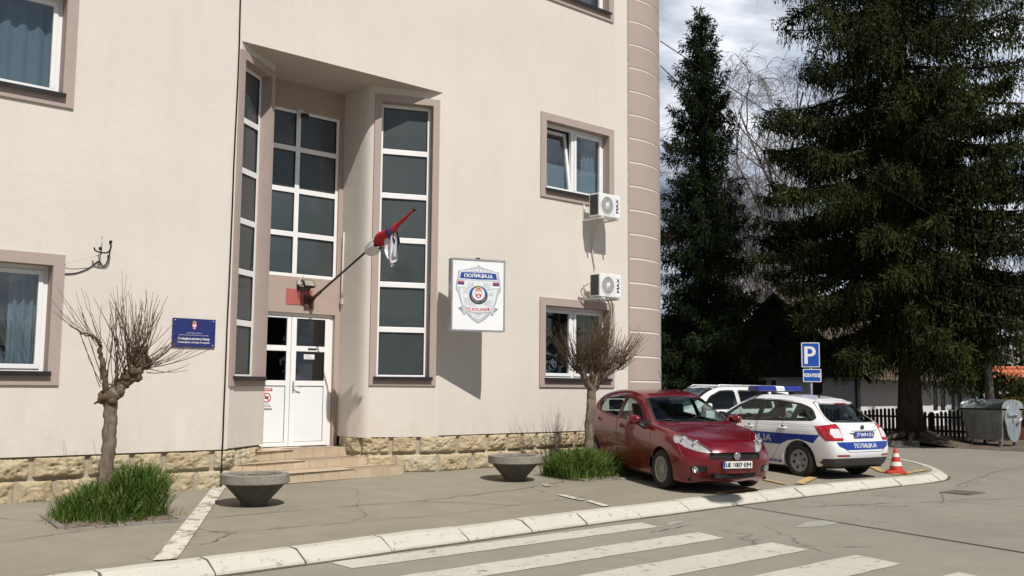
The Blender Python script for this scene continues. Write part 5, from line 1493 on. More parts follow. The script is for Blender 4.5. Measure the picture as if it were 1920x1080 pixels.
    sp = mb.build('roof_spoiler', M['white_paint'], t, bevel=.008); mb = MB(); mb.box((-2.853,-.15,1.325),(-2.843,.15,1.341)); mb.build('brake_lamp', M['tail_red'], sp)
    mb = MB(); mb.tube([(-2.35,0,1.43),(-2.38,0,1.455)], .02, 8); mb.tube([(-2.375,0,1.45),(-2.56,0,1.62)], [.006,.003], 6); mb.build('aerial', M['black'], t)
    u = MB(); u.box((-3.2,-.70,.20),(.62,.70,.25)); u.build('underbody', M['well'], t)
    # light bar
    lb = MB(); x0, z0 = -1.30, 1.515
    def seg(y0, y1, m, z1=.10, w=.15):
        pr = rpoly([(-w,0),(w,0),(w*.8,z1),(-w*.8,z1)], .03)
        lb.prism([(x0+a, y0, z0+b) for a, b in pr], (0, y1-y0, 0), m)
    seg(-.62,-.12,0); seg(-.115,.115,1,.095); seg(.12,.62,0)
    for y in (-.46,.46): lb.box((x0-.05,y-.04,1.40),(x0+.05,y+.04,z0),2)
    lb.box((x0-.10,-.60,z0-.018),(x0+.10,.60,z0-.001),2)
    l = lb.build('light_bar', [M['blue_lamp'], M['white_metal'], M['black']], t, bevel=.006)
    mb = MB(); put_text(mb, 'ПОЛИЦИЈА', (x0-.1405,0,z0+.032), (0,-1,0), (-.25,0,.97), .030, .20); mb.build('bar_lettering', M['ink_black'], l)
    # cabin
    for y in (.36,-.36):
        s = MB(); seat_mesh(s, -1.25, y, .34); s.build('seat', M['seat'], t)
    s = MB(); seat_mesh(s, -2.12, .36, .36); seat_mesh(s, -2.12, -.36, .36); s.build('rear_seat', M['seat'], t)
    d = MB(); pr = [(-.45,.88),(-.62,.97),(-.86,.94),(-.92,.85),(-.86,.60),(-.5,.55)]
    L = [d.pt((x,.74,z)) for x, z in pr]; R = [d.pt((x,-.74,z)) for x, z in pr]; n = len(pr)
    for k in range(n): d.idx([L[k], L[(k+1)%n], R[(k+1)%n], R[k]])
    d.build('dashboard', M['lining'], t)
    w = MB(); w.T = Matrix.Translation((-1.0,.36,.90)) @ Matrix.Rotation(radians(-65),4,'Y')
    for k in range(24):
        a, b = 2*pi*k/24, 2*pi*(k+1)/24; w.tube([(.18*cos(a),.18*sin(a),0),(.18*cos(b),.18*sin(b),0)], .014, 6, cap=False)
    w.box((-.17,-.02,-.01),(.17,.02,.01)); w.build('steering_wheel', M['black'], t)
police_car()

# ---- the pale car parked behind it --------------------------------------
def white_suv():
    t = thing('parked_suv', 'white estate car with roof rails parked behind the police car', 'car', (17.55,1.35,.08), radians(156))
    t.scale = (1, 1, .955)
    W, H = .90, 1.66
    def S(x, ys, zb, yb, zr, yr, zc, zo=.2):
        return dict(x=x, s=[(ys*.95,zo),(ys,.48),(ys,.78),(yb,zb)], t=[(yr,zr),(yr*.58,zc-.012),zc] if False else [(x,yr,zr),(x,yr*.58,zc-.012),(x,0,zc)])
    st = [S(.72,.80,.88,.76,.90,.5,.915,.26), S(.35,.87,.98,.82,1.02,.58,1.04,.24), S(-.05,.89,1.03,.84,1.075,.66,1.10), S(-.42,.90,1.06,.86,1.14,.74,1.15), S(-.80,.90,1.08,.865,1.38,.69,1.42), S(-1.18,.90,1.09,.87,1.565,.64,1.615), S(-1.7,.90,1.10,.87,1.60,.63,1.655), S(-2.3,.90,1.11,.87,1.60,.63,1.655), S(-2.8,.89,1.12,.86,1.575,.62,1.63), S(-3.2,.87,1.12,.83,1.53,.60,1.575,.26), S(-3.36,.82,1.10,.80,1.20,.62,1.22,.28)]
    front = [[(.86,0,.50),(.85,.25,.50),(.80,.55,.49)],[(.86,0,.74),(.85,.25,.74),(.80,.55,.73)]]
    rear = [[(-3.46,0,.5),(-3.45,.28,.5),(-3.43,.58,.5)],[(-3.45,0,.85),(-3.44,.28,.85),(-3.42,.58,.84)]]
    bm = shell(st, front, rear)
    ws = [(-.53,.70),(-.47,.5),(-.44,0),(-.47,-.5),(-.53,-.70),(-1.13,-.61),(-1.16,0),(-1.13,.61)]
    glaze(bm, ws, 'z', lambda f: f.normal.x > .12 and f.normal.z > .15 and f.calc_center_median().z > .95, t, 'windscreen', .025, inward=True)
    glaze(bm, rpoly([(-.62,1.17),(.62,1.17),(.55,1.50),(-.55,1.50)], .06), 'x', lambda f: f.normal.x < -.2 and f.calc_center_median().z > 1.0, t, 'rear_window', .02, inward=True)
    for sg in (1, -1):
        for P in ([(-.72,1.115),(-1.62,1.135),(-1.62,1.535),(-1.28,1.53),(-1.0,1.40)], [(-1.74,1.14),(-2.5,1.15),(-2.5,1.525),(-1.74,1.535)], [(-2.60,1.155),(-3.06,1.165),(-2.98,1.46),(-2.60,1.515)]):
            glaze(bm, rpoly(P, .04), 'y', side(sg, .5), t, 'window', .022)
    lining(bm, t)
    for sg in (1, -1):
        for P, hx in ((rpoly([(-.45,.3),(-.42,1.0),(-.75,1.19),(-1.2,1.555),(-1.67,1.565),(-1.66,.3)], .06), -1.5), (rpoly([(-1.69,.3),(-1.70,1.565),(-2.53,1.555),(-2.55,.95),(-2.35,.7),(-2.2,.3)], .06), -2.35)):
            df = [f for f in gap(bm, P, 'y', lambda f: f.normal.y*sg > .1 and f.calc_center_median().y*sg > .5) if f.is_valid]
            d = extract(bm, df, 'door', M['white_paint'], t)
            h = MB(); h.tube([(hx+.09,sg*.875,.985),(hx+.07,sg*.91,.99),(hx-.07,sg*.91,.99),(hx-.1,sg*.875,.985)], .016, 8); h.build('handle', M['white_paint'], d)
        mm = car_mirror(-.72, sg, 1.02, 1.17, .11, .085); mm.build('mirror', [M['white_paint'], M['chrome']], t)
        r = MB(); r.tube([(-1.15,sg*.60,1.60),(-1.3,sg*.61,1.675),(-2.9,sg*.60,1.66),(-3.1,sg*.585,1.57)], .016, 8); r.build('roof_rail', M['black'] if False else M['alu'], t)
    WH = [(0,.34),(-2.67,.34)]
    arches(bm, WH, .40, None); arch_lip(bm); finish_body(bm, 'body', [M['white_paint'], M['well'], M['well']], t); bm.free()
    arch_liner(None, WH, .395, .52, t)
    for x, y, sg in ((0,.78,1),(0,-.78,-1),(-2.67,.78,1),(-2.67,-.78,-1)): wheel(t, x, y, sg, .34, .215, .21, 'multi')
    u = MB(); u.box((-3.2,-.72,.22),(.6,.72,.3)); u.build('underbody', M['well'], t)
    for y in (.38,-.38):
        s = MB(); seat_mesh(s, -1.3, y, .50); s.build('seat', M['seat'], t)
white_suv()
# ------------------------------------------------------------------ things on and before the facade
def crest(mb, c, s, M0, T=None):
    """small coat of arms: crown, red shield, white two-headed eagle. M0 = material slots (red, white, gold, blue)"""
    R_, W_, G_, B_ = M0; cx, cz = c
    d = lambda pts, m, k: mb.poly([(cx + x*s, -.0008*k, cz + z*s) for x, z in pts], m)
    d([(-.36,.42),(.36,.42),(.36,-.18),(.27,-.40),(0,-.56),(-.27,-.40),(-.36,-.18)][::-1], R_, 1)
    eagle = [[(-.05,.18),(.05,.18),(.09,-.20),(0,-.50),(-.09,-.20)], [(-.05,.10),(-.15,.22),(-.30,.30),(-.32,.05),(-.27,-.14),(-.18,-.02),(-.07,-.08)], [(-.02,.16),(-.06,.34),(-.16,.38),(-.22,.31),(-.13,.29),(-.11,.16)], [(-.05,-.22),(-.20,-.38),(-.12,-.40),(-.02,-.34)]]
    for e in eagle:
        d(e, W_, 2)
        if e is not eagle[0]: d([(-x, z) for x, z in e][::-1], W_, 2)
    d([(-.09,.09),(.09,.09),(.09,-.06),(0,-.15),(-.09,-.06)][::-1], R_, 3)
    d([(-.018,.085),(.018,.085),(.018,-.12),(-.018,-.12)][::-1], W_, 4); d([(-.08,.02),(.08,.02),(.08,-.015),(-.08,-.015)][::-1], W_, 4)
    d([(-.26,.46),(.26,.46),(.34,.66),(.20,.78),(.10,.70),(0,.84),(-.10,.70),(-.20,.78),(-.34,.66)], G_, 1)
    d([(-.18,.52),(.18,.52),(.20,.60),(-.20,.60)], R_, 2); d([(-.04,.82),(.04,.82),(.04,.94),(-.04,.94)], G_, 1)

def blue_plaque():
    t = thing('plaque', 'dark blue enamel plaque with crest and white Cyrillic lines on the cream wall', 'plaque', (5.95, -.012, 2.11))
    w, h = .315, .40
    mb = MB(); mb.box((-w,-.012,0),(w,.0,h)); mb.build('board', M['navy'], t, bevel=.003)
    p = MB()
    rd = [M['ink_white'], M['ink_red'], M['gold'], M['navy']]
    g = MB(); crest(g, (0, .295), .085, (1, 0, 2, 3)); g.v = [(x, y-.0135, z) for x, y, z in g.v]; g.build('crest', rd, t)
    U, V = (1,0,0), (0,0,1)
    put_text(p, 'РЕПУБЛИКА СРБИЈА', (0,-.0135,.193), U, V, .011, .215)
    put_text(p, 'МИНИСТАРСТВО УНУТРАШЊИХ ПОСЛОВА', (0,-.0135,.163), U, V, .011, .43)
    put_text(p, 'Полицијска управа у Ужицу', (0,-.0135,.105), U, V, .030, .46, 0, 'c', .0014)
    put_text(p, 'Полицијска станица Косјерић', (0,-.0135,.057), U, V, .026, .46, 0, 'c', .0006)
    p.build('lettering', M['ink_white'], t)
    for x in (-w+.035, w-.035):
        for z in (.03, h-.03):
            s = MB(); s.lathe([(.010,-.0125),(.008,-.019),(.001,-.020)], 12, 0, True, 'y', (x,0,z)); s.build('fixing', M['alu'], t)
blue_plaque()

def shield_sign():
    """light box turned out from the wall, with the police shield"""
    a, b = Vector((10.115,-.535)), Vector((11.01,-.865)); d = (b-a); W = d.length; ang = atan2(d.y, d.x)
    t = thing('police_sign', 'white light box sign with silver and blue police shield standing off the wall', 'sign', (a.x, a.y, 2.51), ang)
    H = 1.21; dp = .16
    mb = MB(); mb.box((0,.012,0),(W,dp,H)); mb.build('case', M['alu'], t, bevel=.006)
    mb = MB(); fw = .028
    mb.box((0,-.004,0),(W,.011,fw)); mb.box((0,-.004,H-fw),(W,.011,H)); mb.box((0,-.004,fw),(fw,.011,H-fw)); mb.box((W-fw,-.004,fw),(W,.011,H-fw)); mb.build('frame', M['alu'], t)
    mb = MB(); mb.poly([(fw,.004,fw),(W-fw,.004,fw),(W-fw,.004,H-fw),(fw,.004,H-fw)]); mb.build('face', M['white'], t)
    mb = MB(); mb.box((W*.5-.03,.02,H),(W*.5+.03,.08,H+.025)); mb.build('bracket', M['black'], t)
    for z in (.25, .95):
        mb = MB(); T = Matrix.Rotation(-ang, 4, 'Z'); p0 = Vector((W*.45, dp, z)); wv = (Matrix.Rotation(ang,4,'Z') @ p0) + Vector((a.x,a.y,0))
        e = p0 + T @ Vector((0, -wv.y, 0)); mb.tube([p0, e], .022, 8); mb.build('wall_arm', M['alu'], t)
    # printed shield; picture coordinates in a 640 x 870 grid
    g = MB(); S, SD, SL, BL, WH, RD, GD, BK, GR = range(9)
    mats = [M['silver'], M['silver_dark'], M['silver_light'], M['plate_blue'], M['ink_white'], M['ink_red'], M['gold'], M['ink_black'], M['ink_grey']]
    k = W/640; kz = H/870
    def P(pts, m, lay): 
        q = [((x-40)*k, .003 - .0007*lay, (965-y)*kz) for x, y in pts]
        ar = sum(q[i-1][0]*q[i][2]-q[i][0]*q[i-1][2] for i in range(len(q))); g.poly(q if ar > 0 else q[::-1], m)
    def sym(pts): return pts + [(722-x, y) for x, y in pts[::-1] if abs(722-2*x) > 2]
    out = sym([(361,168),(330,195),(250,215),(180,232),(180,245),(122,242),(118,300),(100,380),(92,470),(125,520),(150,620),(180,690),(230,770),(300,835),(361,872)])
    P(out, SD, 0)
    P(sym([(361,178),(330,202),(250,222),(188,238),(130,250),(126,300),(108,380),(101,466),(133,516),(158,616),(188,686),(238,762),(304,826),(361,860)]), S, 1)
    for i in range(8):
        x = 195+i*45; P([(x,236-abs(0)*0-(20-abs(i-3.5)*5)),(x+28,236-(20-abs(i-3.5)*5)),(x+28,244),(x,244)], SL, 2)
    P(sym([(361,262),(240,258),(145,250),(128,345),(250,345),(361,350)]), SL, 2)
    P(sym([(361,258+4),(250,259),(155,262),(138,335),(250,338),(361,342)]), BL, 3)
    for sx in (0, 1):
        f = (lambda x: x) if not sx else (lambda x: 722-x)
        P([(f(118),370),(f(190),372),(f(190),392),(f(115),390)], RD, 2); P([(f(115),390),(f(190),392),(f(190),414),(f(112),412)], BL, 2); P([(f(112),412),(f(190),414),(f(190),438),(f(108),438)], WH, 2)
        P([(f(140),450),(f(180),450),(f(186),560),(f(205),660),(f(190),670),(f(162),600)], SL, 2)
    P(sym([(361,362),(195,356),(186,480),(190,560),(205,640),(250,690),(361,712)]), SL, 3)
    for i in range(40):
        a0 = 2*pi*i/40; r0, r1 = 118, 168 + 10*((i*7) % 3)
        c, s = cos(a0), sin(a0); n = (-s*2.4, c*2.4)
        p = [(361+c*r0*1.0+n[0], 530+s*r0+n[1]), (361+c*r1+n[0]*1.8, 530+s*r1*1.0+n[1]*1.8), (361+c*r1-n[0]*1.8, 530+s*r1-n[1]*1.8), (361+c*r0-n[0], 530+s*r0-n[1])]
        if 368 < p[1][1] < 690 and 190 < p[1][0] < 532: P(p, GR, 4)
    P(ellipse(361,530,113,113,40), SD, 5); P(ellipse(361,530,106,106,40), BK, 6); P([(361+106*cos(a),530+106*sin(a)) for a in [pi+pi*i/20 for i in range(21)]], BL, 7); P(ellipse(361,515,76,80,32), SL, 8)
    for i, ch in enumerate('РЕПУБЛИКА СРБИЈА'):
        a = radians(170 - i*160/15); cx, cz = 361 + 91*cos(a), 530 + 91*sin(a)
        if ch != ' ':
            up = Vector((-cos(a), 0, sin(a))); u = Vector((sin(a), 0, cos(a)))
            if sin(a) > 0: pass
            put_text(g, ch, ((cx-40)*k, .003-.0064, (965-cz)*kz) , (sin(a),0,cos(a)), (-cos(a),0,sin(a)), .020, None, WH)
    c0 = MB(); crest(c0, (0,0), .148, (RD, WH, GD, BL)); g.add([((361-40)*k + x, .003-.0064 + y, (965-512)*kz + z) for x, y, z in c0.v], [list(f) for f in c0.f], 0)
    n0 = len(g.m) - len(c0.m)
    for i, m in enumerate(c0.m): g.m[n0+i] = m
    # ribbon
    P([(122,690),(165,672),(215,712),(205,770),(185,768),(165,730)], SD, 5); P([(600,690),(557,672),(507,712),(517,770),(537,768),(557,730)], SD, 5)
    P([(165,672),(215,660),(215,740),(180,768)], S, 6); P([(557,672),(507,660),(507,740),(542,768)], S, 6)
    P([(212,660),(361,676),(510,660),(510,722),(361,742),(212,722)], SL, 7)
    P(sym([(361,770),(270,748),(300,790),(361,822)]), SL, 3); P(sym([(361,775),(310,760),(361,800)]), S, 4)
    def lab(txt, cx, cy, h, w, m, lay, arch, bold=0.0):
        put_text(g, txt, ((cx-40)*k, .003-.0007*lay, (965-cy)*kz), (1,0,0), (0,0,1), h*kz, w*k, m, 'c', bold, lambda x, y: (x, y - arch*(x/(w*k*.5))**2*kz))
    lab('ПОЛИЦИЈА', 361, 316, 42, 335, WH, 4, 6, .003)
    lab('ПС КОСЈЕРИЋ', 361, 722, 36, 280, RD, 8, -6, .0022)
    lab('УЖИЦЕ', 361, 752, 13, 70, GR, 8, 0)
    g.build('shield', mats, t)
shield_sign()

def ac_unit(z, x0, label, hoses):
    t = thing('air_conditioner', label, 'air conditioner', (x0, 0, z), 0, 'air conditioners on the facade')
    w, h, y0, y1 = .60, .45, -.50, -.23
    mb = MB(); mb.box((0,y0,0),(w,y1,h)); c = mb.build('casing', M['white_metal'], t, bevel=.012)
    mb = MB(); mb.poly([(-.003,y1-.03,.03),(-.003,y0+.03,.03),(-.003,y0+.03,h-.03),(-.003,y1-.03,h-.03)]); 
    mb.build('fins', M['ac_dark'], t)
    fn = MB(); cx, cz, r = .225, h*.5, .178
    fn.lathe([(r+.012, y0-.004),(r, y0-.012),(r-.012, y0-.003)], 40, 0, True, 'y', (cx,0,cz))
    fn.lathe([(r-.006, y0-.002),(.001, y0-.002)], 32, 1, True, 'y', (cx,0,cz))
    for q in range(5):
        rr = .05 + q*.028; fn.lathe([(rr+.004, y0-.008),(rr, y0-.012),(rr-.004, y0-.008)], 32, 0, True, 'y', (cx,0,cz))
    for q in range(24):
        a = 2*pi*q/24; p = [(cx+rr*cos(a+rr*2.5), y0-.009, cz+rr*sin(a+rr*2.5)) for rr in (.04,.08,.12,.15,.174)]; fn.tube(p, .0035, 4, 0, False, False)
    fn.lathe([(.042, y0-.010),(.036, y0-.016),(.001, y0-.017)], 20, 0, True, 'y', (cx,0,cz))
    fn.build('fan_grille', [M['white_metal'], M['ac_dark']], t)
    p = MB(); p.poly([(.435,y0-.003,.02),(.588,y0-.003,.02),(.588,y0-.003,h-.02),(.435,y0-.003,h-.02)]); p.build('service_panel', M['white'], t)
    tx = MB(); put_text(tx, 'MAX', (.545,y0-.0045,h*.53), (0,0,1), (-1,0,0), .080, .27, 0, 'c', .006); tx.build('lettering', M['ink_black'], t)
    for x in (.07, w-.08):
        b = MB(); b.box((x-.018,-.54,-.045),(x+.018,-.001,-.012)); b.box((x-.018,-.035,-.30),(x+.018,-.001,-.045)) if False else None
        b.box((x-.018,-.036,-.011),(x+.018,-.001,.28)); b.build('wall_bracket', M['white_metal'], t)
    hs = MB()
    for pth in hoses: hs.tube(catmull3(pth, 6), .016, 8)
    if hoses: hs.build('hose', M['white_cable'], t)
    return t
def catmull3(pts, n):
    P = [Vector(p) for p in pts]; out = []
    for i in range(len(P)-1):
        p0, p1, p2, p3 = P[max(i-1,0)], P[i], P[i+1], P[min(i+2,len(P)-1)]
        for k in range(n):
            t = k/n; out.append(.5*((2*p1)+(p2-p0)*t+(2*p0-5*p1+4*p2-p3)*t*t+(3*p1-p0-3*p2+p3)*t**3))
    out.append(P[-1]); return out
ac_unit(4.875, 13.72, 'white air conditioner below the upper window with the tilted sash', [[(.30,-.26,-.02),(.32,-.18,-.16),(.33,-.06,-.30),(.31,-.03,-.62),(.38,-.03,-.95),(.34,-.03,-1.10)]])
ac_unit(3.325, 13.74, 'lower white air conditioner directly over the ground floor window behind the bare tree', [[(.03,-.24,.30),(-.06,-.20,.24),(-.10,-.10,.12),(-.02,-.12,.0),(.25,-.15,-.05)], [(.40,-.30,-.02),(.60,-.2,-.12),(.76,-.08,-.35),(.78,-.03,-.75),(.74,-.03,-1.6)], [(.50,-.30,-.02),(.68,-.2,-.10),(.82,-.08,-.30),(.83,-.03,-.6)]])

def flag():
    base = Vector((8.51,1.25,2.99)); tip = Vector((8.60,-1.55,4.21))
    t = thing('flag', 'furled red and white flag wound round a black pole above the door', 'flag', base)
    d = tip - base; L = d.length; u = d.normalized(); f = lambda s, off=(0,0,0): u*s + Vector(off)
    mb = MB(); mb.tube([f(.10), f(L)], [.019,.016], 10); mb.lathe([(.026,-.02),(.03,0),(.02,.02),(.001,.03)], 12, 0, True, 'z', f(L)); mb.build('pole', M['blackmetal'], t)
    mb = MB(); mb.tube([f(-.02), f(.36)], .027, 12); mb.box((-.09,-.0,-.12),(.09,.028,.10)); mb.tube([(0,0,-.08), f(.30)], .012, 8); mb.build('holder', M['brown'] if False else plain('rusty_brown_metal', (.10,.045,.035), .55, .3, .3, 9), t)
    red = plain('red_flag_cloth', (.42,.018,.03), .8, 0, .2, 14); blue = plain('navy_flag_cloth', (.012,.02,.085), .8, 0, .2, 14); white = plain('white_flag_cloth', (.66,.66,.68), .8, 0, .06, 10)
    def wrap(s0, s1, r, mat, name, n=26, seed=1, prof=None):
        m = MB(); rows = []; e1 = u.orthogonal().normalized(); e2 = u.cross(e1)
        for i in range(n+1):
            q = i/n; s = s0 + (s1-s0)*q; rr = r*(prof(q) if prof else sin(pi*min(max(q,.04),.96))**.5)
            row = []
            for k in range(22):
                a = 2*pi*k/22; w = 1 + .26*sin(2*a + q*1.6 + seed) + .11*sin(5*a - q*2.4 + seed) + .05*sin(9*a + q*4)
                row.append(m.pt(f(s) + (e1*cos(a) + e2*sin(a))*rr*w + Vector((0,0,-rr*.35))))
            rows.append(row)
        for i in range(n):
            for k in range(22): m.idx([rows[i][k], rows[i][(k+1)%22], rows[i+1][(k+1)%22], rows[i+1][k]], 0, True)
        m.build(name, mat, t)
    wrap(L*.80, L*.995, .045, red, 'red_stripe', prof=lambda q: 1.15 - .75*q + .1*sin(q*14))
    wrap(L*.66, L*.80, .085, red, 'red_fold', seed=3, prof=lambda q: .55+.55*sin(pi*q)**.7)
    wrap(L*.565, L*.69, .095, white, 'white_fold', seed=6, prof=lambda q: .25+.95*sin(pi*min(q*.62,1))**.8)
    wrap(L*.775, L*.815, .085, blue, 'blue_fold', seed=2)
    def hang(s, ln, w, mat, name, sw, seed, side=0.0):
        m = MB(); rows = []; n = 22; h = Vector((u.x, u.y, 0)).normalized(); sd = Vector((-h.y, h.x, 0))
        for i in range(n+1):
            q = i/n; row = []
            ww = w*(.45 + .75*sin(pi*min(.12+q*.85, 1))) 
            for k in range(9):
                b = k/8-.5
                off = h*(b*ww) + sd*(.045*sin(b*13+seed+q*3)*(.4+q) + side*q) + h*(sw*q*q)
                row.append(m.pt(f(s) + off + Vector((0,0,-ln*q*(1-.28*abs(b+.12)*2)+.02))))
            rows.append(row)
        for i in range(n):
            for k in range(8): m.idx([rows[i][k], rows[i][k+1], rows[i+1][k+1], rows[i+1][k]], 0, True)
        m.build(name, mat, t)
    hang(L*.80, .30, .15, blue, 'blue_tail', .10, 1.0, .03)
    hang(L*.795, .60, .25, white, 'white_tail', .12, 2.2, -.03)
flag()

def small_facade_things():
    mb = MB(); mb.box((8.09,1.272,2.925),(8.58,1.279,3.185)); tag(mb.build('red_plate', plain('faded_red_plate', (.40,.10,.095), .7, 0, .15, 6)), 'blank faded red plate on the brown wall above the door', 'plate')
    t = thing('floodlight', 'small black floodlight on an arm above the red plate', 'floodlight', (8.40, 1.25, 3.20))
    b = MB(); b.T = Matrix.Translation((0,-.16,.07)) @ Matrix.Rotation(radians(-32),4,'X'); P = rpoly([(-.10,-.065),(.10,-.065),(.10,.065),(-.10,.065)], .012)
    b.prism([(x,-.022,z) for x, z in P], (0,.05,0)); b.build('housing', M['blackmetal'], t)
    b = MB(); b.T = Matrix.Translation((0,-.16,.07)) @ Matrix.Rotation(radians(-32),4,'X'); b.poly([(-.088,-.0235,-.053),(.088,-.0235,-.053),(.088,-.0235,.053),(-.088,-.0235,.053)]); b.build('lamp_glass', plain('lamp_glass_pane', (.30,.28,.22), .12, 0, .15, 14), t)
    b = MB(); b.tube([(-.11,-.16,.07),(-.115,-.10,.02),(-.10,.02,0)], .008, 6); b.tube([(.11,-.16,.07),(.115,-.10,.02),(.10,.02,0)], .008, 6); b.box((-.12,-.0,-.03),(.12,.026,.03)); b.build('arm', M['blackmetal'], t)
    b = MB(); b.tube([(-.10,-.02,.10),(-.06,-.03,.19),(-.02,.0,.20)], .010, 6); b.box((-.13,-.03,.06),(-.08,.02,.14)); b.build('junction_box', M['white_cable'], t)
    t = thing('security_camera', 'small white security camera on the head of the stair window', 'security camera', (8.26, 1.295, 6.14))
    b = MB(); b.tube([(0,.0,.06),(0,-.08,.05),(0,-.10,.0)], .016, 8); b.box((-.05,-.03,.03),(.05,.01,.09)); b.build('mount', M['white'], t, bevel=.004)
    b = MB(); b.T = Matrix.Translation((.01,-.12,-.03)) @ Matrix.Rotation(radians(15),4,'X'); b.lathe([(.001,-.10),(.04,-.10),(.045,-.08),(.045,.06),(.001,.065)], 20, 0, True, 'y'); b.lathe([(.034,-.1015),(.001,-.1015)], 16, 1, True, 'y'); b.build('body', [M['black'], M['gasket']], t)
    # cables
    mb = MB(); rnd = random.Random(2)
    P = [(6.47,-.016,12.3)] + [(6.468 + rnd.uniform(-.006,.006) - .03*(1-z/7)*(z<6), -.014, z) for z in [11,9.5,8,7.2,6.6,6,5.4,4.8,4.2,3.6,3.0,2.4,1.8,1.2,.85]] + [(6.435,-.03,.70),(6.43,-.03,.55),(6.435,-.028,.30),(6.44,-.02,.15)]
    mb.tube(P, .011, 6); c = mb.build('drop_cable', M['wire'])
    tag(c, 'thin dark cable running down the wall left of the entrance recess', 'cable')
    for z in (4.6,2.6,1.1):
        pass
    mb = MB(); mb.tube([(9.118,1.20,4.22),(9.112,1.21,3.2),(9.114,1.215,3.08)], .013, 6); mb.box((9.095,1.18,2.98),(9.126,1.24,3.08)); tag(mb.build('conduit', M['white_cable']), 'short pale cable conduit on the side wall of the recess', 'conduit')
    mb = MB(); mb.tube([(13.92,-.012,1.62),(13.92,-.012,.80)], .006, 6); tag(mb.build('pipe', M['white_cable']), 'thin drain pipe on the wall below the right ground floor window', 'pipe') if False else None
    t = thing('antenna_bracket', 'small metal wall bracket with black insulators and wires on the cream wall', 'bracket', (4.60, 0, 3.30))
    b = MB(); b.tube([(0,-.10,.22),(0,-.10,-.02)], .007, 6); b.tube([(0,-.10,.0),(0,-.001,-.02)], .010, 6); b.build('rod', M['grey_metal'], t)
    b = MB(); b.tube(catmull3([(-.10,-.12,.06),(-.09,-.14,.02),(0,-.14,.0),(.08,-.14,.02),(.11,-.13,.10),(.09,-.13,.14)], 5), .011, 6)
    for x, z in ((-.03,.03),(.10,.13)): b.lathe([(.001,-.02),(.02,-.012),(.022,.01),(.012,.025),(.001,.027)], 10, 0, True, 'z', (x,-.14,z+.02))
    b.build('insulator', M['wire'], t)
    mb = MB(); mb.tube(catmull3([(3.98,.10,3.10),(4.18,-.04,3.13),(4.40,-.09,3.21),(4.60,-.11,3.28)], 6), .004, 5); tag(mb.build('wire', M['white_cable']), 'thin pale wire from the lower left window to the wall bracket', 'wire')
    mb = MB(); mb.tube(catmull3([(4.18,-.012,3.0),(4.32,-.010,3.02),(4.47,-.010,3.09),(4.60,-.012,3.20),(4.66,-.012,3.14),(4.71,-.012,3.2),(4.74,-.03,3.36)], 6), .007, 6); tag(mb.build('wire', M['wire']), 'thicker dark wire looping below the wall bracket', 'wire')
    # sprigs of weed on the plinth ledge
small_facade_things()

def planter(x, y, label, rz, n=40):
    z = zp(x, y)
    t = thing('concrete_planter', label, 'planter', (x, y, z), rz, 'round concrete planters before the station')
    R = .425
    mb = MB(); nb = 48
    prof = [(.14,0),(.165,.0),(.17,.05),(.185,.07),(R-.045,.315),(R-.005,.318),(R+.004,.33),(R,.445),(R-.008,.452),(R-.085,.452),(R-.092,.445),(R-.10,.40)]
    mats = [1,1,1,1,1,0,0,0,0,0,0]
    rings = mb.lathe(prof, nb, mats, False)
    rnd = random.Random(int(x*10))
    for i, ring in enumerate(rings):
        for q, vi in enumerate(ring):
            v = Vector(mb.v[vi]); e = .004*noise.noise(v*9) + .003*noise.noise(v*30); v += Vector((v.x, v.y, 0)).normalized()*e; mb.v[vi] = v[:]
    mb.build('bowl', [M['concrete'], M['dark_concrete']], t)
    s = MB(); rr = [s.pt((0,0,.41))]; last = None
    for ri in range(1, 8):
        row = [s.pt((ri/7*(R-.095)*cos(2*pi*k/36), ri/7*(R-.095)*sin(2*pi*k/36), .405 + .03*noise.noise(Vector((ri*.9,k*.5,x))))) for k in range(36)]
        for k in range(36):
            if last is None: s.idx([rr[0], row[k], row[(k+1)%36]], 0, True)
            else: s.idx([last[k], row[k], row[(k+1)%36], last[(k+1)%36]], 0, True)
        last = row
    for k in range(60):
        a, r = rnd.uniform(0,2*pi), rnd.uniform(0,.32); p = Vector((r*cos(a), r*sin(a), .415)); q = rnd.uniform(0,6)
        s.tube([p, p+Vector((cos(q)*.03, sin(q)*.03, rnd.uniform(0,.02)))], .004, 4)
    s.build('soil', M['soil'], t); t.scale = (1, 1, .88)
planter(6.08,-1.70,'round concrete planter at the foot of the entrance steps beside the white line', .3)
planter(10.69,-1.50,'round concrete planter against the stone plinth near the grass', 1.1)

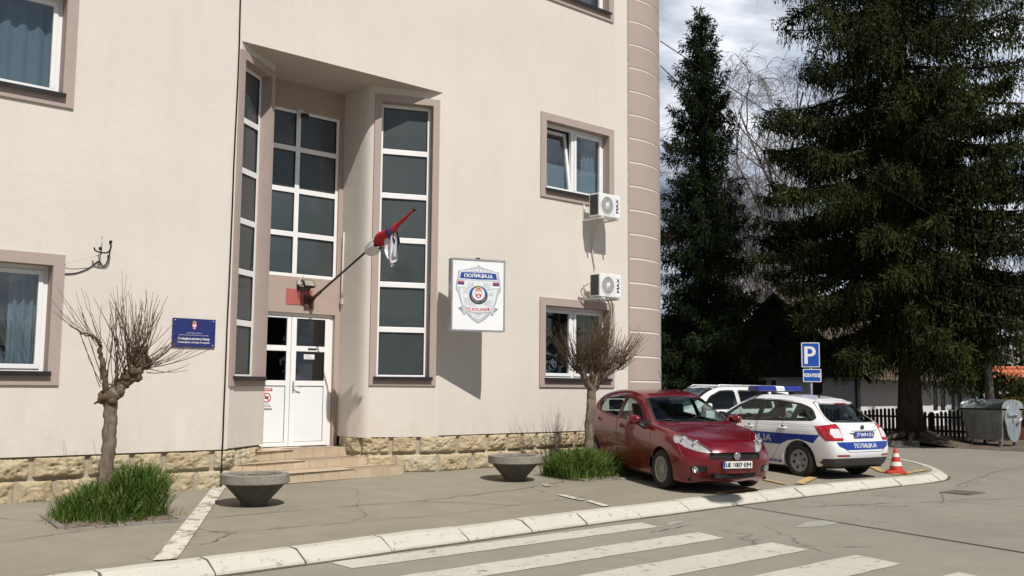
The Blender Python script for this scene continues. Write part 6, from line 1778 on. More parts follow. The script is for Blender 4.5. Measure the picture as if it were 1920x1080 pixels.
# ------------------------------------------------------------------ grass tufts, pollarded trees
def grass_mat():
    g = G('spring_grass'); 
    oi = g.n('ShaderNodeNewGeometry'); v = g.coords()
    c = g.ramp(g.noise(v, 5, 3), [(.3, (.038,.088,.009)), (.55, (.075,.150,.018)), (.75, (.125,.19,.035))])
    c = g.mix(g.ramp(oi.outputs['Random Per Island'], [(.70, 0.), (.95, .85)]), c, (.25,.24,.10))
    p = g.pbr(c, .55, 0, None, Specular_IOR_Level=.3)
    t = g.n('ShaderNodeBsdfTranslucent'); g.L.new(c, t.inputs['Color'])
    m = g.n('ShaderNodeMixShader'); m.inputs[0].default_value = .28; g.L.new(p, m.inputs[1]); g.L.new(t.outputs[0], m.inputs[2])
    return g.done(m.outputs[0])
M['grass'] = grass_mat()
def blades(mb, cx, cy, n, shape, rnd, hmin, hmax):
    for _ in range(n):
        while True:
            x, y = rnd.uniform(-1,1), rnd.uniform(-1,1); w = shape(x, y)
            if rnd.random() < w: break
        px, py, hs = x, y, w
        bx, by = cx(x, y), cy(x, y); z = zp(bx, by) - .01
        h = rnd.uniform(hmin, hmax)*(.45+.75*hs); a = rnd.uniform(0, 2*pi)
        out = Vector((x, y, 0)); out = (out*.6 + Vector((cos(a), sin(a), 0))*.7); ln = h*rnd.uniform(.35, .95)
        w = rnd.uniform(.004, .008); sd = Vector((-sin(a*1.7), cos(a*1.7), 0))*w
        p0 = Vector((bx, by, z)); p1 = p0 + Vector((0,0,h*.55)) + out*ln*.22; p2 = p0 + Vector((0,0,h*.9)) + out*ln*.58; p3 = p0 + Vector((0,0,h*(.95 if rnd.random()<.5 else .75))) + out*ln*1.0
        i = [mb.pt(q) for q in (p0-sd, p0+sd, p1-sd*.9, p1+sd*.9, p2-sd*.6, p2+sd*.6, p3)]
        mb.idx([i[0],i[1],i[3],i[2]],0,True); mb.idx([i[2],i[3],i[5],i[4]],0,True); mb.idx([i[4],i[5],i[6]],0,True)
def tree_pit(x, y, w, d, rz, label):
    """kerbed square of earth in the asphalt with long grass"""
    c, s = cos(rz), sin(rz); mb = MB()
    def W(a, b): return (x + a*c - b*s, y + a*s + b*c)
    n = 14; rows = []
    for j in range(n+1):
        row = []
        for i in range(n+1):
            a, b = w*(i/n-.5), d*(j/n-.5); X, Y = W(a, b); e = min(min(i, n-i), min(j, n-j))/n
            row.append(mb.pt((X, Y, zp(X, Y) + .012 + .05*min(e*4,1) + .02*noise.noise(Vector((X*5,Y*5,0))))))
        rows.append(row)
    for j in range(n):
        for i in range(n): mb.idx([rows[j][i], rows[j][i+1], rows[j+1][i+1], rows[j+1][i]], 0, True)
    o = mb.build('tree_pit', M['soil']); tag(o, label, 'tree pit', kind='structure')
    e = MB()
    for (a0,b0),(a1,b1) in (((-.5,-.5),(.5,-.5)),((.5,-.5),(.5,.5)),((-.5,.5),(-.5,-.5))):
        for k in range(4):
            t0, t1 = k/4+.004, (k+1)/4-.004
            p, q = W(w*(a0+(a1-a0)*t0), d*(b0+(b1-b0)*t0)), W(w*(a0+(a1-a0)*t1), d*(b0+(b1-b0)*t1)); dv = Vector((q[0]-p[0], q[1]-p[1])).normalized(); nv = Vector((dv.y,-dv.x))*.07
            zz = zp(*p)+.018+.008*sin(k*5+a0*3)
            P = [(p[0],p[1],zz),(q[0],q[1],zz),(q[0]+nv.x,q[1]+nv.y,zz-.004),(p[0]+nv.x,p[1]+nv.y,zz-.004)]; e.prism(P[::-1], (0,0,-.1))
    e.build('pit_edging', M['concrete'], o)
rg = random.Random(21)
TL_, TRR = (4.20,-1.72), (12.50,-1.45)
tree_pit(4.30,-1.70,1.20,1.15,-.12,'patch of earth edged with concrete round the left tree')
mb = MB()
def shp(x, y):
    r = sqrt(x*x+y*y)
    if r > 1: return 0
    return max(.12, (1-r**2.2))*(.55 + .45*min(1, max(0, (x+1.0))))
blades(mb, lambda x,y: 4.24+.62*x+.04*y, lambda x,y: -1.74+.52*y-.08*x, 3300, shp, rg, .20, .44)
blades(mb, lambda x,y: 4.52+.38*x, lambda x,y: -1.76+.34*y, 1700, shp, rg, .36, .62)
tag(mb.build('grass', M['grass']), 'long green grass round the foot of the left bare tree', 'grass', kind='stuff')
tree_pit(12.30,-1.62,1.15,1.1,-.05,'patch of earth edged with concrete round the right tree')
mb = MB()
blades(mb, lambda x,y: 12.16+.66*x, lambda x,y: -1.62+.50*y, 3000, lambda x,y: shp(-x*.6,y), rg, .22, .46)
blades(mb, lambda x,y: 12.05+.36*x, lambda x,y: -1.68+.30*y, 1000, shp, rg, .30, .48)
tag(mb.build('grass', M['grass']), 'long green grass round the foot of the right bare tree beside the red car', 'grass', kind='stuff')
mb = MB()
for (cx, cy, n) in ((4.3,-1.72,260),(12.2,-1.62,240)):
    for _ in range(n):
        q = rg.uniform(0,2*pi); r = rg.uniform(.35,.80); x, y = cx+r*cos(q)*1.05, cy+r*sin(q)*.85; z = zp(x,y); h = rg.uniform(.05,.24)*(1.15-r); e = rg.uniform(0,6.28); o = Vector((cos(e),sin(e),0))
        p = Vector((x,y,z)); w = Vector((-o.y,o.x,0))*.0035
        mb.poly([p-w, p+w, p+o*h*.5+Vector((0,0,h*.8))+w*.6, p+o*h*.5+Vector((0,0,h*.8))-w*.6]); mb.poly([p+o*h*.5+Vector((0,0,h*.8))-w*.6, p+o*h*.5+Vector((0,0,h*.8))+w*.6, p+o*h*1.2+Vector((0,0,h*.7))])
tag(mb.build('dry_grass', plain('dry_grass_stalks', (.26,.22,.11), .7, 0, .4, 9)), 'dry stalks and stray blades round the two grass patches', 'grass', kind='stuff')
# scattered weeds along the kerb and the plinth
mb = MB()
for _ in range(260):
    s = rg.random()
    if s < .5: x = rg.uniform(4.5, 9.5); y = -4.66 + .05*rg.random() + .02*x*0
    else: x = rg.choice([rg.uniform(3,6.4), rg.uniform(9.9,12.8)]); y = -.05
    z0 = ROADZ if s < .5 else zp(x,y); a = rg.uniform(0,6.28); h = rg.uniform(.015,.05) if s < .5 else rg.uniform(.03,.10)
    p = Vector((x,y,z0)); q = p + Vector((cos(a)*h*.5, sin(a)*h*.5 - .01, h)); sd = Vector((.004,.002,0)); mb.poly([p-sd, p+sd, q])
tag(mb.build('weeds', M['grass']), 'thin weeds growing along the kerb gutter and plinth', 'weeds', kind='stuff')

def bark_mat(name, a, b, sc=1.0):
    g = G(name); v = g.coords(scale=(1,1,.22)); n = g.noise(v, 22*sc, 6, .7, .4); n2 = g.noise(g.coords(), 4*sc, 4)
    c = g.ramp(n, [(.32, a), (.62, b)]); c = g.mix(g.ramp(n2, [(.5, 0.), (.75, .4)]), c, tuple(x*1.35 for x in b))
    return g.done(g.pbr(c, .92, 0, g.bump(n, .9, .02), Specular_IOR_Level=.2))
M['bark'] = bark_mat('grey_brown_bark', (.075,.055,.040), (.235,.190,.145))
M['twig'] = bark_mat('dark_twig_bark', (.048,.034,.024), (.150,.105,.066), 2)
def pollard(base, path, rads, limbs, knobs, shoots, label, seed, dense=1.25):
    t = thing('pollarded_tree', label, 'tree', base, 0, 'pollarded trees before the station')
    rnd = random.Random(seed)
    mb = MB(); P = catmull3(path, 8); n = len(P); R = [rads[0] + (rads[1]-rads[0])*(i/(n-1))**.7 + (.035*(1-i/4) if i < 4 else 0) for i in range(n)]
    P = [p + Vector((rnd.gauss(0,.006), rnd.gauss(0,.006), 0)) for p in P]
    mb.tube(P, R, 16, 0, True, True, .11); mb.build('trunk', M['bark'], t)
    for lp, r0, r1 in limbs:
        lb = MB(); Q = catmull3(lp, 6); m = len(Q); lb.tube([q + Vector((rnd.gauss(0,.008), rnd.gauss(0,.008), rnd.gauss(0,.006))) for q in Q], [(r0+(r1-r0)*i/(m-1))*rnd.uniform(.86,1.16) for i in range(m)], 10, 0, True, True, .12); lb.build('limb', M['bark'] if r0 > .05 else M['twig'], t)
    for c, r, cnt in knobs:
        c = Vector(c); kb = MB()
        for _ in range(cnt):
            o = Vector((rnd.gauss(0,1), rnd.gauss(0,1), rnd.gauss(0,.8))).normalized()*r*rnd.uniform(.2,.8); rr = r*rnd.uniform(.25,.55)
            T = Matrix.Translation(c+o); kb.T = T; kb.lathe([(.001,-rr)] + [(rr*sin(pi*k/6)*rnd.uniform(.75,1.2), -rr*cos(pi*k/6)) for k in range(1,6)] + [(.001, rr)], 9, 0, True); kb.T = None
            d = o.normalized(); kb.tube([c+o, c+o+d*rr*rnd.uniform(1.0,1.9)], [rr*.35, rr*.16], 6, 0, True)
        kb.build('burr', M['twig'], t)
    cr = MB()
    for c, r, cnt, dirn, spread, l0, l1 in shoots:
        c = Vector(c)
        for _ in range(int(cnt*dense)):
            d = (Vector(dirn) + Vector((rnd.gauss(0,spread), rnd.gauss(0,spread), rnd.gauss(0,spread*.6)))).normalized()
            p = c + Vector((rnd.uniform(-r,r), rnd.uniform(-r,r), rnd.uniform(-r,r))); L = rnd.uniform(l0,l1)
            bend = Vector((rnd.gauss(0,.07), rnd.gauss(0,.07), .16 + rnd.uniform(0,.30)*max(0, 1-d.z)))*L
            pts = []
            for i in range(7):
                q = i/6; w = Vector((rnd.gauss(0,.006), rnd.gauss(0,.006), 0))*(1 if i else 0)
                pts.append(p + d*L*q + bend*q*q + w)
            r0 = rnd.uniform(.0042,.0068); cr.tube(pts, [r0*(1-.62*i/6) for i in range(7)], 5, 0, True)
            if rnd.random() < .35:
                i = rnd.randint(2,4); e = (d + Vector((rnd.gauss(0,.5), rnd.gauss(0,.5), .3))).normalized(); cr.tube([pts[i], pts[i]+e*L*.16, pts[i]+e*L*.26+Vector((0,0,.08*L))], [r0*.6, r0*.45, r0*.25], 4)
    cr.build('crown', M['twig'], t)
    return t
zl = zp(*TL_)
# x to the right along the wall, z up; the crown reaches up and to both sides
pollard((TL_[0],TL_[1],zl-.03), [(0,0,0),(.0,0,.35),(.02,.0,.75),(.03,0,1.15),(.02,.0,1.42)], (.080,.074),
        [([(.02,0,1.38),(.16,.02,1.55),(.30,-.02,1.72),(.34,-.04,1.88)], .085, .06), ([(-.01,0,1.40),(-.06,.0,1.62),(-.10,.03,1.85),(-.13,.02,2.02)], .040, .022), ([(-.12,.02,1.99),(-.2,.0,2.08),(-.34,-.03,2.12)], .018,.008), ([(.06,.0,1.44),(.06,-.05,1.7),(.05,-.05,1.95)], .02,.012)],
        [((-.03,-.02,1.40),.13,9), ((.24,0,1.66),.11,9), ((.33,-.03,1.86),.12,10), ((.37,-.03,1.76),.09,6), ((-.12,.02,2.0),.03,3), ((.12,0,1.50),.12,7)],
        [((.31,-.03,1.84),.11,36,(.10,-.05,1),.34,.35,.72), ((.36,-.02,1.78),.09,17,(1,-.1,.5),.34,.3,.6), ((.22,0,1.72),.10,22,(-.10,-.08,1),.28,.45,.85), ((-.12,.02,2.0),.03,6,(-.55,0,1),.35,.4,.7), ((-.30,-.03,2.11),.04,4,(-1,0,.5),.3,.25,.45), ((-.06,0,1.55),.05,6,(-.25,0,1),.25,.5,.9), ((.04,-.03,1.95),.04,4,(0,0,1),.2,.5,.8), ((.10,.0,1.5),.1,8,(.05,-.4,1),.35,.4,.8), ((.46,0,1.74),.06,6,(1,-.05,.12),.22,.35,.6)],
        'bare pollarded tree with one leaning knotted limb, left of the entrance', 4)
zr = zp(*TRR)
pollard((TRR[0],TRR[1],zr-.03), [(-.06,0,0),(-.05,0,.4),(-.04,0,.85),(.0,0,1.25),(.02,0,1.52)], (.080,.076),
        [([(.0,0,1.46),(-.16,.02,1.68),(-.34,0,1.90)], .075,.045), ([(.03,0,1.48),(.26,0,1.68),(.50,-.04,1.84),(.64,-.04,1.92)], .08,.055), ([(.02,0,1.50),(.10,-.05,1.76),(.18,-.03,2.02),(.22,-.02,2.16)], .085,.06), ([(.01,0,1.50),(-.06,-.08,1.70),(-.11,-.1,1.92)], .06,.04)],
        [((-.32,0,1.88),.10,8), ((.63,-.04,1.94),.11,10), ((.22,-.02,2.15),.12,9), ((-.10,-.1,1.90),.10,8), ((.06,0,1.62),.13,10), ((.30,-.02,1.86),.11,7)],
        [((-.32,0,1.86),.11,46,(-.75,-.1,.72),.34,.35,.75), ((-.10,-.1,1.88),.13,54,(-.22,-.2,1),.34,.35,.72), ((.22,-.02,2.12),.12,48,(.12,-.1,1),.36,.3,.62), ((.63,-.04,1.92),.10,42,(.72,-.1,.72),.36,.3,.68), ((.06,-.04,1.68),.14,56,(0,-.2,1),.48,.3,.65), ((.36,-.02,1.8),.12,24,(.35,-.2,.9),.4,.3,.65), ((.6,0,1.84),.07,8,(1,-.05,.05),.22,.3,.50), ((-.3,0,1.8),.06,6,(-1,0,.1),.2,.3,.55)],
        'bare pollarded tree with a dense brush of shoots beside the red car', 9, 1.7)
# ------------------------------------------------------------------ street furniture by the cars
def cone():
    t = thing('traffic_cone', 'orange and white traffic cone standing by the kerb corner', 'traffic cone', (18.36,-3.93,zp(18.36,-3.93)+.004), .5)
    mb = MB(); P = rpoly([(-.19,-.19),(.19,-.19),(.19,.19),(-.19,.19)], .05, 4)
    mb.prism([(x,y,.03) for x, y in P], (0,0,-.03)); 
    Q = [(x*.72,y*.72,.062) for x, y in P]; a = [mb.pt((x,y,.03)) for x, y in P]; b = [mb.pt(q) for q in Q]
    for k in range(len(a)): mb.idx([a[k], a[(k+1)%len(a)], b[(k+1)%len(a)], b[k]])
    mb.idx(b); o_ = plain('orange_cone_rubber', (.46,.035,.018), .55, 0, .14, 9); w_ = plain('white_cone_band', (.70,.68,.64), .45, 0, .08, 12)
    mb.build('base', o_, t, bevel=.004)
    mb = MB(); r = lambda z: .128 - .098*(z-.06)/.41
    mb.lathe([(r(.06),.06),(r(.145),.145)], 28, 0); mb.lathe([(r(.145)+.001,.145),(r(.225)+.001,.225)], 28, 1); mb.lathe([(r(.225),.225),(r(.315),.315)], 28, 0); mb.lathe([(r(.315)+.001,.315),(r(.385)+.001,.385)], 28, 1); mb.lathe([(r(.385),.385),(r(.468),.468),(.022,.475),(.020,.45)], 28, 0)
    mb.build('body', [o_, w_], t)
cone()

def parking_sign():
    ang = atan2(-.375, .235)
    t = thing('parking_sign', 'blue parking sign on a grey post with a smaller blue plate below', 'traffic sign', (20.51,-.84,.03), ang)
    mb = MB(); mb.tube([(.0,.03,0),(.0,.03,2.66)], .03, 12); mb.build('post', M['grey_metal'], t)
    def plate(z0, z1, w, dx, nm, ry):
        b = MB(); P = rpoly([(-w,z0),(w,z0),(w,z1),(-w,z1)], .03); b.prism([(x+dx,-.012,z) for x, z in P], (0,.012,0), 0)
        Q = rpoly([(-w+.008,z0+.008),(w-.008,z0+.008),(w-.008,z1-.008),(-w+.008,z1-.008)], .025); R_ = rpoly([(-w+.024,z0+.024),(w-.024,z0+.024),(w-.024,z1-.024),(-w+.024,z1-.024)], .016)
        b.poly([(x+dx,-.0135,z) for x, z in Q], 1); b.poly([(x+dx,-.0150,z) for x, z in R_], 2)
        return b.build(nm, [M['alu'], M['ink_white'], M['sign_blue']], t)
    p = plate(2.075, 2.655, .207, -.004, 'sign_plate', 0)
    g = MB(); put_text(g, 'P', (-.015,-.0165,2.155), (1,0,0), (0,0,1), .43, .235, 0, 'c', .010); g.build('lettering', M['ink_white'], p)
    p = plate(1.735, 2.045, .207, .022, 'supplementary_plate', 0)
    g = MB(); put_text(g, 'VOZILA POLICIJE', (.022,-.0165,1.855), (1,0,0), (0,0,1), .088, .375, 0, 'c', .0035); g.build('lettering', M['ink_white'], p)
parking_sign()

def waste_container():
    f = Vector((30.72,-.86,0)); l = Vector((30.98,.24,0)); u = (f-l).normalized()       # along the front, left to right
    c = (f+l)/2; ang = atan2(u.y, u.x)
    t = thing('waste_container', 'large grey metal waste container on castors with a domed lid', 'waste container', (c.x, c.y, ROADZ+.004), ang)
    grey = plain('galvanised_container', (.30,.305,.30), .5, .45, .22, 3); lit_tone = plain('galvanised_container_lit', (.40,.435,.46), .42, .5, .12, 3)  # lid and side steel is a paler, bluer copy with sunlight put into its colour
    w0, w1, d0, d1 = .56, .69, .34, .48; zb, zt = .24, 1.14; yc = .50
    mb = MB(); B = [(-w0,yc-d0,zb),(w0,yc-d0,zb),(w0,yc+d0,zb),(-w0,yc+d0,zb)]; T = [(-w1,yc-d1,zt),(w1,yc-d1,zt),(w1,yc+d1,zt),(-w1,yc+d1,zt)]
    b = [mb.pt(p) for p in B]; q = [mb.pt(p) for p in T]
    for k in range(4): mb.idx([b[k], b[(k+1)%4], q[(k+1)%4], q[k]])
    mb.idx(b[::-1]); 
    for s in (-.42,-.30,.30,.42):            # pressed ribs
        mb.poly([(s*.9-.02,yc-d0-.012,zb+.03),(s*.9+.02,yc-d0-.012,zb+.03),(s+.02,yc-d1+.012-.016,zt-.10),(s-.02,yc-d1+.012-.016,zt-.10)])
    mb.box((-.50,yc-d1+.008,zt-.12),(-.36,yc-d1+.035,zt-.10)); mb.box((.36,yc-d1+.008,zt-.12),(.50,yc-d1+.035,zt-.10))
    mb.build('bin_body', grey, t, bevel=.012)
    mb = MB(); mb.box((-w1-.02,yc-d1-.025,zt+.0),(w1+.02,yc-d1+.0,zt+.05)); mb.box((-w1-.02,yc+d1,zt+.0),(w1+.02,yc+d1+.025,zt+.05)); mb.build('rim', M['black'], t)
    mb = MB(); n = 16; rows = []
    for i in range(n+1):
        a = pi*i/n; y, z = yc - (d1+.03)*cos(a), zt + .055 + .27*sin(a)**.75
        rows.append([mb.pt((x,y,z)) for x in (-w1-.02, w1+.02)])
    for i in range(n): mb.idx([rows[i][0], rows[i][1], rows[i+1][1], rows[i+1][0]], 0, True)
    for k, s in ((0,-1),(1,1)): mb.idx([r[k] for r in rows] if s > 0 else [r[k] for r in rows][::-1])
    mb.box((-.10,yc-.40,zt+.21),(.06,yc-.37,zt+.225)); mb.tube([(-.10,yc-.36,zt+.26),(-.08,yc-.40,zt+.27),(.05,yc-.40,zt+.27),(.07,yc-.36,zt+.26)], .012, 6)
    mb.build('lid', lit_tone, t)
    for s in (-1, 1):                       # pivoting side shields with lifting trunnions
        mb = MB(); P = []
        for k in range(33):
            a = 2*pi*k/33 if k < 33 else 0; y, z = .40*cos(a), .52*sin(a)
            P.append((y*(1 if z > 0 else .82), z))
        xs = s*(w1+.035); pts = [(xs, yc+y, .72+z+ (.08 if z > 0 else 0)) for y, z in P]
        mb.prism(pts if s > 0 else pts[::-1], (-s*.035,0,0))
        for yy in (-.2,0,.2): mb.box((xs,yc+yy-.012,.36),(xs+s*.010,yc+yy+.012,.80)) if s > 0 else mb.box((xs+s*.010,yc+yy-.012,.36),(xs,yc+yy+.012,.80))
        side_ = mb.build('side_shield', lit_tone, t)
        mb = MB(); mb.tube([(xs,yc-.05,1.0),(xs+s*.17,yc-.05,1.0)], .035, 10); mb.box((min(xs,xs+s*.05),yc-.30,.97),(max(xs,xs+s*.05),yc+.16,1.06)); mb.tube([(xs+s*.03,yc+.10,.72),(xs+s*.10,yc+.25,.92)], .035, 8); mb.build('trunnion', lit_tone, side_)
    for x in (-.50,.50):
        for y in (yc-.34, yc+.34):
            mb = MB(); mb.lathe([(.001,-.025),(.085,-.025),(.10,-.012),(.10,.012),(.085,.025),(.001,.025)], 18, 0, True, 'x', (x,y,.10)); mb.lathe([(.045,-.028),(.001,-.029)], 12, 1, True, 'x', (x,y,.10)); mb.lathe([(.045,.028),(.001,.029)], 12, 1, True, 'x', (x,y,.10))
            mb.box((x-.045,y-.03,.10),(x-.03,y+.05,.26),1); mb.box((x+.03,y-.03,.10),(x+.045,y+.05,.26),1); mb.box((x-.06,y-.06,.20),(x+.06,y+.06,.30),1)
            mb.build('castor', [M['tyre'], M['grey_metal']], t)
waste_container()

# ------------------------------------------------------------------ the far side of the side street
def verge():
    mb = MB(); n = 30
    def inner(y): return 29.95 + .35*sin(y*.21) - .05*(y-2)*.3
    rows = []
    for j in range(61):
        y = -14 + j*1.4; x0 = inner(y) + .8*(y < -2)*.0 + (max(0,-2-y))*.55; row = []
        for i in range(26):
            x = x0 + (i/25)**1.6*60
            h = ROADZ + .005 + min(i/3,1)*.10 + .03*noise.noise(Vector((x*.8,y*.8,0)))*(i > 0) + .25*max(0,1-((x-30.95)**2+(y-1.95)**2)/2.2)
            row.append(mb.pt((x,y,h)))
        rows.append(row)
    for j in range(60):
        for i in range(25): mb.idx([rows[j][i],rows[j][i+1],rows[j+1][i+1],rows[j+1][i]],0,True)
    tag(mb.build('verge', M['earth']), 'bare earth verge under the spruces', 'verge', kind='structure')
    mb = MB(); rnd = random.Random(8)
    P = [Vector((29.75,6.0)), Vector((29.55,3.9)), Vector((29.75,2.2)), Vector((30.0,1.25))]
    for a, b in zip(P, P[1:]):
        d = (b-a); L = d.length; d.normalize(); nr = Vector((d.y,-d.x)); k = max(1, round(L/1.0))
        for q in range(k):
            s, e = a + d*(q*L/k+.01), a + d*((q+1)*L/k-.01); z = ROADZ + .15 + rnd.uniform(-.015,.015)
            mb.prism([(s.x,s.y,z),(e.x,e.y,z),(e.x-nr.x*.2,e.y-nr.y*.2,z),(s.x-nr.x*.2,s.y-nr.y*.2,z)], (0,0,-.25))
    tag(mb.build('stone_edging', M['concrete']), 'weathered stone edging along the far verge', 'kerb', kind='structure')
    mb = MB()
    for k in range(9):
        a = k*.7 + .2; L = rnd.uniform(.7,1.6); o = Vector((30.95,1.95,ROADZ+.20)); d = Vector((cos(a),sin(a),0)); s = Vector((-sin(a),cos(a),0))*rnd.uniform(-.2,.2)
        mb.tube([o+d*.3+Vector((0,0,.16)), o+d*(.3+L*.4)+s*.5+Vector((0,0,.03)), o+d*(.3+L)+s+Vector((0,0,-.10))], [.14,.08,.03], 8, 0, True, True, .1)
    tag(mb.build('roots', M['bark']), 'surface roots spreading from the big spruce trunk', 'roots', kind='stuff')
verge()

def far_house():
    t = thing('house', 'white plastered cottage with dark timber gable and brown tiled roof behind the fence', 'house', (38.4,7.75,-.24))
    t.scale = (1.15,1.15,1.15)
    wl = plain('white_plaster', (.66,.66,.65), .9, 0, .06, 2, .25, 30); rf = plain('brown_roof_tile', (.11,.078,.056), .85, 0, .25, 7, .5, 30); gb = plain('charred_gable_boards', (.006,.0055,.005), .95, 0, .3, 9, .4, 30, Specular_IOR_Level=.05)
    L, W, H, A = 9.5, 6.4, 2.12, 5.2
    TW = Matrix(((0,1,0,0),(-1,0,0,W),(0,0,1,0),(0,0,0,1)))       # west wall: u runs from far (y=W) to the corner, seen from -x
    TS = Matrix.Identity(4)
    mb = MB()
    wins_w = [(1.05,1.85,.75,2.02),(2.15,2.95,.75,2.02)]; wins_s = [(5.6,6.9,.72,2.0),(7.2,8.4,.72,2.0)]; door_w = [(4.3,4.95,-.15,2.0)]
    tiles(mb, TW, 0, W, -.2, H, wins_w + door_w); tiles(mb, TS, 0, L, -.2, H, wins_s)
    mb.poly([(L,0,-.2),(L,W,-.2),(L,W,H),(L,0,H)]); mb.poly([(0,W,-.2),(0,W,H),(L,W,H),(L,W,-.2)])
    mb.build('wall', wl, t)
    mb = MB(); n = 24
    for k in range(n):
        y0, y1 = -.5 + (W+1)*k/n, -.5 + (W+1)*(k+1)/n - .012; f = lambda y: H + (A-H)*(1-abs(y-W/2)/(W/2+.5))
        mb.prism([(-.32,y1,H-.06),(-.32,y0,H-.06),(-.32,y0,max(f(y0),H-.05)),(-.32,y1,max(f(y1),H-.05))], (.03,0,0))
    mb.poly([(-.285,W+.5,H-.06),(-.285,-.5,H-.06),(-.285,W/2,A)]); mb.poly([(-.32,-.5,H-.06),(-.0,-.5,H-.06),(-.0,W+.5,H-.06),(-.32,W+.5,H-.06)][::-1])
    mb.build('gable', gb, t)
    mb = MB()
    for s in (0, 1):
        m = 16
        for k in range(m):
            q0, q1 = k/m, (k+1)/m; ya = -.7 + (W/2+.7)*q0; yb = -.7 + (W/2+.7)*q1; za = H-.16 + (A+.12-(H-.16))*q0; zb = H-.16 + (A+.12-(H-.16))*q1
            if s: ya, yb = W-ya, W-yb
            p = [(-.55,ya,za+.03),(L+.5,ya,za+.03),(L+.5,yb,zb),(-.55,yb,zb)]; mb.poly(p if not s else p[::-1]); mb.poly([(-.55,ya,za-.02),(L+.5,ya,za-.02),(L+.5,ya,za+.03),(-.55,ya,za+.03)] if not s else [(-.55,ya,za+.03),(L+.5,ya,za+.03),(L+.5,ya,za-.02),(-.55,ya,za-.02)])
        e = [(-.55,-.7 if not s else W+.7,H-.18),(-.55,W/2,A+.08),(-.55,W/2,A-.10),(-.55,-.7 if not s else W+.7,H-.34)]; mb.poly(e if s else e[::-1], 1)
        mb.poly([(-.55,-.7 if not s else W+.7,H-.2),(L+.5,-.7 if not s else W+.7,H-.2),(L+.5,W/2,A+.05),(-.55,W/2,A+.05)] if s else [(-.55,-.7,H-.2),(-.55,W/2,A+.05),(L+.5,W/2,A+.05),(L+.5,-.7,H-.2)], 1)
    mb.build('roof', [rf, gb], t)
    for T, ws in ((TW, wins_w), (TS, wins_s)):
        for a, b, z0, z1 in ws:
            f = MB(); f.T = T; ring(f, a-.07, b+.07, z0-.07, z1+.07, .08, -.025, .05); ring(f, a, (a+b)/2-.02, z0, z1, .075, .02, .07); ring(f, (a+b)/2+.02, b, z0, z1, .075, .02, .07)
            w = f.build('window', M['pvc'], t); g = MB(); g.T = T; g.poly([(a+.05,.05,z0+.05),(b-.05,.05,z0+.05),(b-.05,.05,z1-.05),(a+.05,.05,z1-.05)]); g.build('pane', plain('dark_cottage_glass', (.012,.013,.014), .1, 0, .2, 5), w)
    d = MB(); d.T = TW; d.box((4.3,.06,-.15),(4.95,.10,2.0)); ring(d, 4.28, 4.97, -.15, 2.02, .07, -.02, .058, 1); d.build('door', [M['wood'], M['pvc']], t)
    p = MB(); p.tube([(-.12,.10,-.1),(-.12,.10,H-.1)], .05, 8); p.build('drainpipe', M['wood'], t)
far_house()

def picket_fence(pts, name_label, h, mat, gate=None):
    t = thing('picket_fence', name_label, 'fence', (pts[0][0], pts[0][1], 0))
    o = Vector((pts[0][0], pts[0][1], 0)); pk = MB(); rl = MB()
    for (x0,y0),(x1,y1) in zip(pts, pts[1:]):
        a, b = Vector((x0,y0,0))-o, Vector((x1,y1,0))-o; d = (b-a); L = d.length; d.normalize(); nr = Vector((d.y,-d.x,0)); n = int(L/.125)
        for k in range(n):
            q = (k+.5)/n; c = a + d*L*q; hh = h - .16*(2*((q*L/2.4) % 1)-1)**2 + .02*sin(k*3.1); w = .045
            p0, p1 = c - d*w, c + d*w
            pk.prism([(p0.x,p0.y,-.02),(p1.x,p1.y,-.02),(p1.x,p1.y,hh-.04),(c.x,c.y,hh),(p0.x,p0.y,hh-.04)], nr*-.022)
        for z in (.22,.68):
            s, e = a - nr*.03, b - nr*.03; rl.prism([(s.x,s.y,z),(e.x,e.y,z),(e.x,e.y,z+.07),(s.x,s.y,z+.07)], nr*-.04)
        for k in range(int(L/2.4)+1):
            c = a + d*min(L, k*2.4) - nr*.08; ps = MB(); ps.box((c.x-.05,c.y-.05,-.1),(c.x+.05,c.y+.05,h-.12)); ps.build('post', mat, t)
    pk.build('pickets', mat, t); rl.build('rail', mat, t)
picket_fence([(30.9,6.9),(31.75,4.3),(33.2,.95)], 'dark brown picket fence with scalloped top in front of the white cottage', 1.0, M['wood'])
picket_fence([(34.1,-1.3),(35.6,-5.0)], 'reddish brown picket fence beside the notice shelter', .95, M['red_wood'])

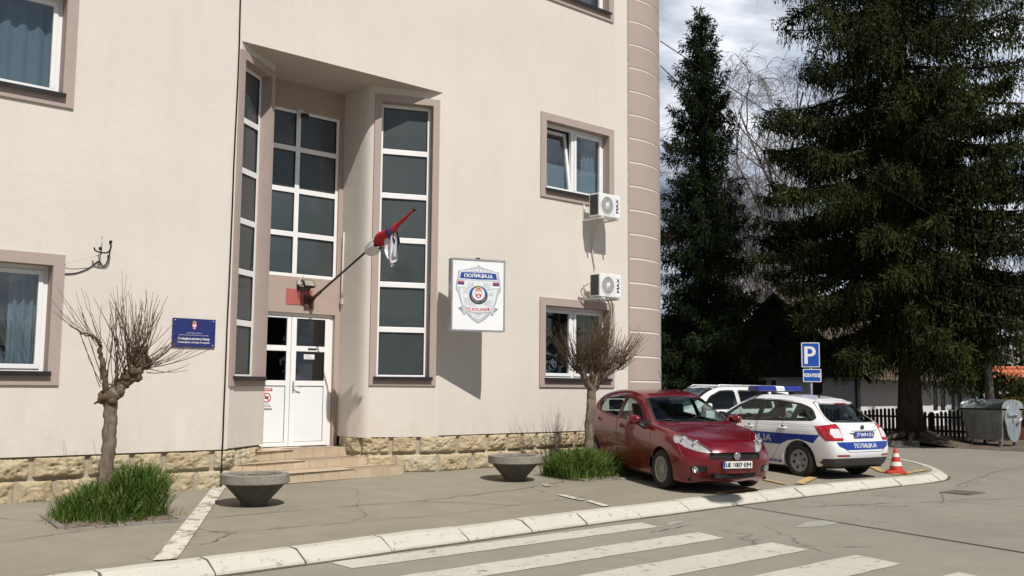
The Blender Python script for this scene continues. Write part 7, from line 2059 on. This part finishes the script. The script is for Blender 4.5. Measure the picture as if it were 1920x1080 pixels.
def notice_shelter():
    t = thing('notice_shelter', 'red stained timber notice shelter with small orange tiled roof', 'shelter', (34.45,.80,-.22), radians(-64))
    rt = plain('orange_roof_tile', (.50,.135,.055), .7, 0, .18, 6)
    W = 3.4
    for x in (.12, W-.12):
        p = MB(); p.box((x-.07,.20,-.1),(x+.07,.34,2.15)); p.build('post', M['red_wood'], t)
    mb = MB(); mb.box((.05,.24,.10),(W-.05,.29,1.72)); 
    for k in range(10): mb.box((.19+k*.31,.235,.12),(.19+k*.31+.30,.2395,1.70))
    mb.build('back_board', M['red_wood'], t)
    mb = MB(); mb.box((-.15,.16,1.98),(W+.15,.38,2.10)); mb.build('beam', M['wood'], t)
    mb = MB(); rows = 3
    for s in (0, 1):
        for r in range(rows):
            q0, q1 = r/rows, (r+1)/rows; y0 = -.45 + .72*q0; y1 = -.45 + .72*q1 + .04; z0 = 1.98 + .60*q0; z1 = 1.98 + .60*q1 + .02
            if s: y0, y1 = .54 - y0, .54 - y1
            n = 22
            for k in range(n):
                xa, xb = -.25 + (W+.5)*k/n, -.25 + (W+.5)*(k+1)/n; m = 4; last = None
                for j in range(m+1):
                    x = xa + (xb-xa)*j/m; hz = .035*sin(pi*j/m); ids = [mb.pt((x,y0,z0+hz+.035)), mb.pt((x,y1,z1+hz)), mb.pt((x,y0,z0+hz))]
                    if last:
                        q = [last[0],ids[0],ids[1],last[1]]; mb.idx(q if not s else q[::-1],0,True); q = [last[2],ids[2],ids[0],last[0]]; mb.idx(q if not s else q[::-1],0)
                    last = ids
    for k in range(11):
        x = -.25 + (W+.5)*k/11; mb.lathe([(.085,0),(.095,.30)], 10, 0, True, 'x', (x,.27,2.57), a0=0, a1=2*pi)
    mb.build('roof', rt, t)
    u = MB(); u.poly([(-.2,-.42,1.96),(W+.2,-.42,1.96),(W+.2,.27,2.54),(-.2,.27,2.54)][::-1]); u.poly([(-.2,.96,1.96),(W+.2,.96,1.96),(W+.2,.27,2.54),(-.2,.27,2.54)]); u.build('roof_lining', M['wood'], t)
    b = thing('notice_board', 'yellow notice board with small black print on the red shelter', 'notice board', (34.45,.80,-.22), radians(-64))
    g = MB(); g.box((.30,.20,.95),(1.18,.233,1.62),0)
    for k, (a, c, z) in enumerate(((.45,1.03,1.55),(.52,.98,1.50),(.40,.70,1.44),(.60,.88,1.28),(.45,1.05,1.20),(.50,1.0,1.14),(.45,1.03,1.06))): g.box((a,.197,z),(c,.1995,z+.018),1)
    g.poly([(.66,.1985,1.33),(.82,.1985,1.33),(.74,.1985,1.43)],1)
    g.build('board', [plain('yellow_board', (.62,.42,.03), .5, 0, .06, 3), M['ink_black']], b)
notice_shelter()

def poles_and_cables():
    t = thing('utility_pole', 'grey concrete utility pole behind the waste container', 'pole', (32.75,.20,-.05))
    mb = MB(); mb.tube([(0,0,0),(-.03,.0,3.2),(-.06,0,6.3)], [.15,.125,.10], 14); mb.build('shaft', M['concrete'], t)
    mb = MB(); mb.box((-.1,-.55,5.95),(.0,.55,6.05)); 
    mb.build('crossarm', M['wood'], t)
    def cable(a, b, sag, r, label, n=28):
        a, b = Vector(a), Vector(b); m = MB(); m.tube([a.lerp(b, k/n) - Vector((0,0,sag*4*(k/n)*(1-k/n))) for k in range(n+1)], r, 6); tag(m.build('overhead_cable', M['wire']), label, 'cable', 'overhead cables')
    cable((16.3,.1,9.1),(32.65,-.25,5.98), .10, .011, 'steeper black overhead cable from the rounded corner to the concrete pole')
    cable((16.3,.1,8.55),(46.0,13.5,10.6), .25, .011, 'flatter black overhead cable crossing behind the left spruce')
    # the lamp post whose shadow lies across the road; it stands outside the frame
    s = thing('street_lamp', 'tall grey street lamp standing in the road verge across from the parked cars', 'street lamp', (10.98,-10.3,ROADZ))
    mb = MB(); mb.tube([(0,0,0),(0,0,1.2),(0,0,8.0)], [.075,.045,.032], 12); mb.build('post', M['grey_metal'], s)
    mb = MB(); mb.lathe([(.001,-.42),(.10,-.40),(.16,-.2),(.17,.2),(.10,.42),(.001,.44)], 14, 0, True, 'x', (-.15,.02,8.03)); mb.build('lamp_head', M['alu'], s)
poles_and_cables()

# ------------------------------------------------------------------ trees
def np_mesh(name, V, Q, mat, parent=None, smooth=False):
    me = bpy.data.meshes.new(name); V = np.asarray(V, np.float32); Q = np.asarray(Q, np.int32)
    me.vertices.add(len(V)); me.vertices.foreach_set('co', V.ravel()); k = Q.shape[1]
    me.loops.add(Q.size); me.loops.foreach_set('vertex_index', Q.ravel())
    me.polygons.add(len(Q)); me.polygons.foreach_set('loop_start', np.arange(0, Q.size, k, dtype=np.int32)); me.polygons.foreach_set('loop_total', np.full(len(Q), k, np.int32))
    me.update(calc_edges=True); me.materials.append(mat)
    o = bpy.data.objects.new(name, me); COL.objects.link(o)
    if parent is not None: o.parent = parent
    return o
def needle_mat(name, dark, mid, tip):
    g = G(name); v = g.coords(); geo = g.n('ShaderNodeNewGeometry')
    c = g.ramp(g.noise(v, .55, 4, .6), [(.35, dark), (.55, mid), (.72, tip)])
    c = g.mix(g.ramp(geo.outputs['Random Per Island'], [(.0, 0.), (1., .8)]), c, tuple((a+b)/2 for a, b in zip(dark, tip)))
    c = g.mix(g.ramp(g.noise(v, 3.0, 2), [(.62, 0.), (.72, .5)]), c, (.062,.040,.018))
    p = g.pbr(c, .7, 0, None, Specular_IOR_Level=.10)
    return g.done(p)
M['needle'] = needle_mat('spruce_needles', (.006,.012,.005), (.017,.028,.009), (.066,.076,.016))
M['needle2'] = needle_mat('dark_spruce_needles', (.005,.012,.007), (.013,.026,.010), (.040,.054,.016))
M['sbark'] = bark_mat('spruce_bark', (.022,.017,.014), (.075,.056,.044), .5)

def cards(base, axis, length, width, rs):
    """one narrow leaf-shaped card per row"""
    n = len(base); r = rs.normal(size=(n,3)); s = np.cross(axis, r); s /= np.linalg.norm(s, axis=1, keepdims=True)+1e-9
    w = (s*width[:,None])*.5; t = axis*length[:,None]
    V = np.stack([base, base + t*.45 + w, base + t, base + t*.45 - w], 1).reshape(-1,3)
    return V, np.arange(4*n).reshape(n,4)

def spruce(t, H, R0, seed, mat, z_low, whorl=.42, per=6, shape=1.0, hang=(.25,.95), dens=1.0, trunk_r=.4, size=1.0, lean=0.0, low_r=.74):
    rs = np.random.RandomState(seed); rnd = random.Random(seed)
    tr = MB(); n = 26
    tr.tube([(lean*(i/n)**1.5 + .03*sin(i*.9), .03*cos(i*.7), H*i/n) for i in range(n+1)], [trunk_r*(1-i/n)**.8 + .02 + (.35*trunk_r*max(0,1-i/1.2)) for i in range(n+1)], 12, 0, True, True, .05); tr.build('trunk', M['sbark'], t)
    lm = MB(); B = []; A = []; Ls = []; Ws = []
    z = z_low
    while z < H*.985:
        f = (z-z_low)/(H-z_low); reach = R0*(1-f)**shape*(low_r+(1-low_r)*min(1,f/.15)) + .15
        k = per if f < .8 else max(3, per-2)
        for q in range(k):
            az = 2*pi*(q/k) + rnd.uniform(-.45,.45); ln = reach*rnd.uniform(.72,1.12)
            h = z + rnd.uniform(-.5,.5)*whorl; droop = (.34 if f < .5 else .34-.9*(f-.5))*rnd.uniform(.6,1.25); up = .20*rnd.uniform(.6,1.3)
            if f < .12: droop += .15
            d = np.array([cos(az), sin(az), 0.0]); sd = np.array([-sin(az), cos(az), 0.0])
            ts = np.linspace(0,1,9); zz = h - droop*ln*ts**1.1 + up*ln*ts**3.2 + (.25*ln*ts*(f > .6))
            P = d*(ln*ts)[:,None] + np.stack([np.zeros(9),np.zeros(9),zz],1) + sd*(.04*ln*np.sin(ts*4+q))[:,None]
            P[:,0] += lean*(h/H)**1.5
            lm.tube([tuple(p) for p in P], [max(.006, .052*size*(ln/4)**.8*(1-.85*a)) for a in ts], 5)
            m = int(ln/.050*dens) + 6
            tt = rs.uniform(.10 if f < .75 else .02, 1.0, m)**.85
            wid = .30*ln*np.sqrt(np.clip(1.04-tt,0,1))*np.clip(tt*3,0.25,1)*.85
            lat = rs.uniform(-1,1,m)*np.minimum(wid, 1.15)
            px = np.stack([np.interp(tt, ts, P[:,j]) for j in range(3)],1) + sd*lat[:,None]
            px[:,2] -= .22*np.abs(lat) + rs.uniform(0,.05,m)
            hl = rs.uniform(hang[0],hang[1],m)*(.35+.65*min(1,ln/3.0))*np.clip(1.25-.65*tt,.3,1)
            dr = rs.normal(scale=.10, size=(m,2))
            for j in range(15):                                   # hanging strands, narrow and rope-like
                u0 = j*.082
                ok = hl > u0 if j else np.ones(m, bool)
                b = px[ok].copy(); c = b.shape[0]
                if c == 0: break
                b[:,2] -= u0; b[:,:2] += dr[ok]*u0 + rs.normal(scale=.010,size=(c,2))
                ax = np.tile(np.array([0,0,-1.0]),(c,1)) + rs.normal(scale=.30,size=(c,3)) + d*.10
                ax /= np.linalg.norm(ax,axis=1,keepdims=True)
                B.append(b); A.append(ax); Ls.append(rs.uniform(.10,.17,c)*size**.5); Ws.append(rs.uniform(.022,.042,c)*size**.5)
            for _r in range(2):                                   # twigs carried along the branch
                c = m; jx = px + rs.normal(scale=.05,size=(c,3))
                ax = np.sign(lat)[:,None]*sd*.8 + d*.75 + rs.normal(scale=.45,size=(c,3)) + np.array([0,0,.10]); ax /= np.linalg.norm(ax,axis=1,keepdims=True)
                B.append(jx); A.append(ax); Ls.append(rs.uniform(.10,.20,c)*size**.5); Ws.append(rs.uniform(.025,.045,c)*size**.5)
            c = int(ln/.022*size*(1.9 if f < .30 else .75)); tq = rs.uniform(.10,.93,c); jx = np.stack([np.interp(tq, ts, P[:,j]) for j in range(3)],1) + sd*(rs.normal(scale=.22,size=c)*np.clip(ln*.12*(1.1-tq),.06,.5)*3)[:,None]; jx[:,2] -= rs.uniform(-.02,.22,c); ax = np.array([0,0,-.7]) + rs.normal(scale=.6,size=(c,3)) + d*.3; ax /= np.linalg.norm(ax,axis=1,keepdims=True)
            B.append(jx); A.append(ax); Ls.append(rs.uniform(.15,.30,c)*size**.5); Ws.append(rs.uniform(.045,.085,c)*size**.5)
            c = int(ln/.03); tq = rs.uniform(.12,1,c); cx = np.stack([np.interp(tq, ts, P[:,j]) for j in range(3)],1) + rs.normal(scale=.05,size=(c,3)); ax = d*.5 + rs.normal(scale=.7,size=(c,3)); ax /= np.linalg.norm(ax,axis=1,keepdims=True)
            B.append(cx); A.append(ax); Ls.append(rs.uniform(.10,.20,c)*size**.5); Ws.append(rs.uniform(.03,.05,c)*size**.5)
        z += whorl*(.75+.5*rnd.random())*(.72 if f < .28 else 1 if f < .7 else .7)
    # leader
    c = 40; b = np.stack([rs.normal(scale=.04,size=c)+lean, rs.normal(scale=.04,size=c), H-1.1+rs.uniform(0,1.2,c)],1); ax = rs.normal(scale=.7,size=(c,3))+np.array([0,0,.9]); ax /= np.linalg.norm(ax,axis=1,keepdims=True); B.append(b); A.append(ax); Ls.append(np.full(c,.22)); Ws.append(np.full(c,.05))
    lm.build('limb', M['sbark'], t)
    V, Q = cards(np.concatenate(B), np.concatenate(A), np.concatenate(Ls), np.concatenate(Ws), rs)
    np_mesh('crown', V, Q, mat, t)
    return len(Q)
def conifer(name, label, loc, **kw):
    t = thing(name, label, 'tree', loc, 0, 'spruces beyond the side street'); spruce(t, **kw); return t
conifer('spruce_tree', 'huge spruce with thick dark trunk and hanging branchlets rising out of frame', (30.95,1.95,.10), H=31, R0=5.5, seed=3, mat=M['needle'], z_low=3.1, whorl=.62, per=7, shape=.40, hang=(.25,1.0), trunk_r=.34, size=1.2, dens=1.25, low_r=.60)
conifer('spruce_tree', 'slim dark spruce with pointed top beside the rounded building corner', (28.6,8.3,-.1), H=15.6, R0=2.5, seed=5, mat=M['needle2'], z_low=.8, whorl=.40, per=7, shape=.68, hang=(.25,.8), trunk_r=.20, size=1.0, dens=1.5)
conifer('spruce_tree', 'tall spruce behind the notice shelter at the right edge', (47.5,-.2,-.1), H=21, R0=4.6, seed=8, mat=M['needle2'], z_low=2.2, whorl=.60, per=6, shape=.75, hang=(.3,1.1), trunk_r=.26, size=1.5, dens=.8)
conifer('spruce_tree', 'dark spruce standing behind the dark timber gable of the cottage', (52.5,19.0,-.1), H=11.5, R0=3.4, seed=12, mat=M['needle2'], z_low=.8, whorl=.55, per=6, shape=.8, hang=(.3,.9), trunk_r=.18, size=1.5, dens=.7)

def bare_tree(t, H, seed, r0, spread, levels=5, mat='birch', weep=0.0, n_child=4, min_l=.25):
    rnd = random.Random(seed); mb = MB(); tk = MB()
    def grow_(p, d, L, r, lev, out):
        pts = [p]; dd = d.copy(); n = 5
        for i in range(n):
            dd = (dd + Vector((rnd.gauss(0,.10), rnd.gauss(0,.10), rnd.gauss(0,.05) + (.05 if lev < 3 else -.14*weep)))).normalized(); pts.append(pts[-1] + dd*L/n)
        out.tube(pts, [max(r*(1-.5*i/n), .0075) for i in range(n+1)], 8 if lev == 0 else (5 if lev < 3 else 3), 0, True, False)
        if lev >= levels or L < min_l: return
        k = n_child + (3 if lev == 0 else 0) + (1 if lev == levels-1 else 0)
        for c in range(k):
            i = rnd.randint(2 if lev == 0 else 1, n); a = rnd.uniform(0,2*pi); o = dd.orthogonal().normalized(); o = Matrix.Rotation(a,3,dd) @ o
            nd = (dd*rnd.uniform(.55,1.1) + o*spread*rnd.uniform(.5,1.1)).normalized(); grow_(pts[i], nd, L*rnd.uniform(.42,.68), r*.46, lev+1, mb)
    grow_(Vector((0,0,0)), Vector((0,0,1)), H*.55, r0, 0, tk)
    tk.build('trunk', M[mat], t); mb.build('crown', M[mat], t)
M['birch'] = bark_mat('grey_birch_twigs', (.085,.070,.066), (.27,.24,.23), 1)
M['brush'] = bark_mat('brown_brush_twigs', (.05,.04,.028), (.15,.12,.085), 1)
for lab, loc, H, seed, wp in (('tall bare birch with weeping twigs between the two big spruces', (43.6,15.3,-.1), 20, 4, 1.0), ('bare birch leaning from behind the slim left spruce', (46.0,18.9,-.1), 16.5, 7, .9), ('bare birch low behind the cottage gable', (52,20.3,-.1), 17, 13, .8)):
    t = thing('birch_tree', lab, 'tree', loc, seed, 'bare birches in the background'); bare_tree(t, H, seed, .19, .8, 5, 'birch', wp, 5, .2)
t = thing('bare_tree', 'small brownish bare tree behind the concrete pole', 'tree', (38.2,.9,-.1), .4); bare_tree(t, 8.0, 21, .13, .6, 5, 'brush', 0.0)

def shrub(loc, rx, ry, h, seed, label, mat, n=420):
    t = thing('shrub', label, 'shrub', loc, 0, 'bare shrubs behind the cars'); rnd = random.Random(seed); mb = MB()
    for _ in range(n):
        a = rnd.uniform(0,2*pi); q = sqrt(rnd.random()); p = Vector((rx*.5*q*cos(a), ry*.5*q*sin(a), 0)); e = Vector((rx*q*cos(a)*1.1+rnd.gauss(0,.25), ry*q*sin(a)*1.1+rnd.gauss(0,.25), h*rnd.uniform(.45,1.05)*(1-.35*q)))
        m = p.lerp(e,.5) + Vector((rnd.gauss(0,.12), rnd.gauss(0,.12), .12*h)); mb.tube([p, m, e], [.012,.008,.004], 3, 0, True, False)
        for _k in range(3):
            s = m.lerp(e, rnd.random()); mb.tube([s, s+Vector((rnd.gauss(0,.2), rnd.gauss(0,.2), rnd.uniform(.0,.3)))], [.006,.003], 3, 0, True, False)
    mb.build('branches', M[mat], t)
    rs = np.random.RandomState(seed); c = 2600; th = rs.uniform(0,2*pi,c); qq = np.sqrt(rs.uniform(0,1,c)); b = np.stack([rx*qq*np.cos(th), ry*qq*np.sin(th), h*rs.uniform(.08,1,c)*(1-.35*qq)],1); ax = rs.normal(size=(c,3)); ax /= np.linalg.norm(ax,axis=1,keepdims=True)
    V, Q = cards(b, ax, rs.uniform(.07,.15,c), rs.uniform(.03,.07,c), rs); np_mesh('leaves', V, Q, M['leaf'], t)
M['leaf'] = needle_mat('sparse_dull_leaves', (.012,.015,.008), (.028,.030,.014), (.095,.082,.052))
for k, (x, y, rx, ry, h) in enumerate(((32.5,12.9,2.0,1.3,3.2),(30.6,12.2,1.6,1.2,2.4),(35.6,15.2,2.2,1.5,4.6),(29.0,11.6,1.3,1.0,1.7),(43.0,18.2,2.4,1.6,5.6))):
    shrub((x,y,-.1), rx, ry, h, 30+k, ['tangled bare shrub left of the white cottage','low bare shrub in front of the tangled one','tall bare shrub behind the left spruce','lowest bare shrub just right of the rounded corner','tall leafy shrub peeping over the cottage roof'][k], 'brush')
def metal_railing():
    t = thing('metal_railing', 'low dark metal railing between building corner and cottage', 'railing', (25.5,9.3,0)); 
    mb = MB()
    for z in (.78,1.08): mb.tube([(0,0,z),(4.5,4.0,z)], .028, 8)
    mb.build('rail', M['grey_metal'], t)
    for k in range(4):
        p = MB(); p.tube([(1.5*k,1.333*k,-.1),(1.5*k,1.333*k,1.08)], .03, 8); p.build('post', M['blackmetal'], t)
metal_railing()
# a dark stand of trees and roofs far behind, closing the view under the crowns, and an unseen tree row added behind the camera for dark window reflections
def far_wood(name, label, pts, seed, h0, h1, n, mat):
    rs = np.random.RandomState(seed); B = []; 
    for (x0,y0),(x1,y1) in zip(pts, pts[1:]):
        L = sqrt((x1-x0)**2+(y1-y0)**2); k = max(2,int(L/3.2))
        for i in range(k):
            q = (i+rs.uniform(.2,.8))/k; cx, cy = x0+(x1-x0)*q+rs.normal()*1.5, y0+(y1-y0)*q+rs.normal()*1.5; h = rs.uniform(h0,h1); r = h*.26; c = n
            zz = rs.uniform(0,1,c)**.8; rad = r*np.sqrt(rs.uniform(0,1,c))*(1.12-zz); th = rs.uniform(0,2*pi,c)
            B.append(np.stack([cx+rad*np.cos(th), cy+rad*np.sin(th), zz*h],1))
    b = np.concatenate(B); c = len(b); ax = rs.normal(size=(c,3))+np.array([0,0,-.8]); ax /= np.linalg.norm(ax,axis=1,keepdims=True)
    V, Q = cards(b, ax, rs.uniform(.5,1.1,c), rs.uniform(.3,.6,c), rs); tag(np_mesh(name, V, Q, mat), label, 'wood', kind='stuff')
far_wood('far_wood', 'dark far wood closing the view beyond the cottage', [(48,44),(60,34),(66,20),(70,6),(66,-8)], 5, 6.5, 10.5, 900, M['needle2'])
far_wood('reflection_trees', 'unseen row of dark trees behind the viewer, added for the window reflections', [(-40,-38),(-20,-42),(0,-44),(20,-44),(40,-42),(58,-36)], 6, 6, 9, 500, M['needle2'])
